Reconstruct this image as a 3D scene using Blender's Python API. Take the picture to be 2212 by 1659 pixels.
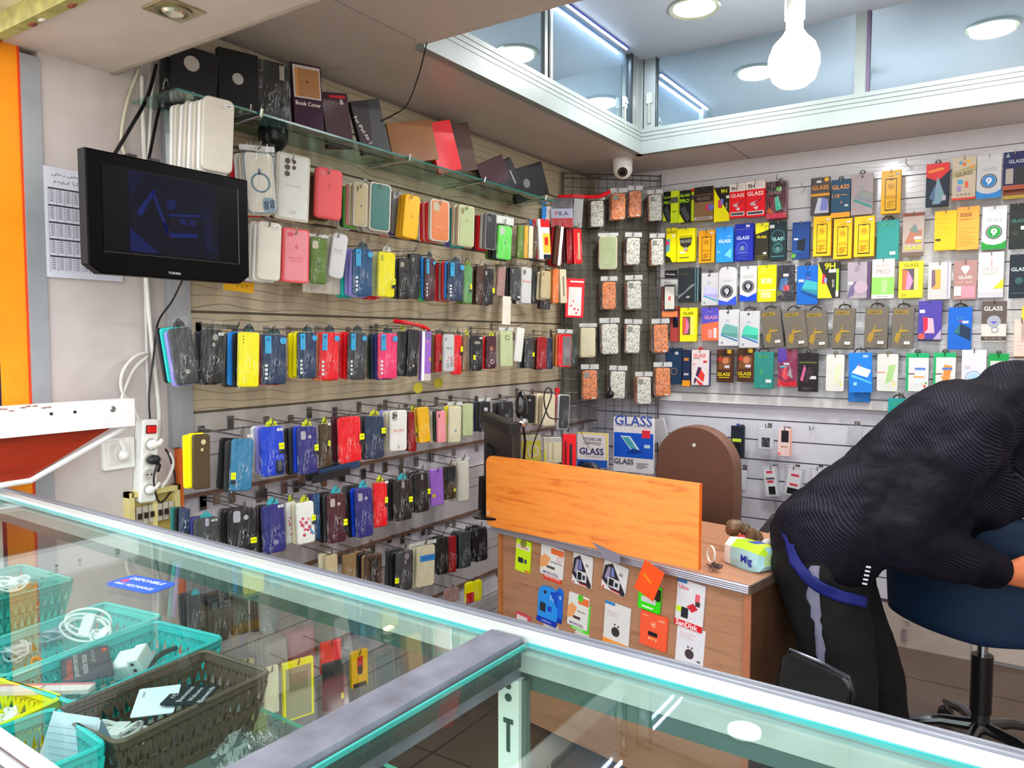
import bpy, math, random
from mathutils import Vector, Matrix, Euler
R = math.radians
random.seed(7)
for o in list(bpy.data.objects): bpy.data.objects.remove(o)
C = bpy.context.scene.collection
SC = bpy.context.scene

# ------------------------------------------------------------ camera
FPX, CX, CY = 1640.0, 1106.0, 829.5
PITCH, YAW = R(3.33), R(33.7)
CAM = Vector((2.07, 0.0, 1.45))
cd = bpy.data.cameras.new('camera'); cam = bpy.data.objects.new('camera', cd); C.objects.link(cam)
cd.sensor_width = 36.0; cd.lens = FPX/2212*36.0; cd.clip_start = 0.02
cam.location = CAM; cam.rotation_euler = (R(90)-PITCH, 0, YAW)
SC.camera = cam

def ray(px, py):
    a = (px-CX)/FPX; v = (CY-py)/FPX
    fh = math.cos(PITCH)+v*math.sin(PITCH); up = -math.sin(PITCH)+v*math.cos(PITCH)
    return Vector((-math.sin(YAW)*fh+math.cos(YAW)*a, math.cos(YAW)*fh+math.sin(YAW)*a, up))
def onx(px, py, x): d = ray(px, py); return CAM+d*((x-CAM.x)/d.x)
def ony(px, py, y): d = ray(px, py); return CAM+d*((y-CAM.y)/d.y)
def onz(px, py, z): d = ray(px, py); return CAM+d*((z-CAM.z)/d.z)
def att(px, py, t): return CAM+ray(px, py)*t
def onplane(px, py, P, n):
    d = ray(px, py); return CAM+d*((P-CAM).dot(n)/d.dot(n))

# ------------------------------------------------------------ world, lights, exposure
w = bpy.data.worlds.new('world'); SC.world = w; w.use_nodes = True
nt = w.node_tree; nt.nodes.clear()
bg = nt.nodes.new('ShaderNodeBackground'); wo = nt.nodes.new('ShaderNodeOutputWorld')
tc = nt.nodes.new('ShaderNodeTexCoord'); sp = nt.nodes.new('ShaderNodeSeparateXYZ'); cr = nt.nodes.new('ShaderNodeValToRGB')
cr.color_ramp.elements[0].position = 0.44; cr.color_ramp.elements[0].color = (0.62, 0.55, 0.50, 1)
cr.color_ramp.elements[1].position = 0.56; cr.color_ramp.elements[1].color = (0.93, 0.97, 1.0, 1)
mp = nt.nodes.new('ShaderNodeMapRange'); mp.inputs[1].default_value = -1; mp.inputs[2].default_value = 1
nt.links.new(tc.outputs['Generated'], sp.inputs[0]); nt.links.new(sp.outputs[2], mp.inputs[0])
nt.links.new(mp.outputs[0], cr.inputs[0]); nt.links.new(cr.outputs[0], bg.inputs[0]); nt.links.new(bg.outputs[0], wo.inputs[0])
bg.inputs[1].default_value = 2.1
def light(name, typ, loc, energy, color=(1, 1, 1), size=0.1, rot=(0, 0, 0), size_y=None):
    l = bpy.data.lights.new(name, typ); o = bpy.data.objects.new(name, l); C.objects.link(o)
    l.energy = energy; l.color = color; o.location = loc; o.rotation_euler = rot
    if typ == 'AREA':
        l.size = size
        if size_y: l.shape = 'RECTANGLE'; l.size_y = size_y
        else: l.shape = 'DISK'
    else: l.shadow_soft_size = size
    return o
WARMW = (1.0, 0.96, 0.9)
for k, (lx, ly) in enumerate(((0.92, 3.07), (1.93, 3.05), (2.9, 3.0), (1.93, 2.1))):
    light('downlight_lamp', 'AREA', (lx, ly, 2.79), 9, (1, .98, .94), .17)
SC.view_settings.view_transform = 'Standard'; SC.view_settings.look = 'None'
SC.view_settings.exposure = 0.80; SC.view_settings.gamma = 1.0
SC.view_settings.use_curve_mapping = False
SC.cycles.max_bounces = 10; SC.cycles.transparent_max_bounces = 24
SC.cycles.caustics_reflective = False; SC.cycles.caustics_refractive = False

# ------------------------------------------------------------ materials
def lin(h):
    h = h.lstrip('#'); c = [int(h[i:i+2], 16)/255 for i in (0, 2, 4)]
    return tuple((x/12.92 if x <= .04045 else ((x+.055)/1.055)**2.4) for x in c)
_M = {}
def _new(name):
    m = bpy.data.materials.new(name); m.use_nodes = True
    b = m.node_tree.nodes['Principled BSDF']; return m, m.node_tree, b
def mat(h, rough=.45, metal=0.0, var=.10, bump=0.0, scale=18, coat=0.0):
    k = (h, rough, metal, var, bump, scale, coat)
    if k in _M: return _M[k]
    m, t, b = _new('paint_'+h.strip('#'))
    c = lin(h); N = t.nodes; L = t.links
    tcn = N.new('ShaderNodeTexCoord'); nz = N.new('ShaderNodeTexNoise'); nz.inputs['Scale'].default_value = scale; nz.inputs['Detail'].default_value = 3
    L.new(tcn.outputs['Object'], nz.inputs['Vector'])
    rp = N.new('ShaderNodeValToRGB'); rp.color_ramp.elements[0].position = .3; rp.color_ramp.elements[1].position = .7
    rp.color_ramp.elements[0].color = (*[x*(1-var) for x in c], 1); rp.color_ramp.elements[1].color = (*[min(1, x*(1+var*.6)) for x in c], 1)
    L.new(nz.outputs['Fac'], rp.inputs[0]); L.new(rp.outputs[0], b.inputs['Base Color'])
    b.inputs['Roughness'].default_value = rough; b.inputs['Metallic'].default_value = metal
    if not metal: b.inputs['Specular IOR Level'].default_value = .32
    if coat: b.inputs['Coat Weight'].default_value = coat; b.inputs['Coat Roughness'].default_value = .12
    if bump:
        bp = N.new('ShaderNodeBump'); bp.inputs['Strength'].default_value = bump; bp.inputs['Distance'].default_value = .004
        L.new(nz.outputs['Fac'], bp.inputs['Height']); L.new(bp.outputs[0], b.inputs['Normal'])
    _M[k] = m; return m
def emit(h, s):
    k = ('e', h, s)
    if k in _M: return _M[k]
    m, t, b = _new('glow'); c = lin(h)
    b.inputs['Base Color'].default_value = (*(c if s > 1 else (.004, .004, .006)), 1); b.inputs['Specular IOR Level'].default_value = .1; b.inputs['Emission Color'].default_value = (*c, 1); b.inputs['Emission Strength'].default_value = s
    _M[k] = m; return m
def film(name, tint, gl, rough, bump, bscale, dist=.01, crease_glint=1.0):
    """clear sheet: mostly transparent with glossy wrinkles"""
    m, t, b = _new(name); N = t.nodes; L = t.links; N.remove(b)
    tr = N.new('ShaderNodeBsdfTransparent'); tr.inputs[0].default_value = (*tint, 1)
    g = N.new('ShaderNodeBsdfGlossy'); g.inputs['Roughness'].default_value = rough
    mx = N.new('ShaderNodeMixShader')
    fr = N.new('ShaderNodeLayerWeight'); pw = N.new('ShaderNodeMath'); pw.operation = 'POWER'; pw.inputs[1].default_value = 5.0
    ad = N.new('ShaderNodeMath'); ad.operation = 'MULTIPLY_ADD'; ad.inputs[1].default_value = .95; ad.inputs[2].default_value = .04*gl; ad.use_clamp = True
    L.new(fr.outputs['Facing'], pw.inputs[0]); L.new(pw.outputs[0], ad.inputs[0]); L.new(ad.outputs[0], mx.inputs[0])
    L.new(tr.outputs[0], mx.inputs[1]); L.new(g.outputs[0], mx.inputs[2]); L.new(mx.outputs[0], N['Material Output'].inputs[0])
    if bump:
        tcn = N.new('ShaderNodeTexCoord'); nz = N.new('ShaderNodeTexNoise'); nz.inputs['Scale'].default_value = bscale; nz.inputs['Detail'].default_value = 4
        mpn = N.new('ShaderNodeMapping'); mpn.inputs['Scale'].default_value = (1.6, 1, .35)
        L.new(tcn.outputs['Object'], mpn.inputs[0]); L.new(mpn.outputs[0], nz.inputs['Vector'])
        bp = N.new('ShaderNodeBump'); bp.inputs['Strength'].default_value = bump; bp.inputs['Distance'].default_value = dist
        L.new(nz.outputs['Fac'], bp.inputs['Height']); L.new(bp.outputs[0], g.inputs['Normal']); L.new(bp.outputs[0], fr.inputs['Normal'])
        # thin frosted creases, painted pale to show the highlights of the folds
        def mth(op, a, b_=None, c_=None):
            x = N.new('ShaderNodeMath'); x.operation = op
            for i, v in enumerate((a, b_, c_)):
                if v is None: continue
                if isinstance(v, (int, float)): x.inputs[i].default_value = v
                else: L.new(v, x.inputs[i])
            return x.outputs[0]
        n2 = N.new('ShaderNodeTexNoise'); n2.inputs['Scale'].default_value = bscale*1.5; n2.inputs['Detail'].default_value = 2; n2.inputs['Distortion'].default_value = 1.2; L.new(mpn.outputs[0], n2.inputs['Vector'])
        ln = mth('SUBTRACT', 1.0, mth('MULTIPLY', mth('ABSOLUTE', mth('SUBTRACT', n2.outputs['Fac'], .5)), 38.0)); ln = mth('MAXIMUM', ln, 0.0)
        n3 = N.new('ShaderNodeTexNoise'); n3.inputs['Scale'].default_value = 11; L.new(tcn.outputs['Object'], n3.inputs['Vector'])
        gate = mth('MAXIMUM', mth('MULTIPLY_ADD', n3.outputs['Fac'], 4.0, -1.9), 0.0); ln = mth('MULTIPLY', ln, mth('MINIMUM', gate, 1.0))
        di = N.new('ShaderNodeBsdfDiffuse'); di.inputs[0].default_value = (.85, .87, .88, 1); m3 = N.new('ShaderNodeMixShader')
        L.new(mth('MULTIPLY', ln, .62*crease_glint), m3.inputs[0]); L.new(mx.outputs[0], m3.inputs[1]); L.new(di.outputs[0], m3.inputs[2]); L.new(m3.outputs[0], N['Material Output'].inputs[0])
    return m
LID = film('tray_lid', (.95, .96, .95), .5, .1, 0, 1)
BAG = film('plastic_bag_film', (.95, .96, .95), .8, .12, 1.0, 26, .02)
CLEARTRAY = film('clear_tray', (.86, .86, .84), 2.2, .2, .3, 20, .004)
GLASS = film('counter_glass', (.90, .965, .945), 1.0, .015, 0, 1)
SHELFG = film('shelf_glass', (.72, .9, .84), 1.3, .03, 0, 1)
def mirror_glass():
    m, t, b = _new('mezzanine_glass'); N = t.nodes; L = t.links; N.remove(b)
    g = N.new('ShaderNodeBsdfGlossy'); g.inputs['Color'].default_value = (.66, .75, .80, 1); g.inputs['Roughness'].default_value = .02
    d = N.new('ShaderNodeBsdfDiffuse'); d.inputs['Color'].default_value = (*lin('#7d96a6'), 1)
    mx = N.new('ShaderNodeMixShader'); mx.inputs[0].default_value = .78
    L.new(d.outputs[0], mx.inputs[1]); L.new(g.outputs[0], mx.inputs[2]); L.new(mx.outputs[0], N['Material Output'].inputs[0])
    return m
MGLASS = mirror_glass()
def wavy(name, base, line, rough, scale=9.0, width=.06, dist=6.0, vec=(1, 1, 1), coat=0.0, bump=.0):
    m, t, b = _new(name); N = t.nodes; L = t.links
    tcn = N.new('ShaderNodeTexCoord'); mpn = N.new('ShaderNodeMapping'); mpn.inputs['Scale'].default_value = vec
    L.new(tcn.outputs['Object'], mpn.inputs[0])
    wv = N.new('ShaderNodeTexWave'); wv.bands_direction = 'Z'; wv.inputs['Scale'].default_value = scale
    wv.inputs['Distortion'].default_value = dist; wv.inputs['Detail'].default_value = 1; wv.inputs['Detail Scale'].default_value = .8
    L.new(mpn.outputs[0], wv.inputs['Vector'])
    rp = N.new('ShaderNodeValToRGB'); e = rp.color_ramp.elements
    e[0].position = 0; e[0].color = (1, 1, 1, 1); e[1].position = width; e[1].color = (0, 0, 0, 1)
    L.new(wv.outputs['Fac'], rp.inputs[0])
    nz = N.new('ShaderNodeTexNoise'); nz.inputs['Scale'].default_value = 3; L.new(tcn.outputs['Object'], nz.inputs['Vector'])
    mu = N.new('ShaderNodeMath'); mu.operation = 'MULTIPLY'; L.new(rp.outputs[0], mu.inputs[0]); L.new(nz.outputs['Fac'], mu.inputs[1])
    mx = N.new('ShaderNodeMixRGB'); mx.inputs[1].default_value = (*lin(base), 1); mx.inputs[2].default_value = (*lin(line), 1)
    L.new(mu.outputs[0], mx.inputs[0]); L.new(mx.outputs[0], b.inputs['Base Color'])
    b.inputs['Roughness'].default_value = rough
    if coat: b.inputs['Coat Weight'].default_value = coat; b.inputs['Coat Roughness'].default_value = .1
    if bump:
        bp = N.new('ShaderNodeBump'); bp.inputs['Strength'].default_value = bump; bp.inputs['Distance'].default_value = .01
        L.new(rp.outputs[0], bp.inputs['Height']); L.new(bp.outputs[0], b.inputs['Normal'])
    return m
def wood(name, c1, c2, rough=.4, vec=(1, 8, 8), scale=3.0, coat=.2, dist=5.0):
    m, t, b = _new(name); N = t.nodes; L = t.links
    tcn = N.new('ShaderNodeTexCoord'); mpn = N.new('ShaderNodeMapping'); mpn.inputs['Scale'].default_value = vec
    L.new(tcn.outputs['Object'], mpn.inputs[0])
    nz = N.new('ShaderNodeTexNoise'); nz.inputs['Scale'].default_value = scale; nz.inputs['Detail'].default_value = 6; nz.inputs['Distortion'].default_value = dist*.2
    L.new(mpn.outputs[0], nz.inputs['Vector'])
    wv = N.new('ShaderNodeTexNoise'); wv.inputs['Scale'].default_value = scale*7; wv.inputs['Detail'].default_value = 5; L.new(mpn.outputs[0], wv.inputs['Vector'])
    ad = N.new('ShaderNodeMath'); ad.operation = 'MULTIPLY_ADD'; ad.inputs[1].default_value = .35; L.new(wv.outputs['Fac'], ad.inputs[0]); L.new(nz.outputs['Fac'], ad.inputs[2])
    rp = N.new('ShaderNodeValToRGB'); e = rp.color_ramp.elements
    e[0].position = .45; e[0].color = (*lin(c2), 1); e[1].position = .72; e[1].color = (*lin(c1), 1)
    x = e.new(.56); x.color = (*[(a*.3+c*.7) for a, c in zip(lin(c2), lin(c1))], 1)
    L.new(ad.outputs[0], rp.inputs[0]); L.new(rp.outputs[0], b.inputs['Base Color']); b.inputs['Roughness'].default_value = rough
    b.inputs['Coat Weight'].default_value = coat; b.inputs['Coat Roughness'].default_value = .2
    return m
def spots(name, base, ring, core, scale):
    m, t, b = _new(name); N = t.nodes; L = t.links
    tcn = N.new('ShaderNodeTexCoord'); vo = N.new('ShaderNodeTexVoronoi'); vo.inputs['Scale'].default_value = scale
    nz = N.new('ShaderNodeTexNoise'); nz.inputs['Scale'].default_value = scale*1.4
    mxv = N.new('ShaderNodeMixRGB'); mxv.inputs[0].default_value = .012
    L.new(tcn.outputs['Object'], mxv.inputs[1]); L.new(nz.outputs['Color'], mxv.inputs[2]); L.new(tcn.outputs['Object'], nz.inputs['Vector']); L.new(mxv.outputs[0], vo.inputs['Vector'])
    rp = N.new('ShaderNodeValToRGB'); rp.color_ramp.interpolation = 'CONSTANT'; e = rp.color_ramp.elements
    e[0].position = 0; e[0].color = (*lin(core), 1); e[1].position = .22; e[1].color = (*lin(ring), 1)
    x = e.new(.38); x.color = (*lin(base), 1)
    L.new(vo.outputs['Distance'], rp.inputs[0]); L.new(rp.outputs[0], b.inputs['Base Color']); b.inputs['Roughness'].default_value = .35
    return m
LEO_O = spots('leopard_orange', '#f08a4c', '#3a1a10', '#b05a30', 135)
LEO_W = spots('leopard_white', '#e6e4da', '#202424', '#b4b8b0', 135)
def tiles(name, c1, mortar, sx, rough=.3, off=0.0, row=.6, width=.6, msize=.006):
    m, t, b = _new(name); N = t.nodes; L = t.links
    tcn = N.new('ShaderNodeTexCoord'); br = N.new('ShaderNodeTexBrick'); br.offset = off
    br.inputs['Scale'].default_value = sx; br.inputs['Brick Width'].default_value = width; br.inputs['Row Height'].default_value = row; br.inputs['Mortar Size'].default_value = msize
    br.inputs['Color1'].default_value = (*lin(c1), 1); br.inputs['Color2'].default_value = (*[x*.93 for x in lin(c1)], 1); br.inputs['Mortar'].default_value = (*lin(mortar), 1)
    L.new(tcn.outputs['Object'], br.inputs['Vector'])
    nz = N.new('ShaderNodeTexNoise'); nz.inputs['Scale'].default_value = 7; nz.inputs['Detail'].default_value = 6; L.new(tcn.outputs['Object'], nz.inputs['Vector'])
    mx = N.new('ShaderNodeMixRGB'); mx.blend_type = 'OVERLAY'; mx.inputs[0].default_value = .35
    L.new(br.outputs[0], mx.inputs[1]); L.new(nz.outputs['Fac'], mx.inputs[2]); L.new(mx.outputs[0], b.inputs['Base Color'])
    b.inputs['Roughness'].default_value = rough
    return m
ALU = mat('#b9bcc2', .3, .75, .08); CHROME = mat('#d8dade', .12, 1.0, .03); STEEL = mat('#9a9a98', .32, .9, .06)
ALUW = mat('#e4e6e2', .35, .15, .04)
BLACK = mat('#141416', .35, 0, .1, coat=.3); WHITE = mat('#f2f1ee', .4, 0, .04)

# ------------------------------------------------------------ mesh builder
class MB:
    def __init__(s): s.v = []; s.f = []; s.mi = []; s.ms = []; s.T = Matrix()
    def _m(s, m):
        if m not in s.ms: s.ms.append(m)
        return s.ms.index(m)
    def add(s, vs, fs, m):
        k = len(s.v); i = s._m(m); T = s.T
        s.v += [tuple(T @ Vector(v)) for v in vs]
        for f in fs: s.f.append(tuple(k+j for j in f)); s.mi.append(i)
        return s
    def box(s, a, b, m):
        x0, y0, z0 = a; x1, y1, z1 = b
        return s.add([(x0, y0, z0), (x1, y0, z0), (x1, y1, z0), (x0, y1, z0), (x0, y0, z1), (x1, y0, z1), (x1, y1, z1), (x0, y1, z1)],
                     [(0, 3, 2, 1), (4, 5, 6, 7), (0, 1, 5, 4), (1, 2, 6, 5), (2, 3, 7, 6), (3, 0, 4, 7)], m)
    def cbox(s, c, d, m): return s.box([c[i]-d[i]/2 for i in range(3)], [c[i]+d[i]/2 for i in range(3)], m)
    def prism(s, pts, y0, y1, m, ch=0.0):
        """outline pts (x,z) ccw seen from the front (-y); extruded y0 (front) .. y1 (back); ch = chamfer on the front"""
        n = len(pts); vs = []; fs = []
        cx = sum(p[0] for p in pts)/n; cz = sum(p[1] for p in pts)/n
        rings = []
        if ch:
            wx = max(p[0] for p in pts)-min(p[0] for p in pts); wz = max(p[1] for p in pts)-min(p[1] for p in pts)
            sx = 1-2*ch/max(wx, 1e-6); sz = 1-2*ch/max(wz, 1e-6)
            rings.append([(cx+(x-cx)*sx, y0, cz+(z-cz)*sz) for x, z in pts]); rings.append([(x, y0+ch, z) for x, z in pts])
        else: rings.append([(x, y0, z) for x, z in pts])
        rings.append([(x, y1, z) for x, z in pts])
        for r in rings: vs += r
        fs.append(tuple(range(n))); q = len(rings)
        for k in range(q-1):
            for i in range(n): j = (i+1) % n; fs.append((k*n+j, k*n+i, (k+1)*n+i, (k+1)*n+j))
        fs.append(tuple((q-1)*n+i for i in reversed(range(n))))
        return s.add(vs, fs, m)
    def rrect(s, cx, cz, w, h, r, y0, y1, m, ch=0.0, seg=4, rot=0.0):
        r = min(r, w/2-1e-5, h/2-1e-5); pts = []
        for (qx, qz, a0) in ((w/2-r, -h/2+r, -90), (w/2-r, h/2-r, 0), (-w/2+r, h/2-r, 90), (-w/2+r, -h/2+r, 180)):
            for k in range(seg+1):
                a = R(a0+90*k/seg); x = qx+r*math.cos(a); z = qz+r*math.sin(a)
                if rot: x, z = x*math.cos(rot)+z*math.sin(rot), -x*math.sin(rot)+z*math.cos(rot)
                pts.append((cx+x, cz+z))
        return s.prism(pts, y0, y1, m, ch)
    def disc(s, cx, cz, r, y0, y1, m, n=16, rz=None):
        rz = rz or r
        return s.prism([(cx+r*math.cos(2*math.pi*k/n), cz+rz*math.sin(2*math.pi*k/n)) for k in range(n)], y0, y1, m)
    def ring(s, cx, cz, r0, r1, y0, y1, m, n=24, sz=1.0):
        vs = []; fs = []
        for k in range(n):
            a = 2*math.pi*k/n; c, q = math.cos(a), math.sin(a)*sz
            vs += [(cx+r0*c, y0, cz+r0*q), (cx+r1*c, y0, cz+r1*q), (cx+r1*c, y1, cz+r1*q), (cx+r0*c, y1, cz+r0*q)]
        for k in range(n):
            a = 4*k; b = 4*((k+1) % n)
            for i in range(4): j = (i+1) % 4; fs.append((a+i, a+j, b+j, b+i))
        return s.add(vs, fs, m)
    def tube(s, pts, r, m, n=8, closed=False):
        P = [Vector(p) for p in pts]; N = len(P); vs = []; fs = []
        rr = r if isinstance(r, (list, tuple)) else [r]*N
        up = Vector((0, 0, 1)); prev = None
        for i, p in enumerate(P):
            d = (P[(i+1) % N]-P[i-1]) if closed else (P[min(i+1, N-1)]-P[max(i-1, 0)])
            d.normalize()
            if prev is None:
                a = d.cross(up) if abs(d.dot(up)) < .95 else d.cross(Vector((1, 0, 0)))
            else: a = prev-d*prev.dot(d)
            a.normalize(); b = d.cross(a); prev = a
            for k in range(n):
                t = 2*math.pi*k/n; vs.append(p+(a*math.cos(t)+b*math.sin(t))*rr[i])
        M = N if closed else N-1
        for i in range(M):
            for k in range(n):
                j = (i+1) % N; l = (k+1) % n; fs.append((i*n+k, i*n+l, j*n+l, j*n+k))
        if not closed: fs.append(tuple(reversed(range(n)))); fs.append(tuple((N-1)*n+k for k in range(n)))
        return s.add(vs, fs, m)
    def lathe(s, prof, m, c=(0, 0, 0), n=20, axis='z', caps=True):
        vs = []; fs = []
        for (r, z) in prof:
            for k in range(n):
                a = 2*math.pi*k/n; p = (r*math.cos(a), r*math.sin(a), z)
                if axis == 'y': p = (p[0], p[2], p[1])
                if axis == 'x': p = (p[2], p[0], p[1])
                vs.append((c[0]+p[0], c[1]+p[1], c[2]+p[2]))
        for i in range(len(prof)-1):
            for k in range(n): l = (k+1) % n; fs.append((i*n+k, i*n+l, (i+1)*n+l, (i+1)*n+k))
        if caps: fs.append(tuple(reversed(range(n)))); fs.append(tuple((len(prof)-1)*n+k for k in range(n)))
        return s.add(vs, fs, m)
    def ell(s, c, r, m, nu=14, nv=10, Rm=None):
        vs = []; fs = []; c = Vector(c)
        for i in range(nv+1):
            t = math.pi*i/nv
            for k in range(nu):
                a = 2*math.pi*k/nu; p = Vector((r[0]*math.sin(t)*math.cos(a), r[1]*math.sin(t)*math.sin(a), r[2]*math.cos(t)))
                if Rm: p = Rm @ p
                vs.append(c+p)
        for i in range(nv):
            for k in range(nu): l = (k+1) % nu; fs.append((i*nu+k, (i+1)*nu+k, (i+1)*nu+l, i*nu+l))
        return s.add(vs, fs, m)
    def text(s, txt, cx, cz, wid, y, m, rot=0.0, hmax=None, depth=.0003, bold=.02):
        vs, fs, bw, bh = textmesh(txt, bold)
        k = wid/bw; kz = k
        if hmax and bh*k > hmax: kz = hmax/bh
        out = []
        for x, z in vs:
            X = (x-bw/2)*k; Z = (z-bh/2)*kz
            if rot: X, Z = X*math.cos(rot)+Z*math.sin(rot), -X*math.sin(rot)+Z*math.cos(rot)
            out.append((cx+X, y, cz+Z))
        return s.add(out, fs, m)
    def build(s, name, parent=None, smooth=True, loc=None, rot=None):
        me = bpy.data.meshes.new(name); me.from_pydata(s.v, [], s.f)
        for m in s.ms: me.materials.append(m)
        me.polygons.foreach_set('material_index', s.mi)
        if smooth:
            me.polygons.foreach_set('use_smooth', [True]*len(s.f)); me.update()
            try: me.set_sharp_from_angle(angle=R(35))
            except Exception: pass
        me.update(); o = bpy.data.objects.new(name, me); C.objects.link(o)
        if parent: o.parent = parent
        if loc is not None: o.location = loc
        if rot is not None: o.rotation_euler = rot
        return o
_TX = {}
def textmesh(txt, bold):
    k = (txt, bold)
    if k in _TX: return _TX[k]
    cu = bpy.data.curves.new('t', 'FONT'); cu.body = txt; cu.resolution_u = 2; cu.offset = bold
    ob = bpy.data.objects.new('t', cu); C.objects.link(ob)
    dg = bpy.context.evaluated_depsgraph_get(); me = bpy.data.meshes.new_from_object(ob.evaluated_get(dg))
    vs = [(v.co.x, v.co.y) for v in me.vertices]; fs = [tuple(p.vertices) for p in me.polygons]
    bpy.data.objects.remove(ob); bpy.data.curves.remove(cu); bpy.data.meshes.remove(me)
    x0 = min(v[0] for v in vs); y0 = min(v[1] for v in vs); x1 = max(v[0] for v in vs); y1 = max(v[1] for v in vs)
    r = ([(a-x0, b-y0) for a, b in vs], fs, max(x1-x0, 1e-3), max(y1-y0, 1e-3)); _TX[k] = r; return r
SEEN = set()
def tag(o, label, cat, group=None, kind=None):
    if label in SEEN: print('DUPLABEL', label)
    n = len(label.split())
    if n < 4 or n > 16: print('LABELLEN', n, label)
    SEEN.add(label)
    o['label'] = label; o['category'] = cat
    if group: o['group'] = group
    if kind: o['kind'] = kind
    return o
def struct(o): o['kind'] = 'structure'; return o
def empty(name, loc, rz=0, rot=None):
    o = bpy.data.objects.new(name, None); C.objects.link(o); o.empty_display_size = .05
    o.location = loc; o.rotation_euler = rot or (0, 0, rz); return o

# ============================================================ THE SETTING
ZC, ZU = 2.37, 2.81        # dropped ceiling, upper ceiling
OX, OY0, OY1 = .495, 1.86, 3.50   # the opening in the dropped ceiling
XR = 3.3
PLASTER = mat('#cdc3c0', .75, 0, .08, .25, 9)
CEILM = mat('#c9bcb6', .33, 0, .06, .0, 3)
UPM = mat('#c0c7cf', .5, 0, .03)
b = MB(); b.box((-.12, .96, 0), (0, 4.08, 2.9), PLASTER); struct(b.build('wall_left', smooth=False))
b = MB(); b.box((0, 3.96, 0), (XR, 4.08, 2.9), mat('#c9c4c6', .6, 0, .05)); struct(b.build('wall_back', smooth=False))
b = MB(); b.box((XR, .9, 0), (XR+.12, 4.08, 2.9), PLASTER); struct(b.build('wall_right', smooth=False))
b = MB(); b.box((-6, -8, -.06), (9, .12, 0), mat('#c4bbae', .8, 0, .15)); struct(b.build('floor', smooth=False))
b = MB(); b.box((-3, .12, -.06), (6, 4.08, 0), tiles('floor_tile', '#5a4a3f', '#342b26', 1.0, .35, 0, .4, .4, .006)); struct(b.build('floor', smooth=False))
# dropped ceiling: sheets around the opening, with dark seams
b = MB(); sm = mat('#5d5552', .6)
def sheet(x0, y0, x1, y1):
    b.box((x0+.003, y0+.003, ZC), (x1-.003, y1-.003, ZC+.02), CEILM)
for x0, x1 in ((0, OX), (OX, 1.6), (1.6, 2.7), (2.7, XR)): sheet(x0, 1.17, x1, OY0)
sheet(0, OY0, OX, 2.58); sheet(0, 2.58, OX, OY1)
for x0, x1 in ((0, .9), (.9, 2.1), (2.1, XR)): sheet(x0, OY1, x1, 3.96)
b.box((0, 1.17, ZC+.012), (OX, 3.96, ZC+.02), sm); b.box((OX, OY1, ZC+.012), (XR, 3.96, ZC+.02), sm); b.box((OX, 1.17, ZC+.012), (XR, OY0, ZC+.02), sm)
struct(b.build('ceiling', smooth=False))
b = MB(); b.box((0, 1.17, ZU), (XR, 3.96, ZU+.03), UPM); struct(b.build('ceiling', smooth=False))
b = MB(); b.box((OX, OY0-.03, ZC-.002), (XR, OY0+.004, ZU), CEILM); struct(b.build('trim_1', smooth=False))
# soffit over the entrance with its rounded back lip
b = MB(); SOF = mat('#cfc1ba', .6, 0, .06, .1, 12)
b.box((-.12, .86, 2.17), (XR, 1.15, 2.42), SOF)
b.tube([(-.02, 1.15, 2.185), (XR, 1.15, 2.185)], .018, mat('#a89a90', .5), 12)
b.box((0, 1.14, 2.19), (XR, 1.17, 2.42), SOF)
struct(b.build('ceiling', smooth=False))
b = MB(); rust = mat('#8a4a35', .8, 0, .5, .6, 40)
b.box((-.3, .74, 2.20), (XR, .86, 2.5), mat('#d8cfae', .7, 0, .25, .3, 10))
b.box((-.3, .835, 2.155), (XR, .862, 2.2), mat('#a8a060', .7, 0, .3, .5, 30))
for k in range(26):
    x = -.1+k*.03+random.uniform(-.01, .01); b.ell((x, .855, 2.168+random.uniform(-.01, .012)), (.022, .01, .008), rust if k % 3 else mat('#e8e0d8', .7), 8, 5)
struct(b.build('trim_2'))
# entrance jamb: orange post, grey post, outer guide
b = MB(); b.box((-.10, .85, 0), (0.0, .917, 2.17), mat('#ff9a18', .45, 0, .06)); b.box((-.004, .912, 0), (.003, .917, 2.17), mat('#e24a20', .5)); struct(b.build('trim_3', smooth=False))
b = MB(); b.box((-.10, .917, 0), (.006, .962, 2.155), mat('#a6abb0', .4, .3, .05)); struct(b.build('trim_4', smooth=False))
b = MB(); b.box((-.14, .835, 0), (-.001, .85, 2.3), mat('#2c1a34', .6)); b.box((-.5, .815, 0), (-.035, .835, 2.3), mat('#6d6b3c', .8, 0, .5, .5, 30)); struct(b.build('trim_5', smooth=False))

# ---- slatwall on the left wall
WAVE_L = wavy('slat_panel_beige', '#b5a88c', '#4a4236', .38, 5.0, .05, 9.0, (1, .8, 2.0), coat=.25)
LAV = mat('#aaa4a6', .4, 0, .05); BROWN = mat('#705446', .5, 0, .2); WHT = mat('#c4c0c8', .4, 0, .04)
def slat(name, zs, x1, mats, y0=1.355, y1=3.955):
    q = MB()
    for (z0, z1), m in zip(zs, mats):
        q.box((0.001, y0, z0), (x1, y1, z1), m)
    return struct(q.build(name, smooth=False))
gl = [1.232, 1.534, 1.85, 2.047, 2.2]
b = MB()
zs = [(1.236, 1.53), (1.538, 1.846), (1.854, 2.043), (2.051, 2.196), (2.204, 2.36)]
for z0, z1 in zs:
    b.box((0.001, 1.355, z0), (.020, 3.955, z1), WAVE_L)
    b.box((.001, 1.355, z0-.007), (.012, 3.955, z0), mat('#6a6252', .6))
b.box((.001, 1.285, 1.135), (.024, 1.352, 2.37), mat('#a2a6a9', .35, .3, .04))
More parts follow.
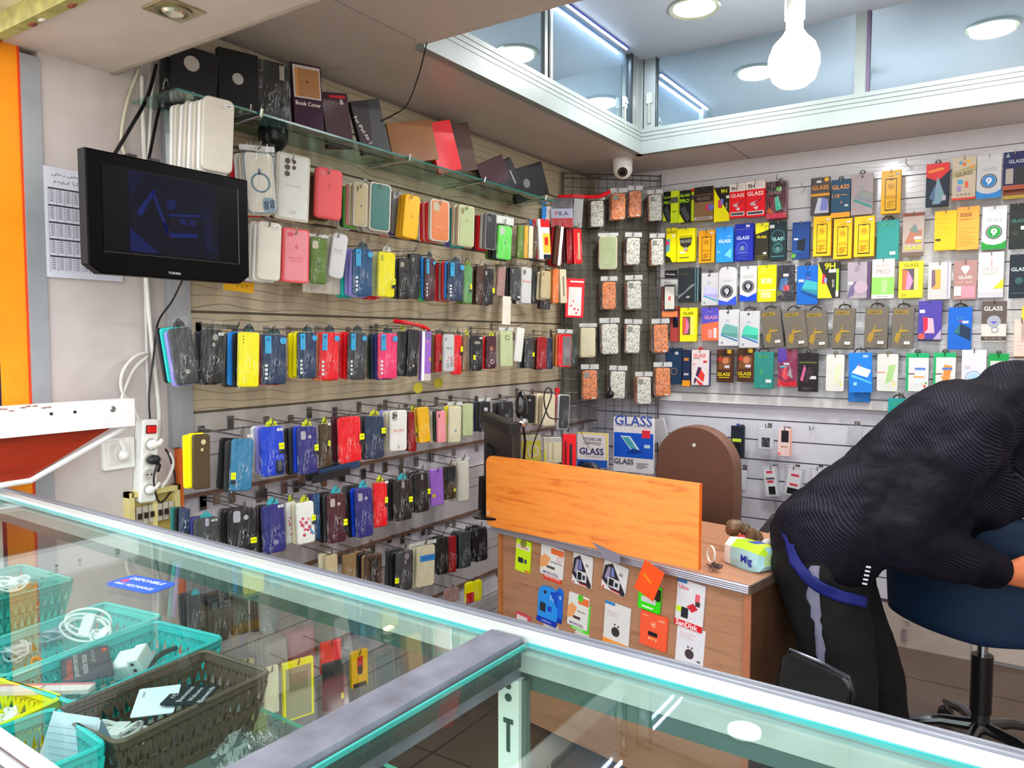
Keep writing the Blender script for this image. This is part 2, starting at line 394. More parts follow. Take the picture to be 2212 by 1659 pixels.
# lower boards: wide board, brown lip, white strip with clips
zl = [.05, .352, .665, .98]
for i, z in enumerate(zl):
    top = 1.228 if i == 3 else zl[i+1]-.05
    b.box((.001, 1.31, z+.012), (.030, 3.955, top-.06), LAV)
    b.box((.001, 1.31, z), (.036, 3.955, z+.012), BROWN)
    b.box((.001, 1.31, z-.05), (.012, 3.955, z-.002), WHT)
    b.box((.001, 1.31, top-.055), (.018, 3.955, top), mat('#b3aca4', .4, 0, .06) if i == 3 else WHT)
    b.box((.0295, 1.31, z+.118), (.0305, 3.955, z+.122), mat('#6c6460', .6)); b.box((.0295, 1.31, z+.158), (.0303, 3.955, z+.160), mat('#7c7470', .6))
    for k in range(15):
        y = 1.42+k*.17; b.box((.012, y, z-.04), (.016, y+.022, z), STEEL)
struct(b.build('wall_left', smooth=False))
# ---- back wall boards
WAVE_B = wavy('slat_panel_white', '#d9d9dc', '#f6f4f6', .25, 6.0, .07, 9.0, (.8, 1, 2.2), coat=.5, bump=.3)
b = MB(); z = 1.165
while z < 2.27:
    b.box((.002, 3.94, z+.003), (XR, 3.959, min(z+.1015, 2.285)), WAVE_B); z += .1035
b.box((.002, 3.952, 1.16), (XR, 3.9595, 2.28), mat('#a9a9ae', .6))
b.box((.002, 3.93, 2.287), (XR, 3.959, 2.369), mat('#d6d2d6', .4, 0, .03))
b.box((.002, 3.915, 1.118), (XR, 3.959, 1.163), mat('#e9e7e6', .35, 0, .03))
LW = mat('#d3d2dc', .4, 0, .04)
zz = [1.115, 1.037, .934, .831, .728, .625, .522, .419, .316, .213]
for a, c in zip(zz[1:], zz[:-1]): b.box((.002, 3.94, a+.006), (1.93, 3.959, c-.001), LW)
b.box((.002, 3.951, .2), (1.93, 3.9595, 1.115), mat('#77747c', .6))
for zt in (.02, .32, .62, .92):
    for xt in (1.94, 2.35, 2.76): b.box((xt, 3.948, zt), (xt+.405, 3.959, min(zt+.295, 1.11)), mat('#cfc0b4', .3, 0, .05))
b.box((.002, 3.948, .0), (1.93, 3.959, .2), mat('#b9aca2', .4, 0, .08))
struct(b.build('wall_back', smooth=False))

# ---- mezzanine window band around the opening
FRM = mat('#87918f', .4, .1, .04); GRV = mat('#4c5456', .5)
b = MB()
# left run (x = OX)
b.box((OX-.03, OY0, ZC-.012), (OX+.006, OY1+.03, ZC+.05), FRM)
b.box((OX-.025, OY0, ZC+.052), (OX-.002, OY1, ZC+.068), FRM); b.box((OX-.03, OY0, ZC+.07), (OX-.008, OY1, ZC+.094), FRM)
b.box((OX-.03, OY1-.05, ZC+.05), (OX+.002, OY1, ZU), FRM)
b.box((OX-.026, 2.60, ZC+.094), (OX-.004, 2.66, ZU), FRM); b.box((OX-.004, 2.625, ZC+.094), (OX+.001, 2.637, ZU), mat('#22262a', .5))
b.box((OX-.004, 3.385, ZC+.094), (OX+.002, 3.40, ZU), mat('#1d2128', .5)); b.box((OX-.02, 3.40, ZC+.094), (OX, 3.45, ZU), mat('#8f9698', .3, .5))
for zg in (ZC+.05, ZC+.069, ZC+.088): b.box((OX-.001, OY0, zg), (OX+.0065, OY1, zg+.0025), GRV); b.box((OX, OY1-.0066, zg), (XR, OY1+.001, zg+.0025), GRV)
b.box((OX-.01, OY0, ZC+.05), (OX+.0055, OY1, ZC+.108), FRM); b.box((OX, OY1-.0056, ZC+.05), (XR, OY1+.01, ZC+.108), FRM)
# back run (y = OY1)
b.box((OX-.03, OY1-.006, ZC-.012), (XR, OY1+.03, ZC+.05), FRM)
b.box((OX, OY1+.002, ZC+.052), (XR, OY1+.022, ZC+.068), FRM); b.box((OX, OY1+.008, ZC+.07), (XR, OY1+.03, ZC+.094), FRM)
b.box((OX-.002, OY1-.002, ZC+.05), (OX+.075, OY1+.03, ZU), FRM); b.box((OX+.075, OY1-.003, ZC+.094), (OX+.08, OY1+.002, ZU), mat('#22262a', .5))
b.box((OX+.012, OY1-.005, ZC+.11), (OX+.016, OY1, ZU), mat('#22262a', .5))
for xp in (1.46, 2.45): b.box((xp, OY1+.001, ZC+.094), (xp+.05, OY1+.024, ZU), FRM); b.box((xp+.045, OY1-.003, ZC+.094), (xp+.058, OY1+.004, ZU), mat('#5b4f68', .5))
fr = struct(b.build('window_1', smooth=False))
b = MB(); b.box((OX-.022, OY0, ZC+.09), (OX-.014, OY1-.02, ZU), MGLASS); b.build('pane', fr, smooth=False)
b = MB(); b.box((OX+.05, OY1+.012, ZC+.09), (XR, OY1+.02, ZU), MGLASS); b.build('pane', fr, smooth=False)
for p, m_ in (((OX+.002, 3.31, ZC+.19), 'x'), ((OX+.045, OY1-.004, ZC+.25), 'y')):
    q = MB(); q.cbox((0, 0, 0), (.012, .03, .05) if m_ == 'x' else (.03, .012, .05), mat('#b3b8b4', .3, .4)); q.lathe([(.008, 0), (.008, .014)], ALU, (0, 0, 0), 10, m_)
    q.cbox((.0, .0, -.07), (.01, .014, .1) if m_ == 'x' else (.014, .01, .1), mat('#9aa39c', .3, .4)); q.build('window_handle', fr, loc=p)
# LED strip on the upper ceiling beside the left glass
b = MB(); b.box((OX+.004, 2.62, ZU-.008), (OX+.018, 3.32, ZU-.001), mat('#3e57d6', .4))
for k in range(46): b.cbox((OX+.011, 2.63+k*.015, ZU-.010), (.007, .009, .004), emit('#e8f0ff', 14))
tag(b.build('led_strip', smooth=False), 'thin strip of white LED dots along the upper ceiling edge', 'light strip')
light('led_lamp', 'AREA', (OX+.012, 2.97, ZU-.016), 2.2, (.7, .8, 1), .01, (0, 0, 0), .7)
# downlights
def downlight(x, y, label):
    r = empty('downlight', (x, y, ZU)); tag(r, label, 'ceiling light', 'round downlights in the upper ceiling')
    q = MB(); q.lathe([(.086, 0), (.100, 0), (.106, -.006), (.1, -.012), (.086, -.008)], mat('#c7c9ac', .35, .4), (0, 0, 0), 36, 'z', False); q.build('trim_ring', r)
    q = MB(); q.lathe([(.001, -.003), (.086, -.003), (.086, -.006), (.001, -.0075)], emit('#fffdf6', 9), (0, 0, 0), 36); q.build('diffuser', r)
downlight(.92, 3.07, 'round glowing downlight with a metal ring, left of the bulb')
downlight(1.93, 3.05, 'round glowing downlight with a metal ring, right of the bulb')
# bulb
r = empty('light_bulb', (1.402, 2.73, 2.65)); tag(r, 'big glowing white bulb hanging from a white socket below the ceiling', 'light bulb')
q = MB(); q.lathe([(.03, -.008), (.033, -.02), (.033, -.115), (.028, -.12)], mat('#e6e4e0', .4), n=24); q.lathe([(.012, 0), (.012, -.01)], WHITE, n=12); q.cbox((-.034, 0, -.03), (.004, .008, .006), STEEL); q.build('socket', r)
q = MB(); q.tube([(0, 0, -.01), (0, 0, ZU-2.65)], .0022, WHITE, 6); q.build('cord', r)
q = MB(); q.lathe([(.027, -.12), (.028, -.15), (.04, -.17), (.068, -.2), (.083, -.24), (.084, -.27), (.07, -.315), (.045, -.335), (.002, -.343)], emit('#f2f8ff', 26), n=28); q.build('globe', r)
# soffit spot
r = empty('spotlight', (.512, 1.006, 2.17)); tag(r, 'square brushed metal spotlight set in the entrance soffit', 'ceiling light')
q = MB(); q.rrect(0, 0, .095, .095, .004, 0, .004, mat('#a89676', .3, .6)); q.T = Matrix.Rotation(R(-90), 4, 'X')
q2 = MB(); q2.T = Matrix.Rotation(R(90), 4, 'X'); q2.rrect(0, 0, .095, .095, .004, 0, .004, mat('#a89676', .3, .6), .001); q2.ring(0, 0, .03, .038, -.004, .002, mat('#8c8460', .25, .7)); q2.build('plate', r, loc=(0, 0, -.004))
q = MB(); q.lathe([(.001, -.012), (.02, -.011), (.03, -.002), (.03, 0)], mat('#cfc8b4', .15, .7), n=20); q.build('lens', r)
# camera dome
r = empty('security_camera', (.352, 3.596, ZC)); tag(r, 'white dome security camera on the ceiling above the corner grid', 'security camera')
q = MB(); q.lathe([(.05, 0), (.052, -.012), (.05, -.03), (.047, -.034)], WHITE, n=28); q.build('mount', r)
q = MB(); q.ell((0, 0, 0), (.05, .05, .05), WHITE, 24, 16); q.build('shell', r, loc=(.003, -.004, -.05))
q = MB(); q.lathe([(.0225, 0), (.0245, .012), (.021, .018), (.001, .018)], mat('#17181a', .2), n=24)
for k in range(12): q.ell((.0165*math.cos(k*math.pi/6), .0165*math.sin(k*math.pi/6), .0185), (.0014, .0014, .0012), mat('#c8c8cc', .2), 6, 4)
q.lathe([(.009, .018), (.008, .022), (.001, .023)], mat('#06070a', .05), n=16)
o = q.build('lens', r, loc=(.0, -.0, -.05)); dv = (CAM-Vector((.352, 3.596, 2.30))).normalized(); dv.z -= .3; dv.normalize(); o.location = Vector((.003, -.004, -.05))+dv*.038; o.rotation_euler = dv.to_track_quat('Z', 'Y').to_euler()
# thin wire from the ceiling to the shelf
def wire(name, pts, rad, m, label, cat='cable', n=8, sub=6):
    P = [Vector(p) for p in pts]; out = []
    for i in range(len(P)-1):
        a = P[max(i-1, 0)]; p0 = P[i]; p1 = P[i+1]; d = P[min(i+2, len(P)-1)]
        for k in range(sub):
            t = k/sub; out.append(.5*((2*p0)+(-a+p1)*t+(2*a-5*p0+4*p1-d)*t*t+(-a+3*p0-3*p1+d)*t*t*t))
    out.append(P[-1]); q = MB(); q.tube(out, rad, m, n); return tag(q.build(name), label, cat)
wire('wire', [onz(922, 93, 2.365), onx(905, 160, .44), onx(880, 225, .36), onx(850, 248, .3), onx(822, 262, .22)], .0022, BLACK, 'thin black wire hanging from the ceiling edge to the glass shelf')

# ============================================================ GOODS ON HOOKS
PAL = {'clear': '#d9d3c6', 'white': '#f0efec', 'cream': '#e2d8b8', 'beige': '#c4b28c', 'pale green': '#c3cf9e', 'black': '#1b1b1e', 'dark grey': '#3a3c40',
       'grey': '#8d8f92', 'light grey': '#cfd0d2', 'red': '#f01424', 'dark red': '#a30d18', 'coral': '#ff5f68', 'pink': '#ff9aa6', 'hot pink': '#ff3c78',
       'salmon': '#f0525a', 'orange': '#f08244', 'amber': '#f5b80e', 'gold': '#d9a52a', 'yellow': '#fff000', 'lime': '#62d455', 'green': '#5f9e5c',
       'olive': '#5b7c28', 'dark green': '#233c34', 'teal': '#2c7d78', 'turquoise': '#20c2bc', 'sky blue': '#2a93f0', 'blue': '#0a3fd0', 'navy': '#23395a',
       'deep blue': '#0d4f80', 'indigo': '#2c2c7c', 'steel blue': '#2f7ba6', 'purple': '#6a4fae', 'violet': '#8f8bd8', 'lilac': '#9b68c8', 'burgundy': '#4a1a28',
       'brown': '#4a2c20', 'olive brown': '#4e3d26', 'mauve': '#a8807c', 'maroon': '#3a0d1c', 'kraft': '#8c6d48', 'silver': '#b9bcc0', 'transparent': None}
def pm(name, rough=.42, coat=.06): return mat(PAL.get(name, name), rough, 0, .06, coat=coat)
RZ = {'L': R(90-16), 'B': 0.0, 'G': R(38), 'D': R(-9.9)}
DESK0 = Vector((.424, 2.307, 0))
ITEMS = []
def frame_at(plane, dist, cx, cy, yaw=None):
    """real position of a hung thing: the point of the given wall-parallel plane that is seen there"""
    if plane == 'L': P = onx(cx, cy, dist)
    elif plane == 'B': P = ony(cx, cy, 3.96-dist)
    elif plane == 'G':   # diagonal corner grid, from (0, 3.548) to (.45, 3.96)
        n = Vector((.412, -.45, 0)).normalized(); P = onplane(cx, cy, Vector((0, 3.548, 1))+n*dist, n)
    elif plane == 'D':
        n = Vector((math.sin(R(-9.9)), -math.cos(R(-9.9)), 0)); P = onplane(cx, cy, DESK0+n*dist, n)
    rz = RZ[plane] if yaw is None else yaw
    return P, rz
def size_at(P, rz, x0, x1, y0, y1):
    n = Vector((math.sin(rz), -math.cos(rz), 0)); cx, cy = (x0+x1)/2, (y0+y1)/2
    w = (onplane(x1, cy, P, n)-onplane(x0, cy, P, n)).length; h = (onplane(cx, y0, P, n)-onplane(cx, y1, P, n)).length
    return w, h
HOOKM = mat('#8f8d88', .25, .95, .05)
_hook = {}
def hook(plane, P, rz, top, length, label):
    """metal display hook: plate, arm and upturned tip, from the wall out past the goods"""
    key = round(length, 2)
    if key not in _hook:
        q = MB(); q.cbox((0, length, -.012), (.022, .003, .04), HOOKM)
        q.tube([(0, length, 0), (0, length*.5, -.004), (0, .012, -.008), (0, .004, -.004), (0, 0, .014)], .0021, HOOKM, 6)
        o = q.build('display_hook'); _hook[key] = o
    else:
        o = _hook[key].copy(); C.objects.link(o)
    n = Vector((math.sin(rz), -math.cos(rz), 0))
    o.location = Vector((P.x, P.y, top))+n*.014
    if plane == 'L' and o.location.y < 1.38: o.location.y = 1.38
    o.rotation_euler = (0, 0, {'L': R(90), 'B': 0, 'G': R(42.5), 'D': rz}[plane])
    return tag(o, label, 'hook', 'metal hooks on the slatted walls')
def cut(q, w, h, style, y, col, t):
    cm = mat(col, .35, 0, .05); dk = mat('#26262a', .2); u = w
    if style == 'sq': q.rrect(-w*.22, h*.34, w*.36, w*.42, w*.1, y-.0006, y, cm, .0002); 
    elif style == 'v': q.rrect(-w*.3, h*.36, w*.14, w*.34, w*.07, y-.0006, y, cm)
    elif style == 'vr': q.rrect(w*.02, h*.38, w*.16, w*.36, w*.08, y-.0006, y, cm)
    elif style == 'two': q.rrect(-w*.22, h*.33, w*.26, w*.42, w*.08, y-.0006, y, cm); q.disc(w*.12, h*.29, w*.09, y-.0006, y, cm)
    elif style == 'wide': q.rrect(0, h*.3, w*.5, w*.2, w*.05, y-.0006, y, cm)
    elif style == 'low': q.disc(w*.05, -h*.28, w*.11, y-.0006, y, cm)
    elif style == 'top2': q.disc(w*.1, h*.36, w*.14, y-.0006, y, cm, rz=w*.16); q.disc(w*.02, h*.22, w*.08, y-.0006, y, cm, rz=w*.1)
    elif style == 'dots':
        for k in range(3): q.disc(-w*.28, h*(.42-.055*k), w*.035, y-.0006, y, cm, 10)
    elif style == 'cam':
        q.rrect(-w*.24, h*.36, w*.3, w*.46, w*.1, y-.0006, y, mat('#b9b4ac', .3)); 
        for a, c in ((-.3, .4), (-.3, .33), (-.17, .37)): q.disc(w*a, h*c, w*.06, y-.0014, y-.0006, dk, 12)
    elif style == 'mod':
        q.rrect(w*.27, -h*.33, w*.34, h*.28, w*.08, y-.0012, y, mat('#1a1f38', .3), .0003)
        for k in range(3): q.disc(w*.27, -h*(.25+.06*k), w*.07, y-.0018, y-.0012, mat('#55595f', .2), 12)
    elif style == 'ph':
        q.rrect(0, 0, w*.78, h*.8, w*.1, y-.0006, y, mat('#a7a9ab', .3)); q.rrect(0, h*.0, w*.7, h*.66, w*.03, y-.001, y-.0006, cm)
    elif style == 'bars':
        for k in range(5): q.disc(w*(-.26+.0*k), h*(.38-.08*k), w*.04, y-.0006, y, dk, 8)
    elif style == 'apple': q.rrect(-w*.27, h*.4, w*.24, w*.16, w*.07, y-.0006, y, cm)
    elif style == 'flower':
        rn = random.Random(3)
        for k in range(16):
            a, c = rn.uniform(-.3, .34), rn.uniform(-.3, .12)
            q.disc(w*a, h*c, w*rn.uniform(.05, .1), y-.0005, y-.0001, mat(('#e0406c', '#f08aa6', '#c81e50')[k % 3], .4), 9)
        for k in range(3): q.disc(w*(.26+.06*k), -h*(.18+.05*k), w*.07, y-.0007, y-.0003, mat('#3c8ed0', .4), 9)
    elif style == 'bike':
        tm = mat('#40434c', .4); pk = mat('#d8406a', .4)
        q.ring(-w*.16, -h*.34, w*.13, w*.155, y-.0006, y, tm, 16); q.ring(w*.24, -h*.31, w*.12, w*.145, y-.0006, y, tm, 16)
        q.tube([(-w*.16, y-.0004, -h*.34), (-w*.06, y-.0004, -h*.2), (w*.2, y-.0004, -h*.18), (w*.24, y-.0004, -h*.31)], .0006, tm, 4)
        for a, c in ((.3, -.1), (.2, -.15), (-.05, -.12), (-.18, -.2), (.32, -.2)): q.disc(w*a, h*c, w*.06, y-.0007, y-.0002, pk, 8)
        q.rrect(-w*.3, h*.38, w*.12, w*.3, w*.06, y-.0006, y, cm)
        q.text('life is', 0, h*.14, w*.5, y-.0006, tm, bold=0)
    elif style == 'ring':
        bm = mat('#7fa9c9', .15, .8)
        q.ring(0, 0, w*.26, w*.32, y-.0012, y, bm, 32); q.rrect(-w*.02, h*.18, w*.09, h*.1, w*.03, y-.0012, y, bm)
        q.rrect(w*.22, -h*.36, w*.42, w*.46, w*.12, y-.001, y, mat('#94b3c8', .2, .4), .0003)
        for a, c in ((.12, -.33), (.12, -.4), (.32, -.31), (.32, -.38)): q.ring(w*a, h*c, w*.035, w*.065, y-.0025, y-.001, mat('#2c3c50', .2), 14)
        q.rrect(0, 0, w*.99, h*.99, w*.14, y+.0002, y+.002, bm)
        q.rrect(0, 0, w*.92, h*.95, w*.12, y-.0002, y+.001, pm('clear'))
    elif style == 'five':
        for a, c in ((-.22, .40), (-.22, .30), (-.22, .2), (0, .4), (0, .31)): q.disc(w*a, h*c, w*(.09 if a else .065), y-.0012, y, mat('#6e625c', .3, .3), 14); 
def draw(q, w, h, y, ops):
    """flat printing on a front: rectangles, discs, polygons, words; u,v in 0..1 of the front"""
    k = 0
    for op in ops:
        k += 1; yy = y-.0003*k
        t = op[0]; X = lambda u: (u-.5)*w; Z = lambda v: (v-.5)*h
        m = mat(op[-1], .4, 0, .03)
        if t == 'r': q.prism([(X(op[1]), Z(op[2])), (X(op[3]), Z(op[2])), (X(op[3]), Z(op[4])), (X(op[1]), Z(op[4]))], yy, y, m)
        elif t == 'p': q.prism([(X(op[1][i]), Z(op[1][i+1])) for i in range(0, len(op[1]), 2)], yy, y, m)
        elif t == 'd': q.disc(X(op[1]), Z(op[2]), op[3]*w, yy, y, m, 18)
        elif t == 'o': q.ring(X(op[1]), Z(op[2]), op[3]*w*.84, op[3]*w, yy, y, m, 22)
        elif t == 't': q.text(op[1], X(op[2]), Z(op[3]), op[4]*w, yy, m, R(op[5]) if len(op) > 6 else 0, hmax=h*.2)
        elif t == 'l': 
            for i in range(op[5]): 
                vv = op[2]-(op[2]-op[4])*i/max(op[5]-1, 1); u1 = op[1]+(op[3]-op[1])*(1, .7, .9, .55, .8)[i % 5]
                q.box((X(op[1]), yy, Z(vv)-h*.006), (X(u1), y, Z(vv)+h*.006), m)
def bagmesh(w, h, hh, t, seed, bulge=.008):
    rn = random.Random(seed); nx, nz = 6, 10; q = MB(); vs = []; fs = []
    for i in range(nz+1):
        for k in range(nx+1):
            u = k/nx; v = i/nz; e = min(u, 1-u, v*1.3, (1-v)*.8)*2
            vs.append(((u-.5)*w, -t/2-.001-bulge*min(1, e*1.6)*.5-rn.uniform(0, .0035)*(e > 0), -h/2+v*(h+hh)))
    for i in range(nz):
        for k in range(nx): a = i*(nx+1)+k; fs.append((a, a+1, a+nx+2, a+nx+1))
    return q.add(vs, fs, BAG)
def phone_case(P, rz, tilt, w, h, col, label, opt, name='phone_case', t=.011):
    """a phone case: rounded shell with raised rim; options add tray, bag, tags, sticker, lettering"""
    q = MB(); m = opt.get('mat') or pm(col, opt.get('rough', .38)); r = opt.get('r', .15)*w
    q.rrect(0, 0, w, h, r, -t/2, t/2, m, min(.003, w*.05), 5)
    if 'c' in opt: cut(q, w, h, opt['c'], -t/2, opt.get('cc', '#cfcac0'), t)
    if 'ops' in opt: draw(q, w*.94, h*.96, -t/2, opt['ops'])
    if 'txt' in opt:
        for (s_, u, v, ww, cc) in opt['txt']: q.text(s_, (u-.5)*w, (v-.5)*h, ww*w, -t/2-.0004, mat(cc, .4), hmax=h*.08, bold=0)
    if opt.get('logo'):
        lm = mat(opt['logo'], .4); zc = opt.get('lz', .16)*h
        q.disc(0, zc, w*.075, -t/2-.0004, -t/2, lm, 12, w*.085); q.disc(w*.02, zc+w*.115, w*.02, -t/2-.0004, -t/2, lm, 8, w*.035)
    o = q.build(name, loc=P, rot=(0, tilt, rz)); tag(o, label, opt.get('cat', 'phone case'), opt.get('g'))
    if opt.get('rim'):
        q = MB(); q.rrect(0, 0, w*1.12, h*1.05, r*1.2, -t*.35, t/2+.004, mat(PAL[opt['rim']], .25, 0, .03, coat=.6), .002, 5); q.build('tray', o)
        q = MB(); q.rrect(0, 0, w*1.07, h*1.03, r*1.1, -t/2-.003, -t/2-.0018, LID, .0, 4); q.build('clear_lid', o)
    if opt.get('bag'):
        hh = opt.get('hh', .16)*h; bw = opt.get('bw', 1.16)
        bagmesh(w*bw, h*1.05, hh, t, hash(label) % 999 if False else len(label)*7+int(w*1e5) % 97).build('plastic_bag', o)
        if opt['bag'] == 'card':
            q = MB(); q.rrect(0, h*.5+hh*.55, w*bw, hh*.75, .002, -.001, .001, mat('#cfd0d0', .4, 0, .08)); q.ring(0, h*.5+hh*.55, .004, .0055, -.002, .002, STEEL, 12); q.build('header_card', o)
    if opt.get('tab'):
        tc_, tx = opt['tab']; q = MB(); zz_ = h*.5+h*.055
        q.prism([(-w*.26, zz_-h*.04), (w*.26, zz_-h*.04), (w*.2, zz_+h*.05), (w*.08, zz_+h*.07), (-w*.08, zz_+h*.07), (-w*.2, zz_+h*.05)], -.0022, -.0008, mat(tc_, .4))
        q.ring(0, zz_+h*.06, .004, .007, -.0026, -.0006, mat(tc_, .4), 12)
        if tx: q.text(tx, 0, zz_-h*.015, w*.4, -.0026, mat('#0d8f96' if tc_ != '#e6ee10' else '#54580a', .4), hmax=h*.05)
        q.build('hang_tab', o)
    if opt.get('strip'):     # printed sleeve: pale blue strip, hexagon seal, row of little icons
        q = MB(); y = -t/2-.0045; bm = mat('#35a8e0', .35)
        q.prism([(-w*.42, h*.12), (-w*.16, h*.12), (-w*.16, h*.47), (-w*.42, h*.47)], y, y+.0005, bm); q.ring(-w*.29, h*.4, w*.035, w*.06, y-.0004, y, mat('#12294a', .4), 12)
        q.disc(w*.34, h*.38, w*.15, y, y+.0005, bm, 6)
        for k in range(4): q.cbox((-w*.37, y, -h*(.12+.085*k)), (w*.12, .0005, h*.05), mat('#d8dde2', .4))
        q.build('printed_sleeve', o)
    if opt.get('stk'):
        sx, sz = opt['stk']; q = MB(); y = -t/2-.005
        q.cbox((sx*w, y, sz*h), (w*.22, .0006, h*.13), mat('#e6ee10', .4)); q.cbox((sx*w, y, (sz-.12)*h), (w*.22, .0006, h*.07), mat('#2a2c30', .4)); q.text('CASE', sx*w, sz*h, w*.17, y-.0005, mat('#54580a', .4)); q.build('sticker', o)
    if opt.get('price'):
        sx, sz = opt['price']; q = MB(); q.cbox((sx*w, -t/2-.0052, sz*h), (w*.24, .0006, h*.05), WHITE); q.text('1PM4' if opt.get('pt') is None else opt['pt'], sx*w, sz*h, w*.16, -t/2-.0058, mat('#444444')); q.build('price_label', o)
    return o
def pack(P, rz, tilt, w, h, col, label, opt, name='boxed_screen_protector'):
    """a hanging retail box: bevelled carton with its printing, optional loop or round clip on top"""
    t = opt.get('t', .014); q = MB(); m = pm(col, .5) if col in PAL else mat(col, .5, 0, .05, coat=.03)
    q.rrect(0, 0, w, h, opt.get('r', .02)*w, -t/2, t/2, m, .0008, 3)
    if 'ops' in opt: draw(q, w, h, -t/2, opt['ops'])
    if opt.get('price'): sx, sz = opt['price']; q.cbox((sx*w, -t/2-.003, sz*h), (w*.26, .0006, h*.07), WHITE); q.text('9.99' if 0 else '....', sx*w, sz*h, w*.16, -t/2-.0036, mat('#555555'))
    o = q.build(name, loc=P, rot=(0, tilt, rz)); tag(o, label, opt.get('cat', 'screen protector'), opt.get('g'))
    if opt.get('loop'):
        q = MB(); rr = w*.26; pts = [(rr*math.cos(R(a)), 0, h/2+rr*.75*math.sin(R(a))) for a in range(0, 181, 15)]
        q.tube(pts, .0032, mat('#26221f', .4), 8); q.build('hang_loop', o)
    if opt.get('tabtop'):
        q = MB(); q.disc(0, h/2+w*.06, w*.14, -.001, .001, mat(opt['tabtop'], .4), 14); q.ring(0, h/2+w*.1, .003, .005, -.002, .002, STEEL, 10); q.build('hang_tab', o)
    if opt.get('bag'): bagmesh(w*1.08, h*1.04, h*.12, t, len(label)*3).build('plastic_bag', o)
    return o
def fit(*parts):
    for k in range(len(parts), 0, -1):
        t = ', '.join(p for p in parts[:k] if p)
        if len(t.split()) <= 16: return t
    return ' '.join(parts[0].split()[:16])
ORD = ['first', 'second', 'third', 'fourth', 'fifth', 'sixth', 'seventh', 'eighth']
def put(plane, x0, x1, y0, y1, kind, col, desc, row, tilt=0, d=None, st=(), sd=.014, yaw=None, hk=True, **opt):
    """hang one thing (and the ones of its stack behind it) where it really hangs off its wall"""
    d = d if d is not None else {'L': .19, 'B': .09, 'G': .06, 'D': .006}[plane]
    P, rz = frame_at(plane, d, (x0+x1)/2, (y0+y1)/2, yaw); w, h = size_at(P, rz, x0, x1, y0, y1)
    f = phone_case if kind == 'case' else pack
    cat = 'phone case' if kind == 'case' else 'screen protector'
    label = desc+((', '+row) if row else '')
    nm = opt.pop('name', None); kw = {'name': nm} if nm else {}
    opt['g'] = ('phone cases' if kind == 'case' else 'boxes and packs')+', '+(row or 'on the walls')
    o = f(P, rz, R(tilt), w, h, col, label, opt, **kw)
    top = P.z+h/2+(h*.1 if (opt.get('bag') or opt.get('loop') or opt.get('tab')) else -.008)
    nrm = {'L': Vector((1, 0, 0)), 'B': Vector((0, -1, 0)), 'G': Vector((.675, -.737, 0)), 'D': Vector((math.sin(RZ['D']), -math.cos(RZ['D']), 0))}[plane]
    short = desc; opt['g'] = ('phone cases' if kind == 'case' else 'boxes and packs')+', '+(row or 'on the walls')
    for i, c in enumerate(st):
        nd = d-sd*(i+1)
        if nd < .034: break
        rn = random.Random(int(x0*7+i)); Pb = P-nrm*sd*(i+1)+Vector((0, 0, rn.uniform(-.006, .004)))
        sub = {'rim': opt.get('rim')} if opt.get('rim') and c in ('clear', 'white') and i % 2 else {}
        if kind == 'case': phone_case(Pb, rz+R(rn.uniform(-5, 5)), R(tilt+rn.uniform(-1.5, 1.5)), w*.97, h*.99, c, fit(f'{c} case, {ORD[i]} behind {short}', row), dict(sub, cat='phone case', g=opt['g']), t=min(.011, sd*.8))
        else: pack(Pb, rz+R(rn.uniform(-2, 2)), R(tilt+rn.uniform(-1, 1)), w*.99, h*.99, c, fit(f'{c} box, {ORD[i]} behind {short}', row), dict(t=min(.012, sd*.85), cat=opt.get('cat', cat), g=opt['g']), name=nm or 'boxed_screen_protector')
    if hk and plane in 'LB': hook(plane, P, rz, top, d+(-.02 if plane == 'B' else -.02)+.014, fit(f'metal hook holding {short}', row))
    return o

# ---------------------------------------------------------------- LEFT WALL
T1 = 'top row of left wall'
K = 'case'
put('L', 437, 503, 212, 372, K, 'clear', 'clear phone case with tiny white label', 'stack above the television', 3, .27, ('white', 'clear', 'white', 'clear', 'white', 'clear', 'white'), .021, price=(.28, .4), r=.2)
put('L', 485, 512, 372, 478, 'pack', 'red', 'red and white carton half behind television', T1, 0, .12, ('white', 'light grey'), .02, cat='boxed phone case', name='boxed_phone_case', ops=[('r', .1, 0, .5, 1, '#f2efe8'), ('r', .55, .3, .9, .5, '#f0c020')])
put('L', 504, 526, 340, 462, 'pack', 'white', 'narrow white carton beside the ring case', T1, -2, .17, (), cat='boxed phone case', name='boxed_phone_case', ops=[('r', 0, 0, .25, 1, '#e02838')])
put('L', 529, 594, 330, 461, K, 'clear', 'clear case with blue metal ring', T1, -4, .24, ('clear', 'white', 'red'), .02, c='ring', bag='card', hh=.12, r=.16)
put('L', 600, 664, 337, 474, K, 'white', 'white case with five camera holes', T1, 3, .24, ('white', 'light grey', 'burgundy', 'white'), .012, c='five', rim='clear', r=.08, txt=[('For Note 20 Ultra', .5, .52, .5, '#9a9a9a'), ('LITE', .5, .1, .2, '#9a9a9a')])
put('L', 640, 680, 372, 479, K, 'beige', 'beige case half hidden behind white case', T1, 2, .13, (), rim='beige')
put('L', 684, 735, 367, 471, K, 'coral', 'coral pink case in clear tray', T1, 3, .22, ('olive brown', 'dark green'), .05, rim='salmon', logo='#e8505a', c='apple', cc='#f07a80')
put('L', 765, 792, 397, 487, K, 'beige', 'beige case at end of striped stack', T1, 2, .21, ('pale green', 'cream', 'pink', 'lime', 'dark green', 'white'), .013, rim='clear', logo='#6c7456', c='v', cc='#5a5040', lz=-.04)
put('L', 800, 841, 398, 498, K, 'teal', 'teal green case in clear tray', T1, 3, .21, ('clear', 'white', 'mauve', 'clear'), .015, rim='clear', logo='#357268', lz=0)
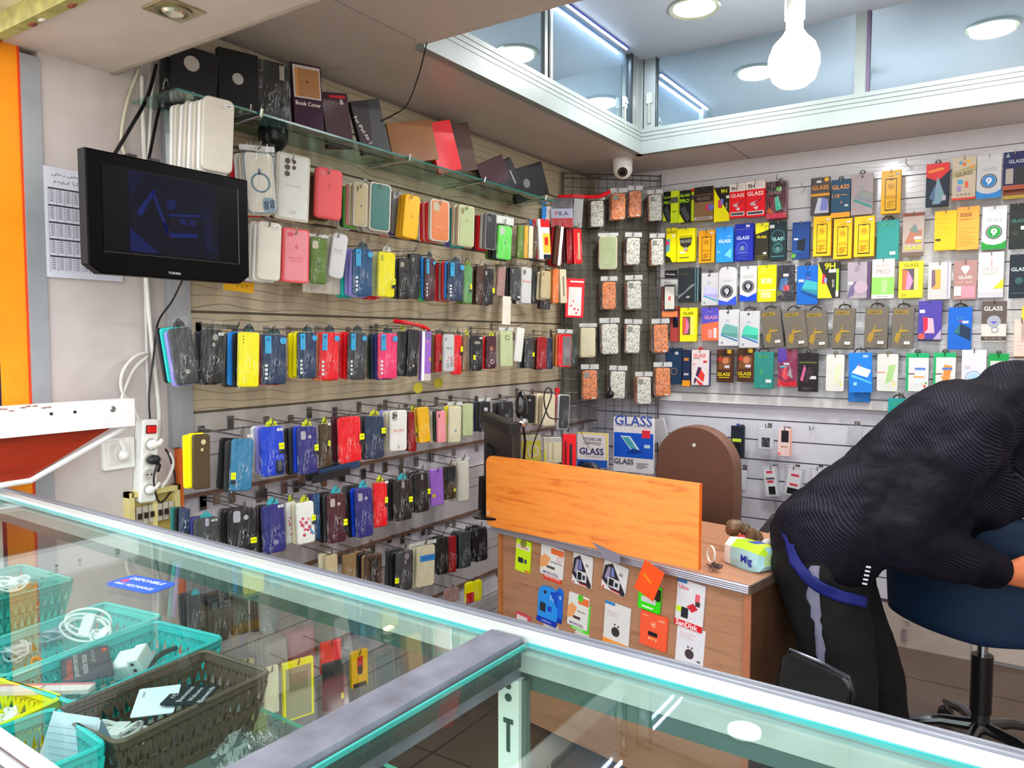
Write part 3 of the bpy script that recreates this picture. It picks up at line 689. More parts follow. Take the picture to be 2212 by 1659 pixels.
put('L', 846, 868, 414, 506, K, 'grey', 'grey marbled case beside the amber one', T1, 2, .15, ('purple', 'white', 'white', 'pink', 'deep blue'), .014, c='v')
put('L', 871, 904, 421, 516, K, 'amber', 'amber case leaning to the right', T1, 6, .21, ('amber', 'gold'), .014, logo='#d89410', lz=0, c='dots', cc='#d07810', r=.2)
put('L', 899, 916, 436, 516, K, 'gold', 'dark golden case behind the amber one', T1, 4, .12, ())
put('L', 931, 968, 434, 520, K, 'orange', 'orange case with pale square cutout', T1, 1, .22, ('cream', 'red', 'pink', 'red', 'white'), .013, rim='clear', c='sq', cc='#cdbda0', txt=[('iPhone 11', .5, .34, .45, '#f0d8c0')])
put('L', 991, 1022, 446, 531, K, 'pale green', 'pale green case in clear tray', T1, 2, .21, ('cream', 'clear', 'turquoise', 'purple', 'violet'), .014, rim='cream', c='v', cc='#8c7c50', logo='#b0b070', lz=.12)
put('L', 1049, 1070, 462, 538, K, 'dark grey', 'charcoal case next to red one', T1, 3, .2, ('grey', 'light grey', 'red', 'dark red', 'black'), .014, rim='grey', c='sq', cc='#6c6c6c')
put('L', 1074, 1104, 488, 561, K, 'lime', 'lime green case in clear bag', T1, 3, .2, ('dark green', 'black', 'olive'), .02, bag='card', hh=.3, c='sq', cc='#b8c8b4', logo='#3f9c3c', lz=0, bw=1.25)
for x0, x1, c, n in ((1117, 1130, 'olive', 'green and yellow patterned case'), (1131, 1139, 'gold', 'narrow golden case'), (1141, 1150, 'cream', 'narrow cream case'), (1151, 1158, 'olive brown', 'narrow brown case')):
    put('L', x0, x1, 488, 558, K, c, n, T1, 2, .18, (), bag=1, hk=c == 'gold')
put('L', 1162, 1186, 474, 560, 'pack', 'white', 'white and red carton with yellow panel', T1, -4, .2, ('red', 'sky blue'), .02, cat='boxed phone case', name='boxed_phone_case', ops=[('r', .2, .8, 1, 1, '#e01820'), ('r', .35, .15, 1, .65, '#f0b43c'), ('r', .5, .35, .8, .55, '#d02020'), ('r', .35, 0, 1, .12, '#20242c')])
put('L', 1186, 1200, 490, 572, 'pack', 'kraft', 'slim brown carton leaning right', T1, 8, .12, (), cat='boxed phone case', name='boxed_phone_case')
put('L', 1197, 1212, 488, 573, 'pack', 'brown', 'dark brown carton with bright white edge', T1, 7, .18, ('dark red', 'brown'), .02, cat='boxed phone case', name='boxed_phone_case', ops=[('r', .6, 0, 1, 1, '#f4ead8')])
put('L', 1224, 1238, 494, 570, K, 'dark red', 'dark red glossy case near the corner', T1, -2, .14, ('burgundy', 'mauve'), .02, bag=1)
put('L', 1239, 1256, 494, 570, K, 'red', 'bright red case nearest the corner', T1, -3, .17, ('dark red',), .02, bag=1, ops=[('r', .45, .1, .75, .9, '#d8b090')])
T2 = 'second row of left wall'
put('L', 556, 606, 480, 606, K, 'clear', 'clear case with small white label', T2, 3, .23, ('white', 'clear', 'white', 'clear', 'mauve', 'violet', 'mauve'), .019, c='sq', cc='#dcd4c8', price=(.25, .42), r=.18)
put('L', 613, 664, 497, 608, K, 'pink', 'pink case with apple mark', T2, 2, .23, ('white', 'white', 'red'), .013, rim='coral', logo='#f06a7c', txt=[('iPhone 7/8 Plus', .5, .45, .6, '#d83850'), ('Silicone Case', .5, .4, .45, '#d83850')], r=.1, c='apple', cc='#f06070')
put('L', 669, 705, 514, 613, K, 'olive', 'olive green case with square cutout', T2, 2, .2, (), c='sq', cc='#cfc6b4', logo='#38502c', lz=-.08, bag='card', hh=.08, txt=[('iPhone 12 Pro', .5, .28, .5, '#c8d4b0')])
put('L', 713, 746, 504, 602, K, 'light grey', 'frosted white case leaning right', T2, 9, .19, ('clear', 'white'), .025, txt=[('For iP', .45, .62, .5, '#8a8a90'), ('11 Pro', .45, .56, .4, '#d07878')], r=.28)
put('L', 655, 735, 592, 634, 'pack', 'clear', 'empty clear plastic sleeve under the cases', T2, 2, .12, (), cat='plastic sleeve', name='plastic_sleeve', hk=False, t=.004, bag=1)
put('L', 763, 803, 537, 640, K, 'deep blue', 'deep blue case with bright blue tag', T2, 1, .21, ('violet', 'violet', 'turquoise', 'turquoise'), .02, bag=1, strip=1, tab=('#16242c', 'ORIGINAL'), r=.2)
put('L', 795, 813, 553, 648, K, 'salmon', 'salmon case right of the blue one', T2, 2, .13, ('red',), .03)
put('L', 816, 852, 545, 642, K, 'yellow', 'bright yellow case in clear bag', T2, 2, .21, ('pale green', 'red'), .03, bag=1, c='v', cc='#b8b840', stk=(.38, -.14), tab=('#d8d4c4', None))
put('L', 861, 883, 558, 646, K, 'black', 'black case with large grey cutout', T2, 1, .2, ('dark grey', 'black'), .02, bag=1, c='sq', cc='#a9a59a')
put('L', 885, 907, 548, 645, K, 'dark grey', 'dark grey case leaning with grey cutout', T2, 4, .16, ('black',), .02, bag=1, c='v', cc='#a9a59a')
put('L', 917, 938, 557, 650, K, 'burgundy', 'burgundy case with blue tag', T2, 1, .2, ('sky blue', 'lime', 'dark red'), .016, bag=1, strip=1, tab=('#16242c', None))
put('L', 967, 1000, 567, 650, K, 'navy', 'navy case with blue tag', T2, 2, .2, ('sky blue', 'red', 'mauve', 'red', 'black'), .015, bag=1, strip=1, tab=('#16324c', None))
put('L', 1000, 1019, 575, 655, K, 'green', 'green case with yellow sticker', T2, 2, .17, ('olive',), .03, bag=1, stk=(.25, -.05), tab=('#a8c818', 'CASE'))
put('L', 1028, 1042, 576, 658, K, 'brown', 'dark brown case beside a black one', T2, 3, .17, ('brown', 'beige'), .02, bag=1)
put('L', 1044, 1065, 580, 658, K, 'black', 'black case with yellow sticker', T2, 2, .18, ('brown', 'dark grey'), .02, bag=1, c='v', cc='#b0aca0', stk=(.42, -.1))
put('L', 1073, 1090, 578, 640, K, 'mauve', 'smoky pink case leaning outward', T2, 6, .15, (), bag=1)
put('L', 1085, 1103, 640, 702, 'pack', 'clear', 'long clear plastic strip dangling from row', T2, 2, .17, (), cat='plastic sleeve', name='plastic_sleeve', hk=False, t=.003)
put('L', 1102, 1122, 576, 649, K, 'dark grey', 'charcoal case with white price label', T2, 1, .18, ('black', 'grey'), .02, bag=1, c='v', cc='#8c8c8c', price=(.3, -.4))
put('L', 1125, 1147, 578, 656, K, 'light grey', 'pale case with black camera holes', T2, 2, .18, ('white', 'dark grey'), .02, bag=1, c='cam', txt=[('Redmi', .5, .62, .7, '#e04848')])
put('L', 1149, 1161, 585, 656, K, 'dark grey', 'narrow slate case by the pale case', T2, 0, .12, (), bag=1)
put('L', 1168, 1188, 585, 646, K, 'beige', 'beige case in clear bag', T2, 3, .17, ('cream',), .02, bag=1, c='v', cc='#8c7c68')
put('L', 1164, 1186, 642, 668, 'pack', 'black', 'crumpled black pouch under the cases', T2, 3, .12, (), cat='pouch', name='pouch', hk=False, t=.02, bag=1)
put('L', 1193, 1206, 580, 655, K, 'orange', 'orange and gold case edge on', T2, 1, .15, ('gold', 'dark red', 'olive brown'), .016, bag=1)
put('L', 1209, 1223, 582, 655, K, 'cream', 'cream case beside the red packet', T2, -3, .16, ('beige',), .02, bag=1, ops=[('r', .35, .2, .6, .8, '#8c7a6a')])
put('G', 1222, 1261, 602, 686, 'pack', 'red', 'red packet with white flower window', 'beside the corner grid', 2, .14, (), cat='phone case', name='boxed_phone_case', ops=[('r', .14, .05, .86, .78, '#e4e2de'), ('p', (.55, .4, .8, .5, .76, .76, .6, .7), '#f6f6f6'), ('d', .3, .3, .05, '#e03040'), ('d', .5, .22, .06, '#e03040'), ('d', .42, .42, .05, '#e86070'), ('d', .7, .2, .05, '#e03040'), ('d', .6, .12, .05, '#c82030'), ('r', .2, .9, .95, .94, '#fbe0e0')])
put('G', 1190, 1237, 451, 492, 'pack', '#c81424', 'red and white FILA card in clear bag'.replace('FILA', 'sports'), 'at the left corner', -1, .22, (), cat='packaged accessory', name='packaged_pouch', bag=1, ops=[('r', 0, .5, 1, 1, '#b9bede'), ('t', 'FILA', .5, .75, .62, '#3c3440'), ('t', 'F', .25, .75, .12, '#d82020')])
put('G', 1190, 1237, 428, 452, 'pack', '#4e4a52', 'grey folded pouch above the sports card', 'at the left corner', -1, .21, (), cat='packaged accessory', name='packaged_pouch', bag=1)
put('G', 1170, 1190, 446, 478, 'pack', 'sky blue', 'small blue and white packet', 'at the left corner', 2, .2, (), cat='packaged accessory', name='packaged_pouch', ops=[('r', .5, 0, 1, 1, '#e8e8ea')])
put('G', 1238, 1258, 430, 492, 'pack', 'silver', 'silvery plastic bag bundle', 'beside the sports card', 4, .16, ('dark grey', 'kraft', 'kraft'), .02, cat='packaged accessory', name='packaged_pouch', bag=1)
T3 = 'third row of left wall'
put('L', 372, 421, 708, 830, K, 'dark grey', 'matte black case with small round hole', T3, -7, .2, ('violet', 'turquoise', 'black'), .02, bag=1, c='low', cc='#a9a49c', tab=('#1c1c20', None), bw=1.25)
put('L', 437, 481, 712, 828, K, 'black', 'glossy black case with two white labels', T3, 2, .2, ('black', 'dark grey'), .02, bag=1, c='top2', cc='#9a958c', price=(.34, .42), bw=1.25)
put('L', 514, 559, 718, 836, K, 'yellow', 'yellow case with sleeve icons', T3, 2, .2, ('black', 'sky blue', 'dark grey'), .024, bag=1, c='dots', cc='#8c8400', tab=('#16242c', 'ORIGINAL'), r=.12)
put('L', 566, 617, 723, 830, K, 'navy', 'navy case with blue tag', T3, 1, .2, ('dark red', 'black'), .02, bag=1, strip=1, tab=('#16242c', 'ORIGINAL'), r=.1)
put('L', 643, 683, 718, 817, K, 'navy', 'navy case in front of yellow one', T3, 1, .21, ('yellow', 'yellow'), .022, bag=1, strip=1, c='v', cc='#8c8462', tab=('#16242c', 'ORIGINAL'), r=.1)
put('L', 690, 731, 718, 821, K, 'red', 'red case with blue tag', T3, 2, .21, ('orange', 'red'), .02, bag=1, strip=1, tab=('#16242c', 'ORIGINAL'), r=.12)
put('L', 752, 790, 718, 820, K, 'dark grey', 'charcoal case in front of red one', T3, 2, .21, ('red', 'red', 'pink'), .02, bag=1, strip=1, tab=('#16242c', 'ORIGINAL'))
put('L', 817, 857, 720, 818, K, 'hot pink', 'hot pink case with blue tag', T3, 1, .21, ('indigo', 'navy', 'dark green'), .018, bag=1, strip=1, tab=('#16242c', 'ORIGINAL'), r=.12)
put('L', 858, 877, 716, 812, K, 'black', 'black case with column of icons', T3, 2, .17, (), bag=1, tab=('#a8b818', None), ops=[('r', .75, .3, .85, .36, '#ccc'.replace('ccc', 'cccccc')), ('r', .75, .4, .85, .46, '#cccccc'), ('r', .75, .5, .85, .56, '#cccccc'), ('r', .2, .02, .8, .12, '#6c6c70')])
put('L', 880, 903, 712, 812, K, 'black', 'leaning black case with round hole', T3, 4, .2, ('dark grey',), .02, bag=1, c='low', cc='#b0aca0')
put('L', 908, 928, 716, 822, 'pack', 'lilac', 'tall lilac box with white side', T3, 2, .21, (), cat='boxed phone case', name='boxed_phone_case', t=.02, tabtop='#b8b4b0', ops=[('r', 0, 0, .3, 1, '#f4f2f4'), ('r', .4, .84, .95, .97, '#7c70b0'), ('r', .3, 0, 1, .14, '#c8c0bc'), ('r', .45, .78, .6, .81, '#f0b020'), ('r', .8, .4, .95, .46, '#f0b020')])
put('L', 931, 939, 722, 806, K, 'mauve', 'thin smoky case edge on', T3, 1, .14, (), bag=1, hk=False)
put('L', 941, 953, 722, 804, K, 'red', 'narrow red case with yellow sticker', T3, 1, .17, ('kraft',), .02, bag=1, stk=(.1, -.1))
put('L', 957, 980, 723, 803, K, 'light grey', 'white case printed with a bicycle', T3, 1, .21, (), bag=1, c='bike', cc='#8c8c90', bw=1.1)
put('L', 974, 996, 724, 809, K, 'red', 'plain red case behind the bicycle case', T3, 1, .16, (), bag=1, stk=(.42, .15))
put('L', 999, 1014, 724, 802, K, 'kraft', 'bundle of brown cases in clear wrap', T3, 2, .17, ('clear', 'beige'), .015, bag=1, tab=('#e6ee10', None))
put('L', 1017, 1041, 725, 801, K, 'black', 'black case with wide cutout and label', T3, 1, .2, ('grey', 'black'), .016, bag=1, c='wide', cc='#9a978f', stk=(-.3, -.12), price=(.26, .43))
put('L', 1050, 1070, 726, 796, K, 'burgundy', 'dark case with pink portrait print', T3, 2, .19, ('red', 'dark red'), .018, bag=1, ops=[('d', .5, .62, .2, '#a8604c'), ('d', .62, .2, .22, '#d8d0d8'), ('d', .64, .2, .16, '#6c4040')], tab=('#e6ee10', None))
put('L', 1080, 1107, 716, 792, K, 'pale green', 'pale green case with dark square outline', T3, 0, .21, ('clear', 'kraft'), .02, bag='card', hh=.12, r=.12, ops=[('r', .35, .78, .7, .9, '#4c5448'), ('r', .39, .8, .66, .88, '#c3cf9e')])
put('L', 1112, 1129, 708, 782, K, 'white', 'white case seen leaning outward', T3, 8, .17, (), bag=1)
put('L', 1133, 1151, 730, 795, K, 'dark grey', 'slate case with yellow sticker', T3, 1, .19, ('black', 'grey'), .018, bag=1, c='v', cc='#7c7c80', stk=(.42, -.05))
put('L', 1160, 1180, 728, 797, K, 'dark red', 'dark maroon case in clear wrap', T3, 2, .18, ('brown', 'black'), .018, bag=1)
put('L', 1181, 1193, 730, 797, K, 'navy', 'narrow blue grey case in wrap', T3, 0, .14, (), bag=1, hk=False)
put('L', 1206, 1234, 722, 793, K, 'red', 'red framed case with grey picture', T3, 1, .2, ('orange', 'kraft'), .016, bag='card', hh=.16, ops=[('r', .25, .03, .97, .95, '#7c7478'), ('r', .35, .3, .85, .6, '#8f888c')])
put('L', 1236, 1246, 722, 790, K, 'dark green', 'narrow dark green case by the grid', T3, 1, .16, (), bag=1)
T4 = 'fourth row of left wall'
put('L', 416, 453, 938, 1056, K, 'olive brown', 'black brown case with small camera cutouts', T4, 1, .2, ('yellow', 'yellow'), .022, c='top2', cc='#c8b890', r=.16)
put('L', 499, 545, 948, 1060, K, 'steel blue', 'steel blue case leaning left', T4, 4, .21, ('dark grey', 'black'), .03, bag=1, c='dots', cc='#1f5a80', stk=(-.42, -.2), price=(.26, .56), hh=.24, bw=1.2)
put('L', 562, 613, 922, 1028, K, 'blue', 'royal blue case with yellow sticker', T4, -1, .21, ('violet', 'light grey'), .02, bag=1, c='mod', stk=(.36, .1), tab=('#e6ee10', 'CASE'), price=(.3, .44))
put('L', 643, 684, 922, 1024, K, 'indigo', 'indigo case with two grey cutouts', T4, -1, .21, ('blue', 'dark grey', 'black'), .02, bag=1, c='two', cc='#b4acb4', stk=(.42, .05), tab=('#e6ee10', 'CASE'))
put('L', 690, 713, 916, 1008, K, 'olive brown', 'brown case with yellow sticker', T4, 0, .18, (), bag=1, stk=(.3, .05), tab=('#e6ee10', 'CASE'), price=(.3, .5))
put('L', 716, 726, 920, 1006, K, 'grey', 'narrow grey case with black band', T4, 0, .14, (), bag=1, hk=False, ops=[('r', 0, .5, 1, .56, '#26262a')])
put('L', 731, 779, 900, 1000, K, 'red', 'vivid red case with yellow sticker', T4, -1, .21, ('burgundy',), .03, bag=1, stk=(.5, .05), c='dots', cc='#c01020')
put('L', 788, 829, 899, 990, K, 'navy', 'dark blue black case in shiny wrap', T4, 0, .21, ('black', 'dark grey', 'black'), .018, bag=1, stk=(.42, .15), tab=('#e6ee10', 'CASE'))
put('L', 841, 878, 886, 974, K, 'white', 'white case with black camera holes', T4, 1, .21, ('cream', 'clear', 'violet'), .018, bag=1, c='cam', txt=[('REDMI', .5, .5, .55, '#e05858'), ('8', .5, .1, .1, '#777777')])
put('L', 882, 899, 890, 975, K, 'dark red', 'dark red case with yellow clip', T4, 1, .18, ('brown',), .02, bag=1, stk=(.4, .05), tab=('#e6ee10', None))
put('L', 903, 927, 880, 956, K, 'amber', 'yellow amber case leaning left', T4, -4, .21, ('gold',), .02, c='none', r=.1, bag=1)
put('L', 944, 962, 888, 956, K, 'pink', 'pale pink case with camera dots', T4, -1, .2, ('dark green', 'cream'), .018, bag=1, c='v', cc='#26262a')
put('L', 968, 995, 878, 956, K, 'cream', 'cream case with small blue mark', T4, 2, .2, ('yellow', 'clear'), .018, bag='card', hh=.14, ops=[('r', .5, .3, .62, .36, '#3c8ab8')])
put('L', 998, 1021, 872, 942, K, 'pale green', 'pale translucent case beside cream one', T4, 1, .18, (), bag=1)
put('L', 1035, 1058, 868, 932, K, 'black', 'black case with pale sticker', T4, 1, .2, ('dark grey', 'navy', 'dark grey'), .016, bag='card', hh=.14, ops=[('r', .38, .7, .72, .82, '#c8ccd8')])
put('L', 1077, 1108, 868, 926, K, 'black', 'pair of black cases behind the lamp', T4, 0, .18, ('dark grey',), .03, bag=1, c='v', cc='#5c5c60')
put('L', 1129, 1155, 854, 914, K, 'black', 'black case with round central camera', T4, 2, .18, (), r=.12, ops=[('d', .5, .84, .08, '#a8a8a8'), ('d', .33, .84, .03, '#888888'), ('d', .67, .84, .03, '#888888')])
put('L', 1172, 1198, 852, 920, K, 'cream', 'cream beige case of thick stack', T4, 2, .2, ('beige', 'cream', 'beige', 'cream'), .018, bag=1)
put('L', 1199, 1206, 838, 912, 'pack', 'red', 'narrow red cardboard hang strip', T4, 2, .14, (), cat='packaging', name='cardboard_strip', hk=False)
put('L', 1206, 1228, 854, 926, K, 'dark grey', 'phone shaped case with white rim', T4, 4, .2, (), rim='light grey', bag=1)
T5 = 'fifth row of left wall'
put('L', 387, 409, 1098, 1150, K, 'navy', 'dark blue case behind counter rail', T5, 2, .16, ('black', 'teal'), .02, bag=1, c='low', cc='#7cb0c8')
put('L', 420, 471, 1118, 1196, K, 'dark grey', 'grey case with pale tall cutout', T5, 0, .2, ('indigo', 'black'), .02, bag=1, c='vr', cc='#a8a4b4', price=(.3, .42), tab=('#1f9ca4', None))
put('L', 494, 552, 1098, 1192, K, 'black', 'black case with square and round cutouts', T5, 1, .21, ('black', 'dark grey'), .025, bag=1, c='two', cc='#b0aab8', stk=(.38, -.25))
put('L', 567, 615, 1090, 1194, K, 'indigo', 'dark royal blue case in clear bag', T5, -2, .21, ('black',), .03, bag=1, c='low', cc='#8c8cb0', tab=('#26b8cc', None), price=(.3, .46))
put('L', 618, 640, 1084, 1172, K, 'white', 'white case with red blossoms, left one', T5, -1, .17, (), bag=1, c='flower', tab=('#c8d818', None))
put('L', 640, 678, 1084, 1174, K, 'white', 'white case with red blossoms, right one', T5, -2, .21, ('cream',), .02, bag=1, c='flower', stk=(.42, .1), tab=('#d8e018', None))
put('L', 677, 690, 1066, 1164, K, 'deep blue', 'narrow blue case beside blossom case', T5, 0, .17, ('indigo', 'navy'), .018, bag=1)
put('L', 707, 746, 1066, 1172, K, 'burgundy', 'smoky brown case with pale cutout', T5, -1, .21, ('dark grey', 'black', 'dark grey'), .02, bag=1, c='two', cc='#b8a8a8', stk=(.42, -.1), tab=('#26b8cc', None))
put('L', 768, 804, 1054, 1160, K, 'indigo', 'indigo case with square grey cutout', T5, -2, .21, ('blue', 'black', 'dark grey'), .02, bag=1, c='two', cc='#a8a4b4', tab=('#26b8cc', None))
put('L', 806, 835, 1042, 1138, K, 'red', 'red case with orange sticker', T5, 0, .2, (), bag=1, stk=(.38, .1), tab=('#e6ee10', 'C&A'.replace('&', '')), price=(.4, .5))
put('L', 850, 888, 1036, 1124, K, 'black', 'black case with oval cutouts', T5, -1, .21, ('black', 'dark grey', 'black'), .018, bag=1, c='vr', cc='#8c8c90', stk=(.4, 0), tab=('#26b8cc', None))
put('L', 896, 925, 1020, 1106, K, 'black', 'smooth black case with small holes', T5, -2, .2, ('dark grey', 'black'), .02, bag=1, c='vr', cc='#8c8c90', stk=(.45, 0))
put('L', 929, 957, 1012, 1092, K, 'lilac', 'lilac case with yellow round sticker', T5, -2, .2, (), r=.06, ops=[('d', .2, .28, .13, '#d8b818')])
put('L', 959, 984, 1006, 1078, K, 'olive brown', 'brown pouch with black panel', T5, 0, .19, ('brown',), .02, bag=1, ops=[('r', 0, .5, .9, 1, '#26282c'), ('d', .9, .25, .14, '#c8c818')])
put('L', 988, 1012, 996, 1082, K, 'clear', 'clear empty looking case in wrap', T5, 0, .18, ('clear', 'beige'), .02, bag='card', hh=.1)
T6 = 'sixth row of left wall'
put('L', 702, 728, 1198, 1262, K, 'beige', 'beige crumpled packets low on wall', T6, 0, .17, ('cream',), .03, bag=1)
put('L', 740, 768, 1196, 1262, K, 'kraft', 'smoky wrapped case beside beige packets', T6, 0, .17, (), bag=1)
put('L', 790, 824, 1196, 1262, K, 'brown', 'dark framed case with brown back', T6, 0, .2, ('kraft', 'black', 'kraft'), .02, bag=1, ops=[('r', .15, .1, .85, .9, '#241816')])
put('L', 855, 891, 1190, 1275, K, 'dark grey', 'dark smoky case with two holes', T6, 2, .2, ('black', 'dark grey'), .025, bag=1, c='top2', cc='#8c7c84', stk=(-.5, -.2))
put('L', 899, 938, 1178, 1266, K, 'cream', 'cream pouch with blue writing band', T6, 2, .2, ('cream', 'clear'), .02, bag='card', hh=.12, ops=[('r', .15, .62, 1, .78, '#1a8ae0'), ('t', 'LEOKKO', .55, .7, .6, -6, '#0c4a90')])
put('L', 944, 966, 1160, 1240, K, 'black', 'black case beside the cream pouch', T6, 0, .19, ('black', 'dark grey'), .02, bag=1)
put('L', 970, 984, 1158, 1236, K, 'dark red', 'narrow dark red and brown case', T6, 0, .17, ('kraft',), .02, bag=1)
put('L', 992, 1016, 1148, 1226, K, 'dark grey', 'wrapped charcoal case by the desk', T6, 0, .19, ('black', 'dark grey'), .02, bag=1)
put('L', 1022, 1052, 1140, 1212, K, 'black', 'black case nearest the desk', T6, -1, .19, ('black', 'black'), .02, bag=1, c='v', cc='#5c5c60')
T7 = 'bottom row of left wall'
for (x0, x1, y0, y1, c, n, o_) in ((405, 440, 1285, 1360, 'dark grey', 'dark wrapped case with blue tab', dict(tab=('#26b8cc', None))), (452, 492, 1290, 1385, 'black', 'black wrapped case', dict(c='two', cc='#50606a')),
        (505, 535, 1280, 1370, 'dark green', 'dark green wrapped case', {}), (560, 600, 1275, 1365, 'grey', 'grey wrapped case', {}), (1005, 1040, 1255, 1300, 'yellow', 'yellow and red crumpled packet', dict(ops=[('r', 0, 0, .5, .5, '#d02030')])),
        (960, 990, 1270, 1300, 'mauve', 'smoky crumpled packet', {})):
    put('L', x0, x1, y0, y1, K, c, n, T7, 0, .19, ('black', 'dark grey') if y1 > 1320 else (), .02, bag=1, **o_)
for (x0, x1, y0, y1, c, n, o_) in ((518, 548, 1425, 1520, 'beige', 'beige wrapped carton', {}), (572, 600, 1440, 1540, 'cream', 'cream wrapped carton', {}), (612, 675, 1425, 1550, 'yellow', 'yellow framed carton with grey window', dict(ops=[('r', .08, .03, .92, .9, '#a49c78'), ('r', .2, .5, .8, .8, '#8a8468')])),
        (693, 735, 1385, 1450, 'red', 'red topped carton', dict(ops=[('r', 0, 0, 1, .35, '#36383c')])), (700, 740, 1445, 1530, 'dark grey', 'dark carton with yellow dot', dict(ops=[('r', .85, .2, 1, .35, '#d8d018')])), (758, 792, 1405, 1482, 'amber', 'orange carton with red and black print', dict(ops=[('r', .35, .4, .7, .85, '#d02020'), ('r', .4, .35, .65, .6, '#26262a'), ('r', .1, 0, .9, .12, '#26262a')]))):
    put('L', x0, x1, y0, y1, 'pack', c, n, 'behind the glass counter', 0, .16, (), cat='boxed phone case', name='boxed_phone_case', **o_)
put('L', 688, 776, 1004, 1020, 'pack', 'navy', 'dark navy pouch lying across the hooks', T5, -7, .2, ('black',), .03, cat='pouch', name='pouch', hk=False, t=.012)
put('L', 675, 756, 1018, 1034, 'pack', 'black', 'black flat pouch wedged under navy pouch', T5, -7, .2, ('black',), .03, cat='pouch', name='pouch', hk=False, t=.012)
# two yellow paper discs dangling from the third row
for px, py, lb in ((903, 838, 'left yellow paper disc dangling below the lilac box'), (947, 827, 'right yellow paper disc dangling below the bicycle case')):
    P, rz = frame_at('L', .06, px, py); q = MB(); q.disc(0, 0, .022, -.001, .001, mat('#c8bc3c', .5), 20); q.ring(0, .024, .003, .0045, -.001, .001, STEEL, 10)
    tag(q.build('paper_tag', loc=P, rot=(0, 0, rz)), lb, 'tag')
# red strap lying on the hooks of the third row
wire('strap', [onx(850, 693, .12), onx(875, 697, .15), onx(905, 703, .17), onx(925, 712, .17)], .008, mat('#e01020', .4), 'flat red strap lying over the hooks of third row', 'strap')
wire('strap', [onplane(1205, 426, Vector((.1, 3.45, 2)), Vector((.675, -.737, 0))), onplane(1240, 424, Vector((.1, 3.45, 2)), Vector((.675, -.737, 0))), onplane(1290, 425, Vector((.1, 3.45, 2)), Vector((.675, -.737, 0))), onplane(1318, 414, Vector((.1, 3.45, 2)), Vector((.675, -.737, 0)))], .01, mat('#e01020', .4), 'red wrapped strip lying across the top of corner grid', 'strap')

# ---------------------------------------------------------------- CORNER GRID (wire rack across the corner)
def gridpt(s, z, off=0.0):   # s metres along the rack from the left wall
    off += .05
    return Vector((.0+.7375*s+.675*off, 3.548+.675*s-.737*off, z))
r = empty('wire_grid_rack', (.225, 3.754, 1.0)); tag(r, 'dark wire grid rack standing diagonally across the corner', 'display rack')
GM = mat('#5c5a56', .35, .8)
q = MB(); q.T = Matrix.Translation((-.225, -3.754, -1.0))
for k in range(12): s_ = .02+k*.047; q.tube([gridpt(s_, .62), gridpt(s_, 2.33)], .0016, GM, 5)
for k in range(24): z = .66+k*.0725; q.tube([gridpt(.02, z), gridpt(.545, z)], .0016, GM, 5)
for z in (2.30, 2.325): q.tube([gridpt(.012, z, .005), gridpt(.55, z, .005)], .003, GM, 6)
for s_ in (.012, .55): q.tube([gridpt(s_, .55), gridpt(s_, 2.335)], .005, GM, 8)
q.build('wire_mesh', r)
q = MB(); q.T = Matrix.Translation((-.225, -3.754, -1.0)); q.add([gridpt(.02, 1.13, -.026), gridpt(.54, 1.13, -.026), gridpt(.54, 2.2, -.026), gridpt(.02, 2.2, -.026), gridpt(.02, 1.13, -.034), gridpt(.54, 1.13, -.034), gridpt(.54, 2.2, -.034), gridpt(.02, 2.2, -.034)], [(0, 1, 2, 3), (7, 6, 5, 4), (0, 4, 5, 1), (1, 5, 6, 2), (2, 6, 7, 3), (3, 7, 4, 0)], mat('#57554a', .6, 0, .1)); q.build('shade_board', r, smooth=False)  # dark sheet standing in for the shade behind the hanging cases
LEO = [  # x0 x1 y0 y1 pattern stack text
 (1276, 1303, 434, 490, 'w', 'top row, first'), (1321, 1351, 418, 475, 'o', 'top row, second'), (1359, 1385, 413, 469, 'o', 'top row, third'), (1402, 1429, 421, 477, 'w', 'top row, fourth'),
 (1353, 1382, 514, 572, 'w', 'second row, middle'), (1407, 1433, 516, 573, 'w', 'second row, right'),
 (1301, 1330, 609, 668, 'o', 'third row, left'), (1355, 1385, 607, 668, 'w', 'third row, middle'),
 (1300, 1335, 700, 765, 'w', 'fourth row, second'), (1352, 1382, 702, 763, 'w', 'fourth row, third'), (1412, 1443, 701, 762, 'o', 'fourth row, right'),
 (1259, 1290, 800, 863, 'o', 'bottom row, first'), (1318, 1350, 802, 861, 'w', 'bottom row, second'), (1376, 1406, 815, 873, 'w', 'bottom row, third'), (1416, 1448, 795, 856, 'o', 'bottom row, right')]
for i, (x0, x1, y0, y1, p_, nm) in enumerate(LEO):
    M_ = LEO_O if p_ == 'o' else LEO_W; lb = ('orange' if p_ == 'o' else 'white')+' leopard print phone case in clear bag'
    P, rz = frame_at('G', .11, (x0+x1)/2, (y0+y1)/2, R(25)); ww, hh_ = size_at(P, rz, x0, x1, y0, y1)
    n_ = Vector((.675, -.737, 0))
    phone_case(P, rz, R(random.uniform(-2, 2)), ww, hh_, 'white', f'{lb}, {nm} on grid', dict(mat=M_, bag='card', hh=.22, bw=1.25, r=.16, c='sq' if i % 2 else 'none', cc='#8c8c88', price=(.25, -.44) if i % 3 else None))
    for k in range(3):
        Pb = P-n_*.024*(k+1)+Vector((0, 0, random.uniform(-.004, .004)))
        phone_case(Pb, rz+R(random.uniform(-4, 4)), R(random.uniform(-2, 2)), ww*.97, hh_*.98, ('kraft', 'dark grey', 'mauve')[(i+k) % 3], f'dark wrapped case, {ORD[k]} behind leopard case, {nm} on grid', dict(mat=(LEO_O if (i+k) % 2 else None) if k == 0 else None))
    hook('G', P, rz, P.z+hh_*.62, .12, f'metal hook of leopard case, {nm} on grid')
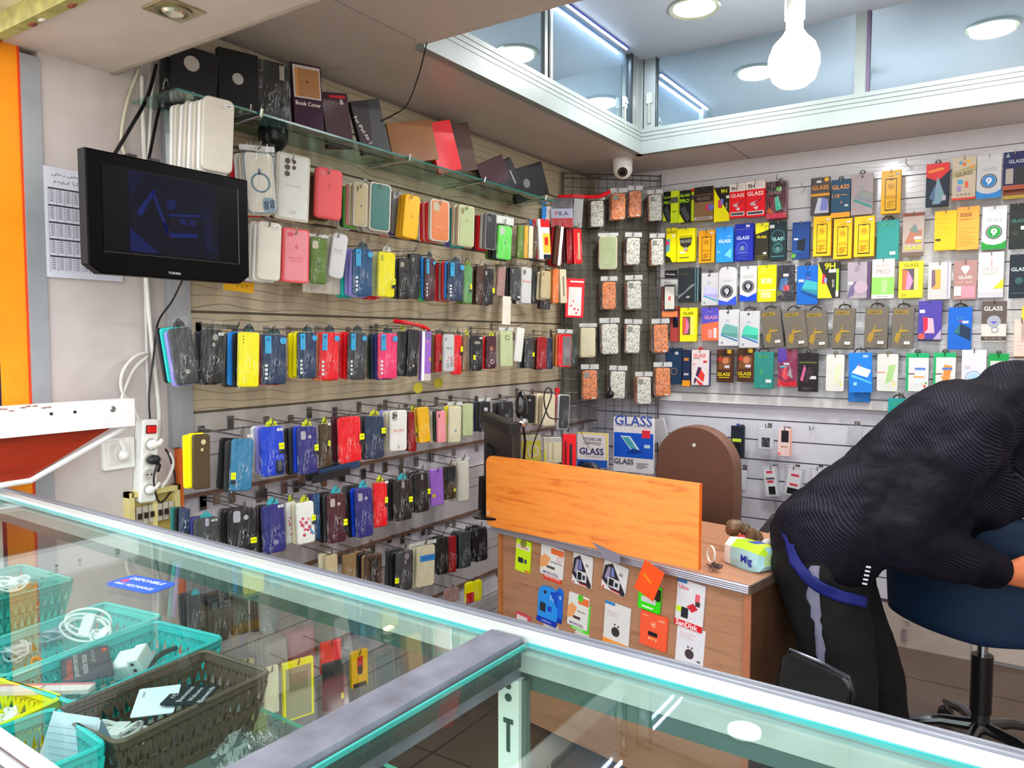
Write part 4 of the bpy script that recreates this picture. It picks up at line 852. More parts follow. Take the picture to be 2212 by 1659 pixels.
put('G', 1296, 1331, 512, 580, K, 'pale green', 'cream green case in clear bag', 'second row left on grid', 0, .12, ('cream', 'kraft'), .025, bag='card', hh=.14, bw=1.25, yaw=R(25), rim='cream')
put('G', 1434, 1459, 615, 672, K, 'black', 'case with white screen insert in clear bag', 'third row right on grid', 0, .12, ('dark red', 'brown'), .025, bag='card', hh=.2, bw=1.35, yaw=R(20), ops=[('r', .06, .06, .94, .94, '#e6e2d6'), ('r', .38, .4, .62, .56, '#e05040')], )
put('G', 1430, 1464, 672, 685, 'pack', 'orange', 'orange fruit printed bag bottom', 'third row right on grid', 0, .115, (), yaw=R(20), cat='packaging', name='plastic_pouch', hk=False, t=.006)
put('G', 1254, 1286, 708, 772, K, 'cream', 'cream case with small lettering in bag', 'fourth row left on grid', 0, .12, ('pale green', 'kraft'), .025, bag='card', hh=.16, bw=1.2, yaw=R(25), txt=[('Benks', .75, .06, .3, '#6c6250'), ('case', .55, .5, .2, '#a89c80')])
# small black headset capsule on its lead, and leads
q = MB(); q.ell((0, 0, 0), (.022, .02, .021), BLACK, 16, 10); q.lathe([(.008, .018), (.004, .04)], BLACK, n=10)
P = onplane(1318, 852, gridpt(.3, 1.2, .15), Vector((.675, -.737, 0))); tag(q.build('earphone_capsule', loc=P), 'small round black capsule hanging in front of leopard cases', 'accessory')
wire('cable', [P+Vector((0, 0, .04)), P+Vector((-.01, .0, .12)), P+Vector((0, .02, .2))], .002, BLACK, 'thin black lead holding the round capsule')

# ---------------------------------------------------------------- BACK WALL SCREEN PROTECTORS
B1, B2, B3, B4, B5 = ('top row of back wall', 'second row of back wall', 'third row of back wall', 'fourth row of back wall', 'fifth row of back wall')
def nineH(c, g='GLASS'): return [('t', g, .5, .68, .62, '#a4a4a8'), ('o', .5, .4, .34, '#50545c'), ('d', .5, .4, .27, c), ('o', .5, .42, .13, '#e8ecf4'), ('t', '9', .5, .39, .2, '#f0f4f8'), ('p', (0, 0, 1, 0, 1, .2, .8, .13, .5, .1, .2, .13, 0, .2), c)]
AMB = [('r', .2, .08, .24, .8, '#5a4410'), ('r', .76, .08, .8, .8, '#5a4410'), ('r', .2, .79, .8, .81, '#5a4410'), ('r', .2, .07, .8, .1, '#4a380c'), ('r', .42, .775, .58, .8, '#4a380c'), ('t', '9D', .5, .63, .2, '#a07a10'), ('o', .5, .63, .15, '#b88a10'), ('t', 'EDGE TO EDGE', .5, .4, .42, '#7c5c10'), ('t', 'GLUE FULL GLASS', .5, .36, .46, '#7c5c10'), ('l', .32, .28, .7, .16, 4, '#b88a14'), ('t', 'CERAMICS', .5, .86, .3, '#8c6a10'), ('r', .72, .88, .92, .93, '#d0c8c0')]
OLV = [('r', .1, .84, .72, .93, '#a08430'), ('t', 'REMAX', .4, .885, .5, '#5c5230'), ('p', (.12, .2, .3, .12, .42, .3, .4, .42, .2, .36), '#a8882c'), ('p', (.3, .38, .44, .44, .5, .6, .36, .46), '#a8882c'), ('p', (.4, .4, .78, .42, .78, .45, .42, .45), '#b8962c'), ('p', (.4, .44, .46, .6, .43, .6), '#8c7a4c'), ('p', (.36, .36, .6, .28, .42, .33), '#a8882c'), ('t', 'GLASS', .6, .07, .3, '#6c6450')]
def phn(a, c1, c2): return [('p', (.12, .32, .2, .5, .34, .62, .94, .5, .94, .2), a), ('p', (.14, .36, .34, .62, .94, .52, .94, .34), c1), ('p', (.12, .32, .94, .16, .94, .12, .14, .28), c2), ('t', 'CC', .45, .7, .2, '#9cb8d0'), ('r', .14, .06, .24, .12, '#9c9ca0'), ('d', .45, .92, .06, '#55585c')]
BIGG = lambda gc: [('t', 'GLASS', .5, .76, .86, gc)]
BK = 'pack'
P_ = lambda *a, **k: put('B', *a, **k)
P_(1435, 1453, 415, 478, BK, 'black', 'black box with lime GLASS PRO print, first', B1, ops=[('t', 'GLASS', .5, .8, .85, '#b8f020'), ('t', 'PRO', .5, .62, .85, '#b8f020'), ('p', (0, 0, .4, 0, 0, .3), '#e8f020'), ('p', (.1, .4, .5, .5, 1, .1, .6, 0), '#4c5054')], t=.03)
P_(1451, 1467, 413, 482, BK, '#d8f020', 'bright lime box side with grey band', B1, d=.11, ops=[('r', 0, .62, 1, .8, '#5c6058'), ('t', 'dxp', .5, .35, .5, '#58602c')], t=.03)
P_(1470, 1493, 412, 481, BK, 'black', 'black box with lime GLASS PRO print, second', B1, ops=[('t', 'GLASS', .5, .84, .9, '#b8f020'), ('t', 'PRO', .5, .67, .85, '#b8f020'), ('p', (0, 0, .5, 0, 0, .3), '#e8f020'), ('p', (.1, .44, .5, .5, 1, .14, .7, 0), '#4c5054')], t=.03)
P_(1493, 1501, 408, 478, BK, '#d8f020', 'thin lime box beside second GLASS PRO box', B1, d=.08, ops=[('r', 0, .9, 1, 1, '#e04020'), ('r', 0, .66, 1, .8, '#5c5048')], hk=False)
P_(1501, 1541, 404, 478, BK, 'kraft', 'brown and black box with GLASS window', B1, ops=[('r', 0, .78, 1, 1, '#2c2420'), ('r', 0, .56, 1, .76, '#3a2c24'), ('t', 'GLASS', .5, .66, .7, '#8c7c6c'), ('d', .78, .38, .2, '#c8404c'), ('d', .9, .38, .16, '#6c70c8'), ('r', .0, .04, 1, .12, '#c8beb0'), ('t', '------', .5, .08, .7, '#3c3430')], t=.02)
P_(1543, 1576, 405, 479, BK, 'yellow', 'yellow and black 9H box beside red boxes', B1, ops=[('p', (0, 1, 1, 1, 1, .2, .2, .8), '#201c10'), ('t', '9H', .65, .88, .4, '#f4ec20'), ('r', .28, .4, .55, .64, '#e04858'), ('r', .45, .5, .62, .66, '#7880e0'), ('r', .8, .66, 1, .74, '#e8e8e4'), ('t', 'GLASS', .84, .45, .38, 90, '#d8d8cc')])
for x0, x1, y0, y1, n_ in ((1577, 1611, 398, 471, 'left'), (1612, 1653, 392, 469, 'right')):
    P_(x0, x1, y0, y1, BK, 'red', f'red and white 9H GLASS box, {n_} one', B1, d=.09 if n_ == 'left' else .1, ops=[('r', 0, .78, 1, 1, '#e8dcd4'), ('t', '9H', .28, .87, .38, '#1c1c20'), ('t', 'GLASS', .5, .66, .84, '#f8e8e4'), ('l', .55, .95, .9, .86, 3, '#b0a8a0'), ('p', (.2, .36, .5, .3, .62, .46, .5, .44, .3, .42), '#d8b0b8'), ('p', (.5, .36, .86, .5, .84, .54, .46, .4), '#a82430'), ('p', (.4, .26, .6, .2, .66, .3), '#e8e0e0'), ('r', .08, .06, .95, .17, '#f0ece8'), ('r', .12, .08, .9, .15, '#4c4c50')])
P_(1656, 1699, 392, 472, BK, '#5a1424', 'dark red box with teal phone picture', B1, st=('grey', 'dark red'), ops=[('r', 0, .8, 1, 1, '#3c1418'), ('r', .1, .62, .75, .8, '#24382c'), ('t', 'GLASS', .42, .7, .6, '#c87c80'), ('r', .5, .74, .75, .84, '#70c860'), ('p', (.15, .58, .4, .6, .55, .2, .3, .2), '#7c2434'), ('p', (.42, .55, .6, .6, .8, .24, .5, .2), '#28c8a4'), ('r', 0, .0, 1, .14, '#e02c4c'), ('p', (0, .2, .4, .1, .2, .3), '#e06020')], bag=1)
P_(1752, 1793, 384, 464, BK, '#504c4c', 'dark grey box with orange GLASS lettering', B1, ops=[('t', 'GLASS', .5, .73, .86, '#f09820'), ('r', .02, .5, .98, .57, '#e8a020'), ('r', .3, .86, .55, .92, '#dddddd'), ('d', .82, .93, .12, '#f0b020'), ('p', (.2, .04, .4, .46, .9, .4, .95, .04), '#c8ccd8'), ('p', (.5, .1, .6, .46, .9, .4, .9, .1), '#8088d0')])
P_(1796, 1837, 388, 470, BK, '#24506c', 'blue box with orange GLASS 110 lettering', B1, tabtop='#1c1c20', ops=[('t', 'GLASS', .5, .8, .9, '#f09820'), ('t', '110', .25, .57, .38, '#f09820'), ('r', .5, .58, .85, .6, '#c88828'), ('r', 0, 0, 1, .13, '#f4a41c'), ('p', (.5, .36, .6, .4, .52, .44), '#e09050'), ('r', .72, .28, .9, .33, '#dddddd')])
P_(1839, 1886, 376, 464, BK, '#b0a4a6', 'grey box with slanted phone picture', B1, tabtop='#26262a', ops=[('d', .5, .93, .06, '#55505a'), ('p', (.12, .42, .5, .62, .96, .52, .96, .24), '#8c8c98'), ('p', (.2, .44, .5, .58, .96, .5, .96, .38), '#909a90'), ('p', (.12, .4, .96, .2, .96, .14, .14, .34), '#249890'), ('t', 'CC', .5, .68, .2, '#7c94b0'), ('d', .2, .14, .04, '#d8a040')])
P_(1904, 1946, 369, 462, BK, 'amber', 'amber box alone beside the bright glare', B1, ops=AMB, t=.02)
P_(2001, 2050, 354, 446, BK, '#1c2438', 'black box with red sunburst top', B1, tabtop='#1c1c20', ops=[('p', (0, .7, .5, .58, 1, .8, 1, 1, 0, 1), '#e01c1c'), ('p', (.1, .78, .8, .84, .7, .9, .1, .84), '#f08c20'), ('p', (.3, .05, .5, .7, .85, .2, .6, .05), '#7ca0b0'), ('p', (.15, .2, .4, .5, .4, .1), '#506c90'), ('r', .72, .12, .88, .24, '#b8b8c0')], t=.025)
P_(2057, 2108, 339, 432, BK, '#cdbfa6', 'cream box with colourful slanted lettering', B1, ops=[('p', (0, .52, 1, .66, 1, .8, 0, .66), '#b0a878'), ('d', .35, .86, .08, '#48a0c8'), ('d', .5, .82, .09, '#e87038'), ('d', .68, .88, .08, '#e8b030'), ('d', .82, .76, .09, '#e8a048'), ('t', 'GLASS', .5, .6, .7, -8, '#6c6440'), ('d', .35, .42, .12, '#40a8d8'), ('r', .55, .28, .68, .42, '#f05840'), ('r', .22, .2, .4, .32, '#a888c8'), ('t', 'o o o o', .5, .12, .6, '#8c8070'), ('r', 0, 0, 1, .05, '#d83828')])
P_(2110, 2163, 336, 429, BK, 'light grey', 'white box with blue 9H disc', B1, ops=nineH('#1a84d0'), t=.02)
P_(2167, 2216, 328, 410, BK, '#141c5c', 'navy box with white GLASS lettering', B1, ops=[('t', 'GLASS', .58, .74, .7, '#c0c4cc'), ('r', .12, .16, .45, .56, '#b0a8a0'), ('r', .5, .14, 1, .58, '#1c1c24'), ('p', (.1, .86, .3, .86, .2, .98), '#8ca8a8'), ('r', 0, 0, 1, .12, '#b05030')])
P_(2167, 2216, 410, 430, BK, '#8c4c34', 'brown and yellow box end under navy box', B1, d=.07, hk=False, ops=[('r', 0, 0, 1, .4, '#b89a30')])
# row 2
P_(1440, 1462, 493, 567, BK, 'yellow', 'yellow box with black corner beside leopard cases', B2, ops=[('t', 'GLASS', .5, .88, .9, '#2c2c1c'), ('p', (0, .28, .35, .35, .4, .7, 0, .66), '#5ca0b8'), ('p', (0, .5, .3, .52, .3, .6, 0, .64), '#e83c70'), ('p', (0, .0, .6, 0, .4, .14, 0, .2), '#2c2c1c'), ('d', .72, .76, .14, '#f0e8e0')])
P_(1464, 1502, 494, 566, BK, 'yellow', 'yellow box with dark crest emblem', B2, t=.024, st=('yellow',), ops=[('t', 'LENTICULE', .5, .76, .7, '#6c6410'), ('p', (.14, .72, .86, .72, .8, .5, .6, .42, .4, .42, .2, .5), '#3a3a30'), ('t', 'GLASS', .5, .62, .6, '#b8b8a8'), ('d', .5, .38, .12, '#b0b098'), ('p', (.3, .3, .7, .38, .6, .3), '#e08828'), ('r', .15, .26, .5, .31, '#f0e8d8'), ('r', .16, .12, .7, .14, '#444430')])
P_(1510, 1544, 498, 568, BK, '#f0a416', 'amber box left of the sky blue box', B2, ops=AMB)
P_(1548, 1585, 491, 567, BK, 'sky blue', 'sky blue box with white GLASS lettering', B2, ops=[('t', 'GLASS', .52, .6, .7, '#e8f4fc'), ('t', 'XS', .16, .3, .2, '#90c8f8'), ('p', (.5, .2, .9, .1, .9, .4), '#6cc8fc'), ('r', .65, .72, .9, .74, '#a0d0f8')], t=.024)
P_(1589, 1628, 484, 564, BK, '#1a28a0', 'royal blue box with pale crest', B2, t=.03, ops=[('t', 'GLASS', .45, .62, .7, '#c8d4e8'), ('o', .42, .36, .3, '#5868b8'), ('d', .42, .34, .14, '#6c7c9c'), ('r', .1, .2, .8, .22, '#5c70c0'), ('r', .1, .84, .8, .86, '#5c70c0'), ('l', .15, .14, .75, .06, 3, '#4860c0'), ('r', .62, .9, .82, .96, '#d8d8dc')])
P_(1633, 1661, 482, 561, BK, '#2a2618', 'black box with yellow top and GLASS', B2, ops=[('p', (0, .7, 1, .8, 1, 1, 0, 1), '#e8e020'), ('t', 'GLASS', .45, .62, .75, 6, '#e8d820'), ('o', .85, .85, .18, '#6c6820'), ('l', .1, .1, .9, .04, 2, '#8c8428'), ('r', .6, .14, .85, .2, '#c8c8c0')])
P_(1664, 1699, 479, 564, BK, '#16282c', 'black box with teal GLASS crest', B2, ops=[('t', 'GLASS', .5, .56, .8, '#a8d8d8'), ('o', .5, .32, .3, '#3c8c8c'), ('d', .5, .3, .16, '#587878'), ('r', .1, .1, .9, .13, '#387078'), ('r', 0, .84, .28, .92, '#c8ccd0'), ('o', .5, .62, .42, '#2c6468')], t=.022)
P_(1712, 1749, 480, 560, BK, '#143c7c', 'dark blue box with black phone shadow', B2, ops=[('p', (.3, .25, .3, .5, .8, .56, .7, .2), '#14202c'), ('r', .1, .52, .35, .57, '#c0c8d8'), ('d', .1, .1, .14, '#58a030'), ('r', .0, .2, .6, .22, '#2878b0'), ('l', .3, .9, .8, .7, 4, '#3060a0')], st=('grey',))
for x0, x1, y0, y1, n_ in ((1758, 1796, 468, 554, 'left'), (1802, 1841, 473, 560, 'middle'), (1846, 1889, 468, 555, 'right')):
    P_(x0, x1, y0, y1, BK, 'amber', f'amber screen protector box, {n_} of three together', B2, ops=AMB, t=.03, d=.09+.012*(n_ == 'right'))
P_(1894, 1942, 476, 563, BK, '#2a8a84', 'teal box with black loop', B2, loop=1, ops=[('t', 'REMAX', .5, .9, .5, '#4ca060'), ('r', .6, .14, .86, .22, '#c8ccc8'), ('t', 'glass', .5, .06, .3, '#4ca0a0')])
P_(1950, 1996, 460, 554, BK, '#a89890', 'greyish box with yellow GLASS lettering', B2, ops=[('r', 0, .92, 1, 1, '#7c3c24'), ('p', (.1, .3, .4, .62, .9, .6, .9, .3), '#a86c58'), ('p', (.3, .6, .6, .75, .8, .5), '#6c7c78'), ('t', 'GLASS', .5, .2, .8, '#d8dc30'), ('r', .6, .32, .88, .37, '#d0d030'), ('r', 0, 0, 1, .1, '#6c5c50'), ('r', .55, .38, .9, .45, '#c0bcc4')])
P_(2019, 2066, 456, 541, BK, '#f4b418', 'yellow half of the wide orange folder', B2, ops=[('r', .05, .24, .3, .3, '#4c3c10'), ('l', .1, .8, .9, .4, 8, '#e0a010')], t=.02)
P_(2067, 2115, 447, 540, BK, '#f0a040', 'orange box with brown nameplate', B2, ops=[('r', .15, .77, .65, .85, '#8c5c28'), ('t', 'CERAMIC', .4, .81, .45, '#f0a040'), ('l', .1, .72, .8, .7, 2, '#c87c30'), ('l', .1, .5, .85, .1, 9, '#e09438')], t=.02)
P_(2121, 2174, 446, 539, BK, 'light grey', 'white box with green 9H disc', B2, ops=nineH('#1c8c34'), t=.02)
P_(2180, 2216, 440, 538, BK, '#18201c', 'black box with teal GLASS word at edge', B2, ops=[('t', 'GLASS', .55, .62, .9, '#3c7470'), ('r', .7, .42, .95, .5, '#c8ccc8'), ('d', .4, .35, .2, '#2c3430')])
# row 3
P_(1467, 1512, 579, 653, BK, '#2c3236', 'dark slate box with grey blade print', B3, ops=[('p', (0, .2, .3, .3, .6, .5, .9, .55, .4, .3, 0, .1), '#7c8488'), ('r', .8, 0, .86, 1, '#50707c'), ('r', .93, 0, .96, 1, '#88c0c8'), ('t', 'GLASS', .3, .82, .4, '#5c5448'), ('r', .4, .12, .56, .18, '#a8a8ac')], t=.03)
P_(1437, 1462, 584, 600, BK, 'black', 'small black GLASS tab above the screen insert bag', B3, d=.16, hk=False, ops=[('t', 'GLASS', .5, .45, .8, 6, '#d0d0d0')])
P_(1516, 1553, 590, 660, BK, 'light grey', 'light box with cyan phone picture', B3, tabtop='#3a3c40', ops=phn('#b8a8e0', '#c8c8e8', '#28a8d0'))
P_(1554, 1592, 577, 659, BK, 'light grey', 'round topped white box with black 9H disc', B3, d=.1, r=.3, ops=[('t', 'GLASS', .5, .64, .5, '#b0b0b0'), ('o', .45, .36, .36, '#3c3840'), ('d', .45, .36, .28, '#34303c'), ('o', .45, .38, .13, '#e8ecf4'), ('t', '9', .47, .34, .2, '#e8ecf4'), ('p', (0, 0, 1, 0, 1, .24, .5, .08, 0, .14), '#3858d8')], t=.02)
P_(1599, 1635, 575, 651, BK, 'light grey', 'white box with black 9H disc, square top', B3, r=.06, ops=[('t', 'GLASS', .5, .7, .62, '#b0b0b0'), ('o', .5, .42, .36, '#3c3840'), ('d', .5, .42, .28, '#34303c'), ('o', .5, .44, .13, '#e8ecf4'), ('t', '9', .52, .4, .2, '#e8ecf4'), ('p', (0, 0, 1, 0, 1, .24, .5, .12, 0, .2), '#1848d0')])
P_(1637, 1677, 573, 652, BK, 'yellow', 'pale yellow box with faint squares', B3, ops=[('l', .15, .9, .6, .8, 3, '#e8e078'), ('r', .2, .5, .45, .64, '#f8f4a0'), ('r', .5, .5, .78, .64, '#f8f4a0'), ('r', 0, .3, 1, .34, '#e8e890'), ('r', .2, .1, .75, .28, '#f0d890')])
P_(1680, 1716, 573, 650, BK, '#2c2c38', 'dark box with blue phone and red disc', B3, bag=1, ops=[('p', (.1, .3, .2, .62, .6, .66, .6, .3), '#3c6ca8'), ('d', .55, .36, .2, '#c82c48'), ('r', .35, .68, .66, .76, '#d8d8dc'), ('d', .1, .22, .16, '#6c7830'), ('l', .2, .16, .8, .06, 3, '#5c5450')])
P_(1722, 1767, 574, 658, BK, '#0c62c0', 'blue box with teal phone picture', B3, tabtop='#1c1c20', ops=[('p', (.22, .38, .4, .6, .98, .52, .98, .24), '#2c8c9c'), ('p', (.24, .42, .42, .64, .98, .56, .98, .36), '#40b0b8'), ('p', (.2, .38, .98, .2, .98, .14, .22, .32), '#0c4880'), ('r', .08, .58, .34, .65, '#b8c8d0'), ('r', .46, .67, .6, .69, '#e84840'), ('l', .4, .84, .7, .76, 3, '#1c50a0')])
P_(1768, 1814, 566, 644, BK, '#26241a', 'black and yellow 9H box with sideways GLASS', B3, t=.022, ops=[('p', (0, 0, .68, 0, .05, .9, 0, 1), '#f8f020'), ('t', '9H', .55, .88, .5, '#e8e020'), ('r', .5, .7, .84, .79, '#d8dce0'), ('p', (.18, .4, .36, .4, .36, .62, .22, .68), '#e83048'), ('r', .3, .42, .42, .56, '#8898e0'), ('t', 'GLASS', .72, .4, .38, 90, '#c8c8c0'), ('r', .86, .2, .97, .8, '#a0d838'), ('r', .84, .03, .97, .2, '#d0d0c8')])
P_(1831, 1880, 566, 645, BK, '#a49aa4', 'purplish grey box with misty print', B3, ops=[('p', (0, 0, .3, .1, .4, .5, .1, .3), '#6c6088'), ('r', .86, 0, 1, 1, '#5c4468'), ('r', .05, .38, .25, .46, '#c8c8d0'), ('l', .3, .88, .6, .76, 4, '#8c8490'), ('d', .6, .3, .3, '#b8a0b0')])
P_(1884, 1932, 560, 645, BK, '#dcd8ce', 'white box with GLASS PRO and lime bottom', B3, ops=[('t', 'GLASS', .45, .84, .6, '#b8a89c'), ('t', 'PRO', .5, .68, .62, '#b0a094'), ('r', 0, .1, 1, .54, '#8cf060'), ('r', .0, 0, 1, .1, '#e4e0dc'), ('t', 'glass-m glass', .5, .05, .5, '#807870'), ('r', .45, .14, .7, .48, '#a8f088')], t=.02)
P_(1942, 1994, 565, 644, BK, '#f8ec30', 'yellow box with phone showing a planet', B3, t=.028, ops=[('r', .14, .22, .64, .8, '#5c5060'), ('r', .66, .22, .8, .8, '#f4f090'), ('p', (.16, .22, .4, .22, .52, .5, .4, .74, .16, .78), '#e87048'), ('p', (.3, .22, .48, .24, .6, .46, .5, .62, .36, .74), '#c890b8'), ('t', 'GLASS', .5, .9, .6, '#8c8420'), ('t', 'DP', .24, .08, .2, '#8c8428')])
P_(2005, 2054, 567, 647, BK, '#c4c2c2', 'pale grey box with orange phone screen', B3, ops=[('r', .16, .28, .56, .8, '#d8a848'), ('p', (.16, .28, .34, .4, .3, .8, .16, .8), '#786070'), ('r', .16, .28, .56, .33, '#f0a058'), ('r', .84, 0, .9, 1, '#a8a4b8')], t=.02)
P_(2060, 2110, 563, 647, BK, 'mauve', 'mauve box with white diamond and GLASS', B3, ops=[('p', (.3, .8, .5, .64, .7, .8, .64, .86, .36, .86), '#f0e4d4'), ('t', 'GLASS', .5, .57, .6, '#f0dcd4'), ('t', 'FULL GLUE', .5, .44, .62, '#f0b0a8'), ('r', .04, .1, .34, .34, '#e0dcdc'), ('r', .36, .04, .92, .34, '#d890a0')])
P_(2113, 2168, 545, 643, BK, '#d8d6ce', 'pale box with grey sketch and yellow corner', B3, ops=[('t', 'PRO+', .5, .63, .6, '#b0aca4'), ('t', 'GLASS', .5, .54, .6, '#b8b4ac'), ('r', .5, .68, .54, .86, '#d89088'), ('p', (.6, .2, 1, .42, 1, .2), '#e8d030'), ('r', 0, 0, 1, .12, '#c0bec4'), ('r', 0, .12, .1, .13, '#8c8c8c')])
P_(2180, 2216, 550, 644, BK, '#14202c', 'black box with pale GLA lettering at edge', B3, ops=[('t', 'GLASS', .6, .66, 1.0, '#c0ccd0'), ('d', .6, .4, .25, '#2c5858'), ('r', .1, .1, 1, .12, '#3c5868')])
# row 4
P_(1449, 1468, 662, 738, BK, '#c8504c', 'red and black box behind leopard case', B4, d=.06, ops=[('r', .3, .4, .9, .9, '#1c1c28'), ('d', .75, .66, .15, '#3048c0')], hk=False)
P_(1470, 1506, 665, 738, BK, '#f8f020', 'yellow box with phone and pink planet', B4, t=.02, ops=[('r', .16, .2, .62, .74, '#6c5c50'), ('p', (.18, .22, .42, .22, .5, .45, .42, .7, .18, .72), '#e86040'), ('p', (.32, .22, .46, .26, .56, .46, .5, .6, .38, .7), '#e880b0'), ('r', .64, .2, .84, .74, '#f4f070'), ('t', 'GLASS', .5, .84, .6, '#8c8418')])
P_(1516, 1553, 664, 736, BK, '#f0704c', 'purple and orange box with GLASS', B4, ops=[('p', (0, .5, 1, .58, 1, 1, 0, 1), '#5c54c0'), ('t', 'GLASS', .55, .7, .76, '#e8a0b0'), ('t', 'EASY', .5, .88, .3, '#8c84d8'), ('r', .4, .08, .66, .34, '#e8a098'), ('r', .72, .08, .9, .38, '#e0d8d8')])
P_(1553, 1597, 669, 747, BK, '#d4d6da', 'light box with teal phone picture, left', B4, ops=phn('#5c9c98', '#70b0a8', '#2c78a8'), tabtop='#3a3c40')
P_(1598, 1641, 672, 751, BK, '#ccced2', 'light box with teal phone picture, right', B4, ops=phn('#38a898', '#50d0b0', '#1870b8'), loop=1, d=.1)
for x0, x1, y0, y1, tl, n_ in ((1647, 1690, 669, 750, -7, 'first'), (1695, 1742, 670, 752, -7, 'second'), (1741, 1788, 671, 754, -4, 'third'), (1799, 1846, 666, 753, 2, 'fourth'), (1868, 1918, 664, 752, 1, 'fifth'), (1927, 1974, 664, 753, 1, 'sixth')):
    P_(x0, x1, y0, y1, BK, '#6e675c', f'olive brown box with gold star print, {n_} from left', B4, tilt=tl, loop=1, ops=OLV, price=(.22, -.36), d=.1 if n_ in ('second', 'fourth') else .085, st=('dark grey',) if n_ in ('first', 'fourth', 'fifth') else ())
P_(1984, 2034, 650, 737, BK, '#4c40a0', 'purple box with red and white phone', B4, t=.022, ops=[('p', (.28, .2, .2, .6, .64, .56, .72, .2), '#e8b0c0'), ('p', (.24, .2, .2, .6, .42, .58, .42, .3), '#d82848'), ('r', .05, .7, .28, .78, '#d8dce0'), ('d', .16, .12, .15, '#e05848'), ('p', (.6, 0, 1, 0, 1, .3), '#b0a0c0'), ('r', 0, 0, 1, .04, '#1c1c28')])
P_(2048, 2099, 664, 755, BK, '#0c62c8', 'blue box with dark phone picture', B4, tabtop='#3a3c40', loop=1, ops=[('p', (.24, .4, .5, .62, .96, .5, .96, .2), '#14304c'), ('p', (.24, .4, .5, .62, .5, .36), '#2c7080'), ('r', .6, .62, .86, .68, '#c0c8c8'), ('r', .46, .66, .6, .68, '#e05058'), ('t', 'CC', .5, .74, .3, '#4890d8')])
P_(2120, 2174, 651, 738, BK, '#d0d0c8', 'dark topped silver box with GLASS and ring', B4, t=.022, ops=[('r', 0, .44, 1, 1, '#5c504c'), ('t', 'GLASS', .46, .82, .76, '#e0e0dc'), ('d', .5, .5, .28, '#a0a4b0'), ('p', (.36, .5, .66, .5, .5, .44), '#5048c0'), ('r', 0, .03, 1, .13, '#4c403c'), ('t', '9H 2.5D HD', .5, .08, .7, '#a09890'), ('o', .55, .3, .14, '#8090a8')])
P_(2206, 2220, 662, 738, BK, '#f4cc40', 'yellow box cut by right photo edge', B4)
# row 5
P_(1438, 1473, 752, 829, BK, '#1c3c5c', 'dark blue box behind leopard case', B5, ops=[('o', .55, .35, .2, '#b07830'), ('r', .6, .82, .8, .9, '#c8c8c8'), ('r', .2, .9, 1, .94, '#102840')], d=.07, st=('navy',))
P_(1475, 1492, 756, 834, BK, '#1c2c50', 'navy box with orange foot', B5, ops=[('r', 0, 0, 1, .16, '#f0a020'), ('r', .2, .7, .8, .78, '#c88030'), ('r', .2, .3, .8, .36, '#b8b8c0')])
P_(1495, 1531, 756, 832, BK, '#e8dcdc', 'white box with red GLASS and guitar print', B5, t=.018, st=('blue', 'brown'), ops=[('t', 'GLASS', .48, .84, .76, '#e02838'), ('r', .1, .75, .5, .77, '#706060'), ('r', .7, .64, .92, .7, '#e03040'), ('p', (.2, .2, .5, .5, .8, .3, .7, .02, .5, .0), '#e84038'), ('p', (.15, .1, .4, .52, .62, .5, .2, .02), '#4c2858'), ('p', (.18, .24, .7, .04, .74, .08, .2, .3), '#e8e4ec'), ('t', '5D', .16, .6, .14, '#c85050')], tabtop='#d02030')
for x0, x1, y0, y1, n_ in ((1549, 1584, 755, 826, 'left'), (1593, 1630, 753, 825, 'right')):
    P_(x0, x1, y0, y1, BK, '#4c2c18', f'brown box with yellow GLASS and figure, {n_} one', B5, t=.018, ops=[('p', (.1, .4, .2, .8, .6, .9, .9, .7, .8, .4), '#7c4c2c'), ('d', .55, .66, .2, '#c87c58'), ('p', (.3, .78, .8, .82, .76, .92, .36, .9), '#2c1c14'), ('d', .22, .7, .12, '#c83030'), ('r', .66, .88, .9, 1, '#c8a020'), ('r', .5, .44, .8, .52, '#d0d0d8'), ('t', 'GLASS', .45, .25, .78, '#f0d818'), ('r', .14, .14, .8, .16, '#f0d818')])
P_(1629, 1671, 760, 839, BK, '#2a8a80', 'teal box hanging low with price label', B5, loop=1, ops=[('t', 'REMAX', .5, .87, .56, '#5c9c50'), ('p', (.3, .34, .44, .44, .42, .6, .3, .42), '#48a068'), ('r', .62, .16, .9, .25, '#dcdcdc'), ('t', 'glass', .5, .08, .3, '#58a8a0')])
P_(1681, 1722, 752, 835, BK, '#8c2050', 'red and purple box with phone pictures', B5, bag=1, ops=[('p', (0, .6, .5, .7, .4, 1, 0, 1), '#5830a8'), ('r', .3, .56, .6, .62, '#d8c8d8'), ('p', (.15, .3, .4, .56, .6, .2, .4, .16), '#e82848'), ('p', (.5, .3, .66, .54, .8, .2), '#a898a0'), ('p', (0, 0, 1, 0, 1, .16, .4, .12, 0, .2), '#d82030'), ('r', .1, .5, .4, .54, '#50c8d8')])
P_(1725, 1767, 763, 846, BK, '#1e1618', 'black box with pink phone shine', B5, tabtop='#1c1c20', ops=[('p', (.1, .3, .3, .7, .4, .6, .24, .26), '#c86090'), ('r', .05, .74, .95, .78, '#5c6830'), ('r', .58, .33, .92, .41, '#d8d8dc'), ('l', .2, .1, .8, .06, 2, '#6c6464'), ('p', (.4, .2, .8, .5, .6, .66, .36, .5), '#3c2830')])
def whitephone(c): return [('p', (.4, .2, .72, .28, .9, .72, .56, .7), c), ('d', .82, .18, .06, '#e8d840'), ('d', .8, .26, .05, '#f0b848')]
P_(1785, 1824, 766, 845, BK, '#dfe0d8', 'white box with faint green print, left', B5, r=.12, t=.02, tabtop='#6c6450', ops=whitephone('#dce4c0'))
